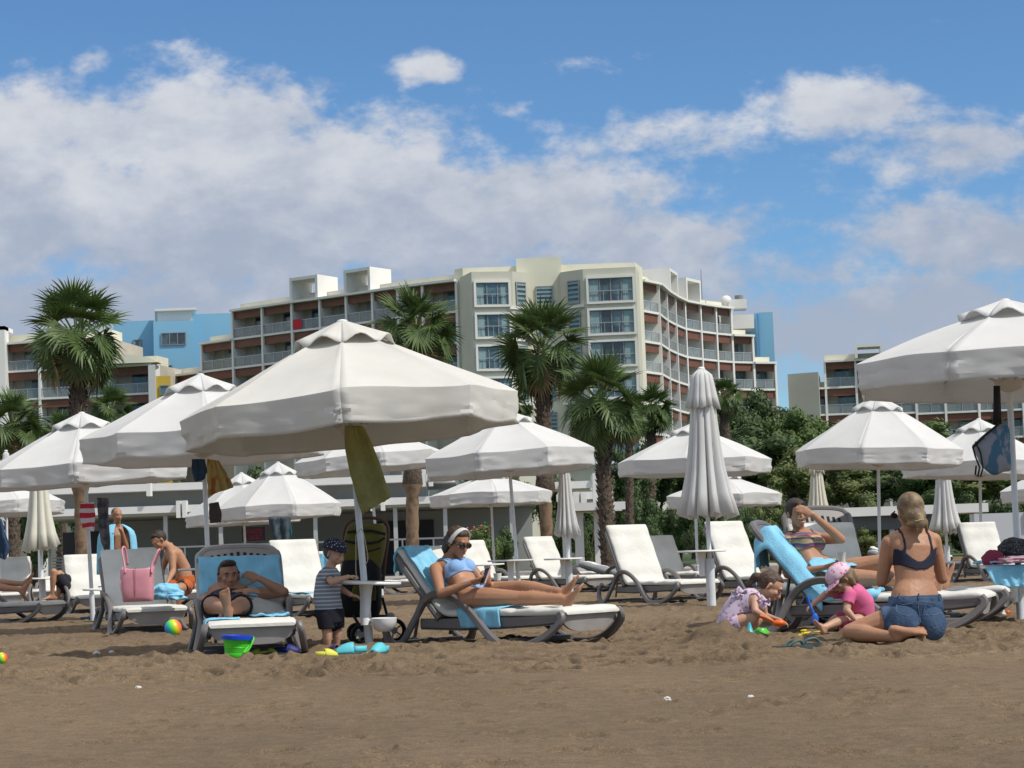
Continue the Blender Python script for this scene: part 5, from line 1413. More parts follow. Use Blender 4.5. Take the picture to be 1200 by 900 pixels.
# --- kneeling blonde woman, seen from behind ---------------------------------------
def woman_blonde():
    Y = 13.0; base = Vector((P(1068, 745, Y).x, Y, 0)); t = empty('person', base)
    tag(t, 'blonde woman kneeling with her back turned in navy bikini top and denim shorts', 'person')
    b = Body(.0075)
    pel = P(1073, 712, 13.02); neck = P(1068, 621, 13.12); wst = P(1072, 682, 13.06)
    shL = P(1042, 636, 13.10); shR = P(1094, 633, 13.16); hipL = P(1060, 722, 12.98); hipR = P(1087, 722, 13.05)
    secs = torso(b, pel, neck, hipR, hipL, shR, shL, wst, 1.02, fat=1.03)
    b.cap('torso', shL, neck, .048, .052); b.cap('torso', shR, neck, .048, .052)
    for s, p in ((-1, P(1057, 731, 12.93)), (1, P(1088, 731, 12.98))): b.ell('butt', p, (.105, .11, .115))
    elL = P(1033, 681, 13.14); wrL = P(1048, 668, 13.42); elR = P(1104, 678, 13.20); wrR = P(1099, 668, 13.48)
    arm(b, shL, elL, wrL, 1.08); arm(b, shR, elR, wrR, 1.05)
    hand(b, wrL, (.3, .9, .2), (.2, 0, 1), 1, .5, -1); hand(b, wrR, (-.3, .9, .3), (-.2, 0, 1), 1, .5, 1)
    knL = P(996, 741, 13.02); anL = P(1052, 747, 12.68); knR = P(1056, 738, 13.50); anR = P(1079, 748, 12.86)
    leg(b, hipL, knL, anL, 1.02, thick=1.02); leg(b, hipR, knR, anR, 1.02, thick=1.02)
    foot(b, anL, Vector((.9, -.25, -.16)), Vector((.15, .35, -.9)), 1.0); foot(b, anR, Vector((-.15, -.75, -.05)), Vector((0, .25, -1)), .92)
    b.cap('neck', neck, P(1067, 610, 13.10), .050, .048)
    f = Vector((-.30, .93, -.18)); at, M = head(b, P(1066, 601, 13.10), f, (0, 0, 1), 1.04)
    o, co, tg, tt = finish('body', b, base, t, skin_tan)
    up, ac, fw = inframe(secs, co)
    den = mat('denim', (.030, .062, .125), .85, var=.2, vscale=5, c2=(.075, .125, .205), c2s=6, c2r=(.45, .7), bump=.4, bscale=60)
    z = co[:, 2] - base.z; xx = co[:, 0]
    zt = P(1070, 698, 13).z
    m = (((tg == 'torso') | (tg == 'butt')) & (co[:, 2] < zt)) | ((tg == 'thigh') & (xx > P(1032, 730, 13).x) & (co[:, 2] < zt) & (z > .06))
    m &= ~(tg == 'shin')
    garment('denim_shorts', o, m, base, den, t, .014)
    Bv = Vector(base)
    # seams and pockets
    def surf(px, py, off=.02):
        import mathutils
        v = None; d = (P(px, py, 10) - Vector((0, 0, CAM_H))).normalized(); ok, loc, nrm, ix = o.ray_cast(Vector((0, 0, CAM_H)) - Bv, d)
        return (loc + nrm * off) if ok else P(px, py, 12.9) - Bv
    seam = mat('denim_seam', (.13, .19, .27), .9); q = MB()
    for pl in ([(1075, 702), (1075, 712), (1076, 722), (1076, 733)], [(1047, 706), (1058, 708), (1069, 707)], [(1080, 706), (1092, 707), (1102, 704)], [(1052, 719), (1060, 722), (1068, 722)], [(1083, 722), (1092, 722), (1103, 718)], [(1052, 708), (1052, 719)], [(1083, 708), (1083, 720)], [(1048, 700), (1060, 702), (1075, 702), (1090, 702), (1103, 699)]):
        pts = [surf(x, y, .0165) for x, y in pl]; q.tube(pts, .0022, 5)
    q.build('seam', seam, t)
    q = MB()
    for x in (1055, 1075, 1098): a_, b_ = surf(x, 697, .018), surf(x, 704, .019); q.tube([a_, b_], .006, 6)
    q.build('belt_loop', den, t)
    nav = mat('bikini_navy', (.010, .012, .030), .75, var=.1, vscale=20)
    zc = P(1070, 668, 13).z
    zlow = zc - .055 - .0 * ac; band = ((tg == 'torso') | (tg == 'uarm')) & (np.abs(co[:, 2] - (zc + .03 * np.cos(ac * 0) - .25 * np.abs(ac) * 0 + .06 * np.clip(np.abs(ac) - .03, 0, .1) / .1)) < .028 + .03 * np.clip(np.abs(ac) / .14, 0, 1)) & (tg == 'torso')
    strap = (tg == 'torso') & (up > 4.6) & (up < 7.6) & (np.abs(np.abs(ac) - .092) < .010)
    garment('bikini_top', o, band | strap, base, nav, t, .007)
    hair_mesh([('e', at(0, -.024, .040), (.090, .100, .096), M), ('e', at(0, -.075, -.03), (.074, .050, .062), M), ('e', at(0, -.02, -.01), (.084, .070, .07), M), ('c', at(.0, -.115, -.072), at(.02, -.115, -.088), .036, .036), ('c', at(.03, -.12, -.09), at(.045, -.11, -.14), .020, .010), ('c', at(-.005, -.125, -.10), at(-.01, -.115, -.15), .026, .014), ('c', at(.05, -.06, -.085), at(.03, -.10, -.095), .02, .02), ('c', at(-.05, -.06, -.085), at(-.03, -.10, -.095), .02, .02)], hair_blonde, t, base)
    q = MB(); c = at(.0, -.118, -.078) - Bv; q.tube([c + M @ Vector((.034 * math.cos(a), .026 * math.sin(a), .004 * math.sin(3 * a))) for a in [k * .524 for k in range(13)]], .008, 6); q.build('hair_tie', mat('hair_tie', (.36, .30, .15), .8), t, smooth=True)
    q = MB(); q.tube([at(-.088, .03, .018) - Bv, at(-.086, .085, .010) - Bv], .005, 6); q.ell(at(-.058, .098, .004) - Bv, (.028, .006, .02), M); q.build('sunglasses', MATS['sunglass_black'], t, smooth=True)
woman_blonde()

# --- reclining man -----------------------------------------------------------------
def man_recline():
    base = Vector((P(266, 705, 15.40).x, 15.9, .27)); t = empty('person', base)
    tag(t, 'man reclining in the shade with crossed feet and a hand at his temple', 'person')
    b = Body(.0075)
    pel = P(266, 712, 15.25); neck = P(268, 692, 15.64); wst = P(266, 704, 15.48)
    shL = P(242, 699, 15.64); shR = P(296, 696, 15.66); hipL = P(254, 713, 15.22); hipR = P(279, 712, 15.22)
    secs = torso(b, pel, neck, hipL, hipR, shL, shR, wst, 1.0, female=False)
    b.cap('torso', shL, neck, .052, .06); b.cap('torso', shR, neck, .052, .06)
    elR = P(333, 694, 15.48); wrR = P(304, 678, 15.52); elL = P(241, 705, 15.32); wrL = P(282, 694, 15.22)
    arm(b, shR, elR, wrR, 1.1); arm(b, shL, elL, wrL, 1.08)
    hand(b, wrR, (-.85, .15, .30), (0, .8, -.4), 1.0, .3, 1, .3); hand(b, wrL, (.9, .0, .10), (0, .4, -.8), 1.05, .35, -1)
    knL = P(247, 708, 14.88); knR = P(284, 709, 14.88); anL = P(262, 725, 14.58); anR = P(259, 723, 14.52)
    knL2 = knL; anA = P(268, 716, 14.52); anB = P(263, 716, 14.62)
    leg(b, hipL, knL, anA, 1.06); leg(b, hipR, knR, anB, 1.06)
    foot(b, anA, Vector((-.10, -.20, .95)), Vector((0, .95, .15)), 1.0); foot(b, anB, Vector((-.30, -.75, -.35)), Vector((.0, -.3, .9)), 1.0)
    b.cap('neck', neck, P(268, 686, 15.62), .058, .056)
    f = Vector((.30, -.92, .02)); at, M = head(b, P(268, 676, 15.55), f, (-.04, 0, 1), 1.04, male=True)
    o, co, tg, tt = finish('body', b, base, t, skin_brown)
    up, ac, fw = inframe(secs, co)
    m = ((tg == 'torso') & (up < 2.2)) | ((tg == 'thigh'))
    kd = np.minimum(np.linalg.norm(co - np.array(knL), axis=1), np.linalg.norm(co - np.array(knR), axis=1))
    garment('swim_shorts', o, m & (kd > .125), base, mat('shorts_navy', (.018, .018, .030), .85, var=.2, vscale=8), t, .018)
    face(at, 1.04, M, t, base, sq=.5)
    hair_mesh([('e', at(0, -.030, .045), (.082, .088, .088), M), ('e', at(0, .018, .098), (.066, .062, .036), M), ('c', at(-.074, .0, .03), at(-.074, -.02, .01), .016, .014), ('c', at(.074, .0, .03), at(.074, -.02, .01), .016, .014)], hair_dark, t, base)
man_recline()

# --- standing toddler ----------------------------------------------------------------
def toddler_stand():
    Y = 15.15; g = G(388, 764); base = Vector((g.x, Y, 0)); t = empty('person', base)
    tag(t, 'small child standing in a navy dotted cap, grey striped shirt and dark shorts', 'person')
    b = Body(.0065)
    Yb = Y
    pel = P(386, 716, Yb); neck = P(387, 667, Yb); wst = P(383, 698, Yb)
    shN = P(381, 673, Yb - .09); shF = P(391, 673, Yb + .10); hipN = P(382, 720, Yb - .05); hipF = P(392, 720, Yb + .05)
    secs = torso(b, pel, neck, hipN, hipF, shN, shF, wst, 1.05, child=True, fat=1.08)
    b.cap('torso', shN, neck, .034, .036); b.cap('torso', shF, neck, .034, .036)
    elN = P(389, 682, Yb - .16); wrN = P(408, 676, Yb - .10); elF = P(399, 690, Yb + .12); wrF = P(411, 697, Yb + .05)
    arm(b, shN, elN, wrN, 1.0, child=True); arm(b, shF, elF, wrF, 1.0, child=True)
    hand(b, wrN, (1, .1, .08), (0, .2, -1), .58, .5, -1); hand(b, wrF, (.95, 0, -.25), (0, .3, -1), .58, .5, 1)
    knN = P(383, 742, Yb - .06); anN = P(384, 762, Yb - .03); knF = P(395, 740, Yb + .06); anF = P(394, 759, Yb + .08)
    leg(b, hipN, knN, anN, 1.0, child=True); leg(b, hipF, knF, anF, 1.0, child=True)
    foot(b, anN, (.9, -.4, -.05), (0, 0, 1), .62); foot(b, anF, (.9, -.3, -.05), (0, 0, 1), .62)
    b.cap('neck', neck, P(389, 660, Yb), .036, .038)
    at, M = head(b, P(392, 649, Yb), (.82, -.50, -.28), (.1, 0, 1), .88, child=True)
    o, co, tg, tt = finish('body', b, base, t, skin_child)
    tee = stripes('grey_striped_jersey', [(.16, .17, .20), (.16, .17, .20), (.40, .42, .46)], 34, axis=2)
    up, ac, fw = inframe(secs, co)
    zhem = P(385, 714, Yb).z
    garment('striped_shirt', o, ((tg == 'torso') & (co[:, 2] > zhem - .01) & (up < 7.1)) | ((tg == 'uarm') & (np.linalg.norm(co - np.array(elN), axis=1) > .05) & (np.linalg.norm(co - np.array(elF), axis=1) > .05)) | ((tg == 'thigh') & (co[:, 2] > zhem - .01)), base, tee, t, .013)
    zk = P(385, 737, Yb).z
    garment('shorts', o, ((tg == 'torso') & (co[:, 2] <= zhem + .01)) | ((tg == 'thigh') & (co[:, 2] <= zhem + .01) & (co[:, 2] > zk)), base, mat('shorts_black', (.010, .010, .018), .9), t, .022)
    face(at, .88, M, t, base, brow=hair_brown)
    hair_mesh([('e', at(0, -.034, .018), (.080 * .88, .082 * .88, .082 * .88), M)], hair_brown, t, base)
    capm = dots('cap_navy_dots', (.012, .014, .035), (.5, .5, .55), 48, .22)
    Bv = Vector(base); q = MB(); rows = []
    for i in range(9):
        a = math.pi / 2 * i / 8; row = []
        for k in range(25):
            p = 2 * math.pi * k / 24; row.append(at(math.cos(p) * .098 * math.sin(a + .02), -.012 + math.sin(p) * .112 * math.sin(a + .02), .052 + .082 * math.cos(a)) - Bv)
        rows.append(row)
    for zz in (.035, .022): rows.append([at(math.cos(2 * math.pi * k / 24) * .102, -.012 + math.sin(2 * math.pi * k / 24) * .116, zz + .012) - Bv for k in range(25)])
    q.grid(rows); o2 = q.build('cap', capm, t, smooth=True); thicken(o2, .006, 0)
toddler_stand()

# --- crouching girl --------------------------------------------------------------------
def girl_squat():
    Y = 14.95; base = Vector((G(868, 747).x, Y, 0)); t = empty('person', base)
    tag(t, 'girl with a ponytail squatting in a lilac patterned swimsuit', 'person')
    b = Body(.0065)
    pel = P(856, 727, Y); neck = P(891, 699, Y - .02); wst = P(866, 710, Y)
    shN = P(884, 703, Y - .10); shF = P(893, 701, Y + .10); hipN = P(858, 731, Y - .07); hipF = P(860, 730, Y + .08)
    secs = torso(b, pel, neck, hipN, hipF, shN, shF, wst, 1.14, child=True, fat=1.06)
    b.cap('torso', shN, neck, .034, .036); b.cap('torso', shF, neck, .034, .036)
    elN = P(885, 716, Y - .17); wrN = P(904, 728, Y - .14); elF = P(896, 722, Y + .12); wrF = P(914, 727, Y + .05)
    arm(b, shN, elN, wrN, 1.02, child=True); arm(b, shF, elF, wrF, 1.02, child=True)
    hand(b, wrN, (.85, .1, -.35), (0, .2, -1), .62, .7, -1); hand(b, wrF, (.8, 0, -.4), (0, .2, -1), .62, .7, 1)
    knN = P(884, 724, Y - .13); anN = P(869, 741, Y - .10); knF = P(889, 726, Y + .12); anF = P(877, 740, Y + .09)
    leg(b, hipN, knN, anN, 1.05, child=True); leg(b, hipF, knF, anF, 1.05, child=True)
    foot(b, anN, (.95, -.15, -.05), (0, 0, 1), .68); foot(b, anF, (.95, -.1, -.05), (0, 0, 1), .68)
    b.cap('neck', neck, P(896, 694, Y - .03), .036, .038)
    at, M = head(b, P(903, 688, Y - .04), (.78, -.22, -.60), (.55, 0, .8), 1.0, child=True)
    o, co, tg, tt = finish('body', b, base, t, skin_child)
    up, ac, fw = inframe(secs, co)
    lil = dots('lilac_print', (.50, .36, .50), (.30, .08, .20), 30, .20, c3=(.58, .48, .60))
    m = ((tg == 'torso') & (up < 7.0)) | ((tg == 'thigh') & (np.linalg.norm(co - np.array(hipN), axis=1) < .085)) | ((tg == 'thigh') & (np.linalg.norm(co - np.array(hipF), axis=1) < .085))
    garment('swimsuit', o, m, base, lil, t, .012)
    Bv = Vector(base)
    for (c, rot_) in ((P(866, 696, Y - .09), .3), (P(893, 706, Y - .12), 1.2)):
        q = MB(); rows = []
        for i in range(4):
            r_ = .008 + .013 * i; rows.append([c - Bv + Vector((r_ * math.cos(a) * 1.3, -.02 + .01 * math.sin(4 * a + i), r_ * math.sin(a) * (.9) + .012 * math.sin(5 * a) * i / 2)) for a in [k * 2 * math.pi / 20 for k in range(21)]])
        q.grid(rows); o2 = q.build('frill', lil, t, smooth=True); thicken(o2, .006, 0)
    face(at, 1.0, M, t, base, brow=hair_brown)
    hair_mesh([('e', at(0, -.026, .034), (.080, .090, .088), M), ('e', at(0, .015, .078), (.062, .05, .034), M), ('c', at(0, -.105, .03), at(0, -.135, .0), .026, .034), ('c', at(0, -.135, .0), at(-.02, -.15, -.07), .038, .022)], hair_brown, t, base)
girl_squat()

# --- toddler in the pink cap -----------------------------------------------------------
def toddler_pink():
    Y = 14.35; base = Vector((G(1003, 742).x, Y, 0)); t = empty('person', base)
    tag(t, 'toddler in a pink patterned sun cap and pink shirt sitting on sand', 'person')
    b = Body(.0065)
    pel = P(1010, 722, Y + .05); neck = P(994, 690, Y); wst = P(1009, 707, Y + .03)
    shN = P(996, 697, Y - .10); shF = P(992, 694, Y + .10); hipN = P(1006, 728, Y - .06); hipF = P(1004, 727, Y + .10)
    secs = torso(b, pel, neck, hipN, hipF, shN, shF, wst, 1.05, child=True, fat=1.05)
    b.cap('torso', shN, neck, .034, .036); b.cap('torso', shF, neck, .034, .036)
    elN = P(992, 715, Y - .15); wrN = P(1003, 727, Y - .18); elF = P(968, 696, Y + .06); wrF = P(953, 708, Y + .03)
    arm(b, shN, elN, wrN, 1.0, child=True); arm(b, shF, elF, wrF, 1.0, child=True)
    hand(b, wrN, (.2, -.3, -.6), (-.6, .2, 0), .58, .5, 1); hand(b, wrF, (-.6, 0, -.4), (0, .2, -1), .58, .8, 1)
    knN = P(984, 728, Y - .12); anN = P(967, 735, Y - .2); knF = P(982, 724, Y + .12); anF = P(968, 734, Y + .12)
    leg(b, hipN, knN, anN, .95, child=True); leg(b, hipF, knF, anF, .95, child=True)
    foot(b, anN, (-.5, -.3, .7), (.6, .3, .4), .62); foot(b, anF, (-.6, 0, .7), (.6, .1, .4), .62)
    b.cap('neck', neck, P(990, 684, Y), .036, .038)
    at, M = head(b, P(985, 679, Y), (-.72, -.25, -.62), (-.5, 0, .85), .90, child=True)
    o, co, tg, tt = finish('body', b, base, t, skin_child)
    up, ac, fw = inframe(secs, co)
    garment('pink_shirt', o, ((tg == 'torso') & (up < 7.0)) | ((tg == 'uarm') & (np.linalg.norm(co - np.array(elN), axis=1) > .055) & (np.linalg.norm(co - np.array(elF), axis=1) > .06)), base, mat('pink_jersey', (.62, .12, .27), .85, var=.12, vscale=10), t, .014)
    garment('shorts', o, (tg == 'thigh') & (up < 1.5), base, mat('pink_jersey_deep', (.45, .06, .18), .85), t, .013)
    face(at, .90, M, t, base, brow=hair_brown)
    hair_mesh([('e', at(0, -.030, .020), (.084, .088, .088), M), ('c', at(0, -.09, -.02), at(0, -.09, -.09), .05, .03), ('c', at(-.06, -.04, -.03), at(-.05, -.04, -.10), .03, .02), ('c', at(.06, -.04, -.03), at(.05, -.04, -.10), .03, .02)], hair_blonde, t, base)
    capm = dots('cap_pink_print', (.66, .42, .54), (.55, .08, .22), 34, .26, c3=(.70, .52, .60))
    Bv = Vector(base); q = MB(); rows = []
    for i in range(9):
        a = math.pi / 2 * i / 8; rows.append([at(math.cos(p) * .096 * math.sin(a + .02), -.012 + math.sin(p) * .110 * math.sin(a + .02), .045 + .082 * math.cos(a)) - Bv for p in [2 * math.pi * k / 24 for k in range(25)]])
    rows.append([at(math.cos(p) * .099, -.012 + math.sin(p) * .113, .022) - Bv for p in [2 * math.pi * k / 24 for k in range(25)]])
    q.grid(rows); o2 = q.build('cap', capm, t, smooth=True); thicken(o2, .006, 0)
    q = MB(); rows = []
    for i in range(5):
        r_ = i / 4; rows.append([at(math.sin(p) * (.096 - .01 * r_), -.012 + math.cos(p) * .112 + .075 * r_ * max(0, math.cos(p)) , .026 - .022 * r_ ) - Bv for p in [(-1.15 + 2.3 * k / 14) for k in range(15)]])
    q.grid(rows); o2 = q.build('cap_visor', capm, t, smooth=True); thicken(o2, .007, 0)
toddler_pink()

# --- man wrapped in a blue towel, far --------------------------------------------------
def man_towel():
    Y = 30; base = Vector((GY(138, Y).x, Y, 0)); t = empty('person', base); s = F / Y
    tag(t, 'standing man wrapped in a light blue towel with a hand at his chin', 'person')
    b = Body(.012)
    x = base.x
    def p(dx, dy, z): return Vector((x + dx, Y + dy, z))
    hz = P(137, 604, Y).z
    neck = p(-.02, .02, hz - .19); pel = p(.02, 0, hz - .78)
    secs = torso(b, pel, neck, p(-.10, -.05, pel.z), p(.14, .05, pel.z), p(-.17, -.08, neck.z - .06), p(.17, .08, neck.z - .06), None, 1.0, female=False)
    b.cap('torso', p(-.17, -.08, neck.z - .05), neck, .05, .06); b.cap('torso', p(.17, .08, neck.z - .05), neck, .05, .06)
    arm(b, p(-.18, -.08, neck.z - .07), p(-.14, -.13, neck.z - .36), p(.08, -.26, neck.z - .40), 1.0); arm(b, p(.18, .05, neck.z - .07), p(.17, -.14, neck.z - .32), p(.12, -.22, neck.z - .06), 1.0)
    hand(b, p(.12, -.22, neck.z - .06), (-.2, .2, .8), (-.6, .3, .2), 1.0, .7); hand(b, p(.08, -.26, neck.z - .40), (.9, 0, .2), (0, .5, .5), 1.0, .6)
    for sx in (-.09, .11): leg(b, p(sx, 0, pel.z - .04), p(sx, -.02, .5), p(sx, .02, .08), 1.02); foot(b, p(sx, .02, .08), (.3, -.9, 0), (0, 0, 1), 1)
    b.cap('neck', neck, p(0, 0, hz - .09), .058, .055)
    at, M = head(b, p(.0, -.01, hz), (.62, -.74, -.12), (0, 0, 1), 1.02)
    o, co, tg, tt = finish('body', b, base, t, skin_brown)
    up, ac, fw = inframe(secs, co)
    garment('swim_shorts', o, ((tg == 'torso') & (up < 2)) | ((tg == 'thigh') & (co[:, 2] > .55)), base, MATS['shorts_navy'], t, .02)
    hair_mesh([('e', at(0, -.026, .036), (.078, .086, .082), M)], hair_brown, t, base, .012)
    rows = []
    prof_ = [(.05, .085), (.03, .13), (-.01, .20), (-.06, .25), (-.14, .275), (-.24, .285), (-.34, .29), (-.46, .295), (-.58, .30), (-.70, .30)]
    for i, (dz, rr_) in enumerate(prof_):
        row = []
        for k in range(26):
            a = R(-38) + R(306) * k / 25; w_ = .010 * math.sin(k * 1.7) * min(i, 5) / 3
            row.append(Vector((x + math.cos(a) * (rr_ + w_), Y - .03 + math.sin(a) * (rr_ + w_) * .74, neck.z + dz)) - base)
        rows.append(row)
    q = MB(); q.grid(rows); o2 = q.build('towel', towel_m, None, smooth=True); thicken(o2, .012, 0); o2.location = base; tag(o2, 'light blue towel wrapped round the standing man', 'towel', 'light blue beach towels')
man_towel()

# --- bending shirtless man ---------------------------------------------------------------
def man_bend():
    Y = 25; base = Vector((P(214, 690, Y).x, Y, .25)); t = empty('person', base)
    tag(t, 'dark haired shirtless man bending forward on a lounger behind the pink handbag', 'person')
    b = Body(.010)
    pel = P(217, 683, Y); neck = P(199, 642, Y - .05); wst = P(214, 666, Y)
    shN = P(202, 649, Y - .18); shF = P(198, 646, Y + .16); hipN = P(216, 688, Y - .12); hipF = P(214, 687, Y + .12)
    secs = torso(b, pel, neck, hipN, hipF, shN, shF, wst, 1.0, female=False)
    b.cap('torso', shN, neck, .052, .06); b.cap('torso', shF, neck, .052, .06)
    arm(b, shN, P(203, 669, Y - .26), P(196, 683, Y - .45), 1.05); arm(b, shF, P(190, 668, Y + .15), P(188, 682, Y), 1.05)
    hand(b, P(196, 683, Y - .45), (-.5, -.3, -.5), (0, 0, -1), 1, .6); hand(b, P(188, 682, Y), (-.5, -.3, -.5), (0, 0, -1), 1, .6)
    knN = P(210, 690, Y - .55); leg(b, hipN, knN, P(208, 715, Y - .55), 1.05); foot(b, P(208, 715, Y - .55), (-.6, -.6, 0), (0, 0, 1)); knF = P(192, 690, Y - .3); leg(b, hipF, knF, P(190, 714, Y - .35), 1.05); foot(b, P(190, 714, Y - .35), (-.6, -.6, 0), (0, 0, 1))
    b.cap('neck', neck, P(192, 637, Y - .08), .058, .055)
    at, M = head(b, P(187, 634, Y - .12), (-.66, -.5, -.62), (-.45, -.1, .85), 1.05)
    o, co, tg, tt = finish('body', b, base, t, skin_tan)
    up, ac, fw = inframe(secs, co)
    garment('swim_shorts', o, ((tg == 'torso') & (up < 1.8)) | ((tg == 'thigh') & (np.linalg.norm(co - np.array(knN), axis=1) > .16)), base, mat('shorts_orange', (.42, .10, .02), .85, c2=(.02, .02, .03), c2s=6, c2r=(.56, .6)), t, .02)
    hair_mesh([('e', at(0, -.028, .038), (.086, .094, .094), M), ('e', at(0, .02, .09), (.066, .05, .03), M)], hair_dark, t, base, .012)
man_bend()

# --- sunbather whose legs enter at the left edge -------------------------------------------
def man_left():
    Y = 25.9; base = Vector((P(-30, 688, Y).x, Y, .27)); t = empty('person', base)
    tag(t, 'sunbather cut by the left edge, only crossed bare legs and feet in view', 'person')
    b = Body(.010)
    pel = P(-62, 690, Y + .2); neck = P(-98, 660, Y + .4)
    secs = torso(b, pel, neck, P(-64, 692, Y + .1), P(-60, 690, Y + .35), P(-94, 668, Y + .22), P(-90, 664, Y + .6), None, 1.0, female=False)
    for (h_, k_, a_) in ((P(-62, 691, Y + .12), P(-18, 686, Y), P(24, 691, Y - .15)), (P(-60, 690, Y + .32), P(-16, 682, Y + .15), P(26, 684, Y - .02))):
        leg(b, h_, k_, a_, 1.02)
        foot(b, a_, Vector((.45, -.1, .9)), Vector((-.9, .1, .4)), 1.05)
    for (s_, e_, w_) in ((P(-94, 668, Y + .2), P(-84, 690, Y + .1), P(-64, 684, Y)), (P(-90, 664, Y + .62), P(-78, 686, Y + .7), P(-62, 682, Y + .4))):
        arm(b, s_, e_, w_); hand(b, w_, (.9, 0, .1), (0, 0, -1), 1, .4); b.cap('torso', s_, neck, .05, .055)
    b.cap('neck', neck, P(-102, 652, Y + .4), .055, .052)
    at, M = head(b, P(-104, 643, Y + .4), (.6, -.5, .1), (0, 0, 1), 1.0)
    o, co, tg, tt = finish('body', b, base, t, skin_tan)
    up, ac, fw = inframe(secs, co)
    garment('swim_shorts', o, ((tg == 'torso') & (up < 1.8)), base, MATS['shorts_navy'], t, .02)
    hair_mesh([('e', at(0, -.028, .038), (.082, .09, .088), M)], hair_dark, t, base, .012)
man_left()
def man_knee():
    Y = 31.5; base = Vector((P(72, 690, Y).x, Y, .25)); t = empty('person', base)
    tag(t, 'seated person with a bent knee and dark shorts behind the empty white lounger', 'person')
    b = Body(.012)
    pel = P(78, 686, Y + .1); neck = P(86, 668, Y + .55)
    secs = torso(b, pel, neck, P(76, 687, Y), P(82, 686, Y + .2), P(83, 671, Y + .38), P(92, 671, Y + .7), None, .95, female=False)
    for (h_, k_, a_) in ((P(76, 688, Y), P(63, 670, Y - .25), P(61, 697, Y - .2)), (P(82, 688, Y + .2), P(70, 672, Y - .1), P(68, 698, Y - .05))):
        leg(b, h_, k_, a_, 1.0); foot(b, a_, (-.8, -.5, 0), (0, 0, 1), 1)
    for (s_, e_, w_) in ((P(83, 671, Y + .38), P(80, 682, Y + .2), P(72, 678, Y)), (P(92, 671, Y + .7), P(93, 682, Y + .6), P(84, 684, Y + .3))):
        arm(b, s_, e_, w_); hand(b, w_, (-.9, -.2, .1), (0, 0, -1), 1, .4); b.cap('torso', s_, neck, .05, .055)
    b.cap('neck', neck, P(87, 664, Y + .55), .05, .05)
    at, M = head(b, P(88, 659, Y + .6), (-.5, -.7, .3), (0, 0, 1), .95)
    o, co, tg, tt = finish('body', b, base, t, skin_tan)
    up, ac, fw = inframe(secs, co)
    garment('shorts', o, ((tg == 'torso') & (up < 1.8)) | ((tg == 'thigh') & (co[:, 2] < .62)), base, MATS['shorts_black'], t, .02)
    hair_mesh([('e', at(0, -.028, .038), (.082, .09, .088), M)], hair_dark, t, base, .012)
man_knee()
# ------------------------------------------------------------------ towels and clothes
def lerp(a, b, t): return a + (b - a) * t
towel_on_back(L2, B2, .14, .66, .10, .15, 'light blue towel over the backrest behind the woman in the blue bikini', 1, y_off=-.17, front_w=.085)
towel_on_back(L1, B1, .22, .63, .03, .325, 'light blue towel spread over the backrest behind the reclining man', 2, front_w=.082)
towel_on_back(L9, B9, .05, .70, .22, .20, 'light blue towel over the backrest behind the woman shading her eyes', 3, y_off=-.15, front_w=.088, drop_side=.9)
def seat_towel(t, x0, x1, y0, y1, side_drop, label, seed, z=.285, lum=.02, n=14, m=14):
    """towel lying on a seat, its near edge falling over the side"""
    M = frame_of(t); rows = []
    L_ = (y1 - y0) + side_drop
    for i in range(n):
        x = lerp(x0, x1, i / (n - 1)); r_ = []
        for j in range(m):
            s = L_ * j / (m - 1); y = y1 - s; zz = z + lum * abs(noise.noise(Vector((i * .5, j * .5, seed))))
            if y < y0:
                zz = z - (y0 - y); y = y0 - .012 - .02 * math.sin(i * 1.3 + seed) * min(1, (y0 - y) * 8) 
            r_.append(M @ Vector((x + .015 * math.sin(j * .8 + seed), y, zz)))
        rows.append(r_)
    return cloth('towel', rows, towel_m, label, 'towel', 'light blue beach towels', seed=seed, wav=.012)
seat_towel(L2, .18, .62, -.318, -.02, .15, 'light blue towel hanging over the lounger side under the woman in blue', 4)
seat_towel(L1, .85, 1.16, -.318, -.08, .16, 'light blue towel corner hanging off the seat left of the reclining man', 5)
seat_towel(L1, .25, .85, .02, .30, .0, 'light blue towel rumpled on the seat beside the reclining man', 6, lum=.05)
seat_towel(L9, .0, .45, -.31, -.08, .05, 'light blue towel rumpled under the elbow of the woman shading her eyes', 7, lum=.08)
seat_towel(L1b, .25, 1.15, -.30, .30, .0, 'light blue towel on the seat of the lounger behind the reclining man', 8)
def crumple(name, c, r, m, label, cat, group=None, seed=0, rz=0.0, amp=.35):
    q = MB(); c = Vector(c); vs = []; n, mm = 44, 22
    for i in range(mm + 1):
        th = math.pi * i / mm
        for k in range(n):
            a = 2 * math.pi * k / n; d = Vector((math.sin(th) * math.cos(a), math.sin(th) * math.sin(a), math.cos(th)))
            v = 1 + amp * (noise.noise(d * 2.2 + Vector((seed, 0, 0)))) - amp * .55 * abs(noise.noise(d * 5 + Vector((0, seed, 0))))* 1.6
            p = Vector((d.x * r[0] * v, d.y * r[1] * v, max(d.z * r[2] * v, -r[2] * .5)))
            vs.append(Matrix.Rotation(rz, 3, 'Z') @ p)
    q.add(vs, [(i * n + k, (i + 1) * n + k, (i + 1) * n + (k + 1) % n, i * n + (k + 1) % n) for i in range(mm) for k in range(n)])
    o = q.build(name, m, None, smooth=True); o.location = c; tag(o, label, cat, group); return o
crumple('towel', P(194, 696, 20.1), (.17, .15, .11), towel_m, 'crumpled light blue towel beside the pink handbag', 'towel', 'light blue beach towels', 3)
crumple('towel', P(206, 700, 20.0), (.10, .12, .05), towel_m, 'small fold of light blue towel at the seat corner by the handbag', 'towel', 'light blue beach towels', 5)
crumple('towel', P(347, 660, 36.8), (.30, .16, .11), mat('lavender_towel', (.30, .28, .46), .95, var=.2, vscale=6), 'rolled lavender towel on the white table in front of the pavilion', 'towel', None, 8)
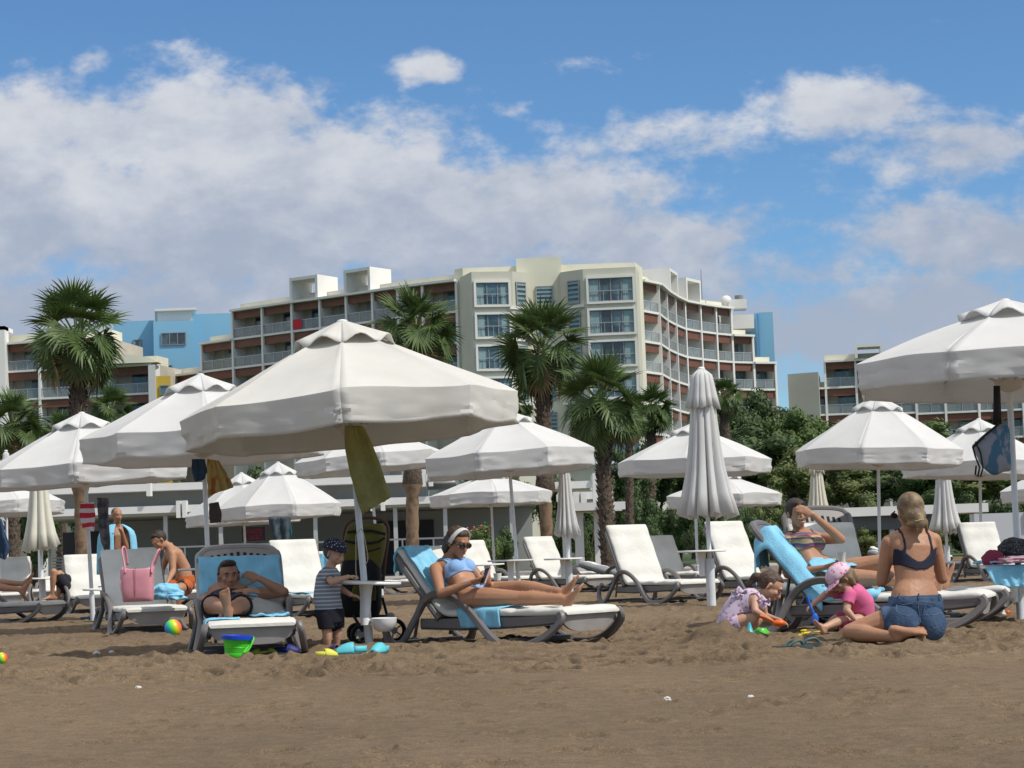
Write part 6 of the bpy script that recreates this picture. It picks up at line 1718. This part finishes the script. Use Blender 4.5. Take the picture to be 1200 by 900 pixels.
def waist_towel():
    rows = []
    pts = [[(952, 667), (948, 660), (951, 654), (960, 650)], [(958, 668), (955, 660), (959, 654), (968, 652)], [(965, 670), (963, 662), (968, 656), (977, 655)], [(973, 672), (972, 664), (978, 658), (986, 657)], [(980, 673), (982, 666), (988, 661), (996, 659)], [(990, 673), (993, 667), (999, 663), (1006, 660)]]
    ys = (15.46, 15.50, 15.62, 15.82)
    for r_ in pts: rows.append([P(x, y, ys[j]) for j, (x, y) in enumerate(r_)])
    big = []
    for i in range(len(rows) * 3 - 2):
        k = min(i / 3, len(rows) - 1.001); a = int(k); f = k - a; rr_ = []
        for j in range(10):
            g = min(j / 3, 2.999); c_ = int(g); h = g - c_
            p = rows[a][c_].lerp(rows[a][c_ + 1], h).lerp(rows[a + 1][c_].lerp(rows[a + 1][c_ + 1], h), f); rr_.append(p)
        big.append(rr_)
    cloth('towel', big, towel_m, 'light blue towel lying across the waist of the woman shading her eyes', 'towel', 'light blue beach towels', seed=9, wav=.03)
waist_towel()
def hang(name, left, right, Y, m, label, cat, folds=4, depth=.03, seed=0, n=12, mm=22, group=None):
    """hanging cloth between a left and a right outline (photo pixels, top to bottom)"""
    def along(pl, t):
        k = t * (len(pl) - 1); i = min(int(k), len(pl) - 2); f = k - i
        return pl[i][0] * (1 - f) + pl[i + 1][0] * f, pl[i][1] * (1 - f) + pl[i + 1][1] * f
    rows = []
    for i in range(n):
        t = i / (n - 1); a = along(left, t); b = along(right, t); r_ = []
        for j in range(mm):
            s = j / (mm - 1); px = lerp(a[0], b[0], s); py = lerp(a[1], b[1], s)
            r_.append(P(px, py, Y + depth * (math.sin(s * folds * 6.28 + seed + t) * .6 + .9 * noise.noise(Vector((s * folds * 2.3, t * 1.2, seed + 3.3)))) * (.4 + .6 * t)))
        rows.append(r_)
    return cloth(name, rows, m, label, cat, group, seed=seed, wav=.008 * Y / 15, th=.01)
hang('towel', [(404, 499), (404, 525), (412, 562), (424, 603)], [(425, 499), (436, 520), (448, 552), (458, 583)], 15.28, mat('mustard_towel', (.27, .26, .095), .95, var=.18, vscale=9, bump=.6, bscale=35), 'mustard green towel hanging under the large creamy umbrella', 'towel', 1.6, .05, 1, mm=34)
hang('swim_trunks', [(225, 538), (225, 552), (229, 565)], [(240, 538), (243, 552), (239, 562)], 21.5, mat('trunks_blue', (.02, .045, .09), .9, var=.3, vscale=8), 'dark blue swim trunks hanging left of the umbrella pole', 'swim trunks', 2, .02, 2)
hang('beach_dress', [(243, 538), (243, 560), (244, 581)], [(256, 540), (266, 556), (274, 571)], 21.5, mat('camel_print', (.34, .25, .09), .9, c2=(.28, .10, .02), c2s=9, c2r=(.52, .62), bump=.3, bscale=30), 'camel coloured printed cloth hanging right of the umbrella pole', 'cloth', 3, .03, 3)
hang('beach_bag', [(245, 590), (245, 603), (246, 613)], [(256, 588), (260, 603), (259, 612)], 21.3, mat('bag_brown', (.045, .032, .028), .8), 'dark brown bag hanging below the camel coloured cloth', 'bag', 1, .01, 4)
hang('swimsuit', [(94, 590), (93, 603), (97, 620)], [(110, 588), (112, 604), (110, 623)], 25.6, stripes('red_stripes', [(.50, .02, .04), (.62, .55, .58)], 8.2, axis=2, distort=.05), 'red and white striped swimwear hanging from the left umbrella', 'swimwear', 1, .02, 5)
hang('trousers', [(114, 583), (115, 610), (118, 634), (124, 650)], [(127, 584), (127, 610), (129, 632), (129, 648)], 25.6, mat('camo_dark', (.05, .05, .06), .9, c2=(.12, .11, .12), c2s=9, c2r=(.45, .55)), 'dark mottled trousers hanging from the left umbrella pole', 'trousers', 2, .03, 6)
hang('blue_cloth', [(-12, 606), (-10, 630), (-8, 650), (2, 654)], [(2, 608), (7, 628), (13, 642), (6, 656)], 33, mat('cloth_navy', (.03, .06, .12), .9, var=.2), 'navy cloth hanging at the left edge beneath a white umbrella', 'cloth', 2, .04, 7)
hang('trousers', [(314, 606), (320, 630), (330, 655), (334, 668)], [(341, 606), (340, 625), (339, 648), (338, 666)], 38.2, mat('trousers_slate', (.035, .05, .06), .9, c2=(.07, .10, .12), c2s=6), 'slate dark trousers hanging on the pole behind the reclining man', 'trousers', 2, .05, 8)
hang('towel', [(337, 614), (337, 622), (339, 630)], [(341, 614), (342, 622), (341, 629)], 38.4, mat('teal_cloth', (.02, .22, .24), .9), 'small teal cloth beside the slate trousers', 'cloth', 1, .03, 9)
hang('towel', [(364, 650), (364, 660), (366, 672)], [(385, 648), (386, 660), (382, 675)], 30.2, towel_m, 'small light blue towel on a far lounger back left of the stroller', 'towel', 2, .04, 10, group='light blue beach towels')
hang('towel', [(1155, 664), (1158, 672), (1166, 684), (1170, 688)], [(1230, 660), (1228, 670), (1226, 680), (1226, 686)], 16.4, towel_m, 'light blue towel draped over the table at the right edge', 'towel', 5, .03, 11, group='light blue beach towels')
q = MB(); c0 = P(1188, 661, 16.75)
q.grid([[(c0.x + (i - 8) * .034, c0.y + (j - 6) * .055, c0.z + .016 + .010 * math.sin(i * 1.1 + j)) for j in range(13)] for i in range(17)])
o = q.build('towel', towel_m, smooth=True); thicken(o, .012, 1); tag(o, 'flat light blue towel lying on the table at the right edge', 'towel', 'light blue beach towels')

# ------------------------------------------------------------------ mesh bag hanging at the right
def mesh_bag():
    Y = 16.55; c = P(1163, 525, Y); t = empty('beach_bag', c)
    out = [(1139, 522), (1153, 509), (1168, 498), (1177, 498), (1183, 503), (1184, 527), (1185, 550), (1176, 553), (1165, 557), (1154, 550), (1147, 540)]
    ol = [P(x, y, Y) - c for x, y in out]; ol = [Vector((p.x, 0, p.z)) for p in ol]
    ol = [Vector(p) for p in spline(ol + [ol[0]], 3)][:-1]; cen = sum(ol, Vector()) / len(ol)
    q = MB(); rows = []
    for r_, d in ((0.02, .085), (.3, .082), (.6, .068), (.85, .04), (1, .0), (.85, -.04), (.6, -.06), (.3, -.07), (.02, -.07)):
        rows.append([tuple(cen + (p - cen) * r_ + Vector((0, -d, 0))) for p in ol + [ol[0]]])
    q.grid(rows)
    m = bpy.data.materials.new('mesh_bag_print'); m.use_nodes = True; N, L = m.node_tree.nodes, m.node_tree.links; b = N['Principled BSDF']; b.inputs['Roughness'].default_value = .7
    tc = N.new('ShaderNodeTexCoord'); mp = N.new('ShaderNodeMapping'); mp.inputs['Scale'].default_value = (1, .3, .55); mp.inputs['Rotation'].default_value = (0, R(25), 0); L.new(tc.outputs['Object'], mp.inputs[0])
    nz = N.new('ShaderNodeTexNoise'); nz.inputs['Scale'].default_value = 8.5; nz.inputs['Detail'].default_value = 3; L.new(mp.outputs[0], nz.inputs['Vector'])
    rp = N.new('ShaderNodeValToRGB'); L.new(nz.outputs['Fac'], rp.inputs[0]); e = rp.color_ramp.elements; e[0].position = .50; e[1].position = .55; e[0].color = (.27, .29, .34, 1); e[1].color = (.05, .15, .25, 1)
    L.new(rp.outputs[0], b.inputs['Base Color'])
    q.build('bag_body', m, t, smooth=True)
    blk = mat('strap_black', (.012, .012, .014), .7)
    def st(pts, w, nm, dy=-.06):
        q = MB(); q.tube([Vector(P(x, y, Y) - c) + Vector((0, dy, 0)) for x, y in pts], w, 8, sx=.5); q.build(nm, blk, t, smooth=True)
    st([(1168, 452), (1168, 475), (1167, 498)], .028, 'strap', 0); st([(1170, 452), (1171, 475), (1172, 500)], .022, 'strap', .03)
    st([(1138, 525), (1152, 511), (1170, 496)], .010, 'bag_rim'); st([(1138, 524), (1141, 535), (1146, 548), (1144, 559), (1141, 556), (1142, 546)], .008, 'strap'); st([(1141, 518), (1147, 531), (1150, 549), (1147, 559)], .007, 'strap')
    tag(t, 'grey mesh bag with blue prints and black straps hanging under the right edge umbrella', 'bag')
mesh_bag()
crumple('sun_hat', P(1190, 644, 16.6), (.155, .14, .10), dots('sequin_black', (.02, .02, .025), (.30, .30, .34), 90, .25), 'dark sequinned hat on the towel covered table at the right edge', 'hat', None, 2, amp=.15)
crumple('pouch', P(1164, 656, 16.5), (.10, .05, .085), mat('maroon_cloth', (.22, .02, .06), .7), 'maroon pouch on the towel covered table at the right edge', 'pouch', None, 4, amp=.12)
crumple('shirt', P(1190, 657, 16.4), (.16, .07, .035), mat('pale_pink', (.50, .28, .34), .85, var=.2, vscale=10), 'pale pink garment below the dark hat on the right table', 'garment', None, 6)

# ------------------------------------------------------------------ pink handbag
def handbag():
    Y = 19.45; c = P(162, 704, Y); t = empty('handbag', c); pk = mat('pink_leather', (.60, .25, .30), .45, var=.06, vscale=6, bump=.15, bscale=12, spec=.5)
    s = F / Y
    q = MB(); vs = []; n = 40
    for (y, xl, xr, d) in ((705, 145, 178.5, .070), (704, 144.5, 179, .085), (700, 144, 179.5, .10), (690, 143, 180, .10), (678, 142.5, 180.5, .095), (668, 142, 181, .085), (665.5, 143, 180.5, .08)):
        z = (704 - y) / s; cx = ((xl + xr) / 2 - 162) / s; hw = (xr - xl) / 2 / s
        for k in range(n):
            a = 2 * math.pi * k / n; ca, sa = math.cos(a), math.sin(a); e = .55
            w_ = 1 + .02 * math.sin(3 * a + z * 20)
            vs.append((cx + hw * math.copysign(abs(ca) ** e, ca) * w_, d * math.copysign(abs(sa) ** e, sa) * w_, z + (.012 * math.cos(2 * a) if y < 667 else 0)))
    fs = [(i * n + k, i * n + (k + 1) % n, (i + 1) * n + (k + 1) % n, (i + 1) * n + k) for i in range(6) for k in range(n)] + [tuple(range(n))[::-1]]
    q.add(vs, fs); o = q.build('bag_body', pk, t, smooth=True); thicken(o, .006, -1)
    q = MB(); q.tube([(-.02 + .008, -.103, .01), (-.015 + .008, -.107, .12), (-.015 + .008, -.098, .33)], .0035, 6); q.build('seam', mat('pink_seam', (.42, .12, .17), .6), t)
    def pt(x, y, dy): return Vector(P(x, y, Y + dy) - c)
    for side, pl in ((0, [(147, 672), (145.5, 660), (143, 646), (145, 641), (147.5, 646), (149.5, 662)]), (1, [(178, 672), (178, 662), (184, 648), (187, 644), (186, 649), (181.5, 661)])):
        q = MB(); q.tube([p for p in spline([tuple(pt(x, y, -.08 + .03 * i)) for i, (x, y) in enumerate(pl)], 5)], .010, 8, sx=1.3); q.build('handle', pk, t, smooth=True)
    q = MB(); q.tube([pt(144, 676, -.06), pt(141, 684, -.07), pt(142.5, 692, -.07)], .007, 6); q.build('tassel', pk, t)
    tag(t, 'pink bucket handbag standing on a lounger seat', 'handbag')
handbag()

# ------------------------------------------------------------------ stroller
def stroller():
    Y = 15.95; s = F / Y; c = G(430, 0 + 753); c = Vector((P(430, 700, Y).x, Y, 0)); t = empty('stroller', c)
    fab = mat('stroller_black', (.010, .010, .011), .8, bump=.2, bscale=30); olv = mat('stroller_olive', (.115, .10, .012), .8, var=.12, vscale=8, bump=.2, bscale=30); met = mat('stroller_frame', (.03, .03, .032), .4)
    def px(x, y, dy=0): return P(x, y, Y + dy) - c
    def shell(rows, m, nm):
        q = MB(); vs = []; n = 32
        for (y, xl, xr, d, dy) in rows:
            a0 = px(xl, y, dy); a1 = px(xr, y, dy); cc = (a0 + a1) / 2; hw = (a1.x - a0.x) / 2
            for k in range(n):
                a = 2 * math.pi * k / n; ca, sa = math.cos(a), math.sin(a); e = .6
                vs.append(cc + Vector((hw * math.copysign(abs(ca) ** e, ca), d * math.copysign(abs(sa) ** e, sa), 0)))
        k_ = len(rows); fs = [(i * n + k, i * n + (k + 1) % n, (i + 1) * n + (k + 1) % n, (i + 1) * n + k) for i in range(k_ - 1) for k in range(n)] + [tuple(range(n))[::-1], tuple((k_ - 1) * n + k for k in range(n))]
        q.add(vs, fs); o = q.build(nm, m, t, smooth=True, angle=50); return o
    shell([(668, 401, 446, .16, .0), (655, 401, 449, .17, -.02), (640, 402, 452, .17, -.04), (628, 404, 453, .16, -.06), (618, 407, 452, .12, -.06), (614, 411, 449, .07, -.05)], olv, 'hood')
    shell([(722, 402, 444, .13, .0), (712, 399, 447, .16, .0), (690, 398, 447, .17, .0), (670, 399, 447, .175, -.0), (656, 402, 445, .175, -.02)], fab, 'seat_shell')
    shell([(704, 414, 440, .04, -.18), (694, 412, 441, .05, -.18), (686, 414, 440, .03, -.18)], olv, 'pocket')
    for pl, r_ in (([(404, 634), (415, 636), (430, 637), (444, 635), (451, 630)], .010), ([(407, 624), (420, 622), (436, 622), (452, 626)], .012), ([(427, 647), (437, 645), (446, 642)], .007)):
        q = MB(); q.tube([px(x, y, -.235) for x, y in pl], r_, 8); q.build('hood_trim', fab, t, smooth=True)
    q = MB(); q.tube([p for p in spline([tuple(px(x, y, .12)) for x, y in ((402, 642), (403, 624), (409, 612), (425, 607), (443, 608), (453, 614), (455, 630), (452, 650), (448, 690))], 5)], .014, 10); q.build('handle_bar', mat('handle_tan', (.13, .06, .04), .6), t, smooth=True)
    for a_, b_, d0, d1 in (((448, 700), (458, 738), .12, .2), ((402, 700), (425, 740), -.1, -.15), ((446, 712), (424, 740), .1, -.1), ((405, 722), (455, 722), 0, 0), ((440, 715), (450, 742), .2, .35)):
        q = MB(); q.tube([px(*a_, d0), px(*b_, d1)], .012, 8); q.build('chassis_bar', met, t)
    for (x, y, r_, dy, ry_) in ((462, 741, .10, .1, .5), (423, 741, .085, -.2, .3), (418, 738, .085, .25, .3)):
        cc = px(x, y, dy); cc.z = r_; w = empty('wheel', cc, rz=ry_ + 1.2); w.parent = t
        q = MB(); q.tube([Vector((0, math.cos(a) * (r_ - .018), math.sin(a) * (r_ - .018))) for a in [k * 6.2832 / 28 for k in range(29)]], .018, 8, cap=False); q.build('tyre', fab, w, smooth=True)
        q = MB(); q.tube([(-.02, 0, 0), (.02, 0, 0)], r_ * .28, 12)
        for k in range(5): a = k * 1.2566; q.tube([(0, 0, 0), (0, math.cos(a) * (r_ - .03), math.sin(a) * (r_ - .03))], .007, 6)
        q.build('rim', mat('wheel_grey', (.35, .35, .36), .5), w)
    tag(t, 'black and olive baby stroller behind the toddler in the dotted cap', 'stroller')
stroller()
q = MB(); q.tube([p for p in spline([tuple(P(x, y, 15.30)) for x, y in ((417, 628), (417, 650), (417, 668), (418, 675))], 4)], .004, 6)
c = P(417.5, 677, 15.30); q.ell(c, (.016, .016, .016), n=10, m=6); q.tube([p for p in spline([tuple(P(x, y, 15.30)) for x, y in ((417, 628), (424, 620), (429, 640), (431, 655), (428, 662))], 4)], .004, 6)
o = q.build('cord', mat('cord_beige', (.42, .36, .27), .8)); tag(o, 'thin beige cord with a white bead looped on the leaning umbrella pole', 'cord')

# ------------------------------------------------------------------ balls, bucket and toys
def rainbow():
    m = bpy.data.materials.new('rainbow'); m.use_nodes = True; N, L = m.node_tree.nodes, m.node_tree.links; b = N['Principled BSDF']; b.inputs['Roughness'].default_value = .35
    tc = N.new('ShaderNodeTexCoord'); s = N.new('ShaderNodeSeparateXYZ'); L.new(tc.outputs['Generated'], s.inputs[0]); r = N.new('ShaderNodeValToRGB'); L.new(s.outputs[0], r.inputs[0])
    e = r.color_ramp.elements
    cs = [(.02, .10, .65), (.02, .35, .60), (.03, .60, .25), (.25, .70, .03), (.75, .62, .02), (.85, .22, .02), (.75, .05, .10)]
    while len(e) < len(cs): e.new(.5)
    for i, c in enumerate(cs): e[i].position = i / (len(cs) - 1); e[i].color = c + (1,)
    L.new(r.outputs[0], b.inputs['Base Color']); return m
rb_m = rainbow()
for (px, py, r_, lb) in ((203, 745, .085, 'rainbow ball beside the right foot of the lounger with the handbag'), (2, 777, .045, 'orange and yellow ball cut by the left edge')):
    g = G(px, py); q = MB(); q.ell((0, 0, 0), (r_,) * 3, n=32, m=20); o = q.build('ball', rb_m, smooth=True); o.location = (g.x, g.y, r_ - .01); o.rotation_euler = (.3, -.35, .2); tag(o, lb, 'ball')
def bucket():
    g = G(277, 776); t = empty('toy_bucket', g, ry=R(4)); t.scale = (.88, .88, 1.22); gr = mat('bucket_green', (.07, .55, .03), .4); bl = mat('bucket_blue', (.01, .06, .50), .35)
    q = MB(); q.lathe([(.085, .02), (.092, .028), (.098, .05), (.091, .058), (.103, .085), (.097, .092), (.112, .12), (.116, .130), (.11, .130), (.09, .03)], n=36, cap=False); q.build('bucket_wall', gr, t, smooth=True, angle=60)
    q = MB(); q.lathe([(0, .0), (.075, .0), (.084, .006), (.087, .022), (0, .022)], n=30, cap=False); q.build('base', bl, t, smooth=True, angle=40)
    q = MB(); q.lathe([(.113, .128), (.128, .130), (.130, .152), (.122, .153), (.112, .132)], n=36, cap=False); q.build('bucket_rim', bl, t, smooth=True, angle=60)
    q = MB(); q.tube([p for p in spline([(.125, 0, .145), (.135, -.06, .135), (.11, -.11, .08), (.07, -.125, .06), (.125, -.02, .12)], 6)], .007, 8); q.build('handle', gr, t, smooth=True)
    tag(t, 'green and blue toy bucket in front of the lounger of the reclining man', 'bucket')
bucket()
def clog(px, py, rz, c, label, S=1.0, soft=False, sole=None):
    g = G(px, py); t = empty('clog', g, rz=R(rz)); m = mat('clog_' + label.split()[0], c, .55); sm = sole or m
    def outline(k):
        return [(math.cos(a) * .115 * S - .0 , math.sin(a) * (.040 + .010 * math.cos(a)) * S * k) for a in [i * 2 * math.pi / 28 for i in range(28)]]
    q = MB(); o_ = outline(1.0); q.prism(o_, 0, .028 * S); q.build('sole', sm, t, smooth=True, angle=50)
    q = MB(); rows = []
    for i in range(8):
        u = i / 7; x = (.105 - u * .125) * S; h = (.022 + .048 * math.sin(min(1, u * 1.25) * 1.5)) * S; w = (.022 + .028 * math.sin(min(1, u * 1.5) * 1.57)) * S; row = []
        for k in range(13): a = math.pi * k / 12; row.append((x, math.cos(a) * w, .026 * S + math.sin(a) * h))
        rows.append(row)
    q.grid(rows); o = q.build('upper', m, t, smooth=True); thicken(o, .006, 0)
    q = MB(); q.grid([[(-.02 * S - math.sin(a) * .088 * S, math.cos(a) * .044 * S, (.03 + dz) * S) for a in [math.pi * k / 14 for k in range(15)]] for dz in (0, .02, .042)]); o = q.build('heel_wall', m, t, smooth=True); thicken(o, .006, 0)
    q = MB()
    for (x, y) in ((.05, 0), (.035, .018), (.035, -.018), (.015, .025), (.015, 0), (.015, -.025)): q.ell((x * S, y * S, (.026 + .045) * S), (.006 * S, .006 * S, .004 * S), n=8, m=5)
    q.build('vent_hole', mat('hole_dark', (.02, .02, .02), .9), t)
    tag(t, label, 'clog')
wsole = mat('sole_white', (.62, .60, .56), .6)
ye, nv, tl = (.62, .60, .06), (.012, .022, .16), (.10, .50, .58)
clog(302, 770, 200, ye, 'yellow small clog nearest the green bucket', .60)
clog(316, 769, 10, ye, 'yellow small clog between the bucket and the navy clog', .58)
clog(337, 768, 5, nv, 'navy clog with white sole in front of the lounger foot', .85, sole=wsole)
clog(383, 772, 15, ye, 'yellow small clog in front of the toddler feet', .72)
clog(393, 766, 150, (.03, .015, .09), 'purple dark clog behind the yellow one at the toddler feet', .65)
clog(411, 770, 190, tl, 'turquoise clog left of the leaning pole base', 1.05, sole=wsole)
clog(445, 769, 245, tl, 'turquoise clog right of the leaning pole base', .98, sole=wsole)
def flipflop(px, py, rz, c, label, S=1.0, Y=None):
    g = G(px, py) if Y is None else GY(px, Y); t = empty('flip_flop', g + Vector((0, 0, .015)), rz=R(rz)); m = mat('flip_' + '_'.join(label.split()[:2]), c, .7)
    q = MB(); q.prism([(math.cos(a) * .135 * S, math.sin(a) * (.042 + .010 * math.cos(a)) * S) for a in [i * 2 * math.pi / 26 for i in range(26)]], 0, .026 * S); q.build('sole', m, t, smooth=True, angle=50)
    q = MB()
    for s in (-1, 1): q.tube([p for p in spline([(.075 * S, 0, .025 * S), (.05 * S, s * .018 * S, .055 * S), (-.0 * S, s * .043 * S, .05 * S), (-.04 * S, s * .045 * S, .02 * S)], 4)], .008 * S, 8)
    q.build('strap', mat('flip_strap_' + '_'.join(label.split()[:2]), tuple(v * 1.5 for v in c), .6), t, smooth=True); tag(t, label, 'flip flop')
flipflop(929, 764, 8, (.05, .08, .075), 'green grey flip flop, left one by the kneeling woman')
flipflop(947, 761, -4, (.045, .075, .07), 'green grey flip flop, right one by the kneeling woman')
flipflop(105, 724, 10, (.03, .10, .22), 'blue flip flop, left one under the empty white lounger', Y=26.5)
flipflop(113, 723, -20, (.04, .13, .26), 'blue flip flop, right one under the empty white lounger', Y=26.2)
def toy(name, px, py, parts, label, cat, rz=0, rx=0, z=0.0, Y=None, sc=1.0):
    g = G(px, py) if Y is None else P(px, py, Y)
    if Y is None: g = g + Vector((0, 0, z))
    t = empty(name, g, rz=R(rz), rx=R(rx)); t.scale = (sc,) * 3
    for nm, fn, m in parts:
        q = MB(); fn(q); q.build(nm, m, t, smooth=True, angle=45)
    tag(t, label, cat)
teal_p = mat('plastic_teal', (.04, .42, .50), .35); green_p = mat('plastic_green', (.10, .50, .05), .35); orange_p = mat('plastic_orange', (.75, .13, .02), .35); blue_p = mat('plastic_blue', (.03, .13, .60), .35); yellow_p = mat('plastic_yellow', (.75, .60, .03), .35); red_p = mat('plastic_red', (.55, .02, .05), .35)
toy('sand_mould', 879, 750, [('cone', lambda q: q.lathe([(.052, 0), (.054, .012), (.040, .02), (.008, .125), (.0, .128)], n=20, cap=False), teal_p)], 'turquoise cone shaped sand mould beside the squatting girl', 'sand mould')
toy('sand_mould', 891, 744, [('mould', lambda q: (q.lathe([(.085, 0), (.09, .012), (.06, .03), (.05, .05), (0, .055)], n=14, cap=False)), green_p)], 'flat green sand mould behind the turquoise cone', 'sand mould')
def shovel(q_blade, s=1.0): pass
toy('toy_shovel', 913, 735, [('blade', lambda q: q.ell((0, 0, .045), (.075, .05, .04), n=18, m=10), orange_p), ('handle', lambda q: q.tube([(-.05, 0, .06), (-.14, .02, .11), (-.20, .03, .13)], [.014, .013, .018], 10), orange_p)], 'orange toy scoop in the hands of the squatting girl', 'toy shovel', Y=14.72, sc=.68)
toy('toy_shovel', 949, 709, [('handle', lambda q: q.tube([(-.02, 0, .08), (0, 0, 0), (.03, -.01, -.08)], [.016, .012, .012], 10), blue_p), ('blade', lambda q: q.ell((.04, -.015, -.13), (.032, .014, .055), n=16, m=10), blue_p)], 'blue toy spade held by the toddler in the pink cap', 'toy shovel', Y=14.28, sc=.8)
toy('toy_rake', 955, 745, [('handle', lambda q: q.tube([(-.08, .0, .02), (.06, -.01, .025)], .011, 8), yellow_p), ('head', lambda q: [q.tube([(-.09, -.04, .02), (-.09, .04, .02)], .01, 8)] + [q.tube([(-.09, -.04 + k * .027, .02), (-.12, -.04 + k * .027, .005)], .006, 6) for k in range(4)], yellow_p)], 'yellow toy rake lying near the toddler foot', 'toy rake')
toy('toy_shovel', 943, 741, [('blade', lambda q: q.ell((0, 0, .012), (.035, .022, .012), n=14, m=8), yellow_p), ('handle', lambda q: q.tube([(.03, 0, .015), (.09, .01, .012)], .009, 8), yellow_p)], 'small yellow toy shovel left of the rake', 'toy shovel')
toy('toy_bowl', 990, 739, [('bowl', lambda q: q.lathe([(0, .0), (.04, .002), (.078, .05), (.085, .075), (.079, .075), (.06, .03), (0, .012)], n=24, cap=False), red_p), ('inner_cup', lambda q: q.ell((-.03, -.07, .04), (.03, .02, .03), n=14, m=8), mat('plastic_coral', (.75, .10, .12), .4))], 'red toy bowl between the toddler legs', 'toy bowl', rx=18)
for i, (px, py, s, lb) in enumerate([(113, 768, .03, 'white cup fragment on the sand mound at the left'), (131, 766, .022, 'white straw shaped litter right of the cup fragment'), (1172, 722, .05, 'crumpled white wrapper by the right edge pole base'), (1181, 720, .03, 'small orange wrapper by the right edge pole base'), (776, 778, .014, 'pale shell crumb in front of the sand pile'), (880, 820, .017, 'pale shell crumb in the right foreground'), (782, 822, .018, 'white shell in the middle foreground'), (162, 808, .018, 'pale shell in the left foreground'), (552, 747, .02, 'small white scrap under the lounger of the woman in blue')]):
    g = G(px, py); crumple('litter' if i < 4 else 'shell', (g.x, g.y, s * .5), (s, s * .8, s * .7), mat('litter_white', (.62, .60, .57), .6) if i != 3 else orange_p, lb, 'litter' if i < 4 else 'shell', None, i)
t = empty('mobile_phone', P(123, 688, 25.0)); q = MB(); q.box((-.08, -.04, 0), (.08, .04, .012)); q.build('phone_body', sunglass_m if 'sunglass_m' in globals() else MATS['sunglass_black'], t); q = MB(); q.box((-.074, -.035, .0125), (.074, .035, .014)); q.build('screen', MATS['phone_screen'], t); tag(t, 'dark phone lying on the white table left of the pink handbag', 'phone')
# cup on the lounger beyond the hands of the woman in blue
t = empty('cup', P(583, 676, 32.2)); q = MB(); q.lathe([(0, -.06), (.05, -.06), (.07, .06), (.062, .06), (.045, -.05)], n=16, cap=False); q.build('cup_wall', white_plastic, t, smooth=True, angle=40); tag(t, 'white cup standing on the lounger behind the phone hands', 'cup')
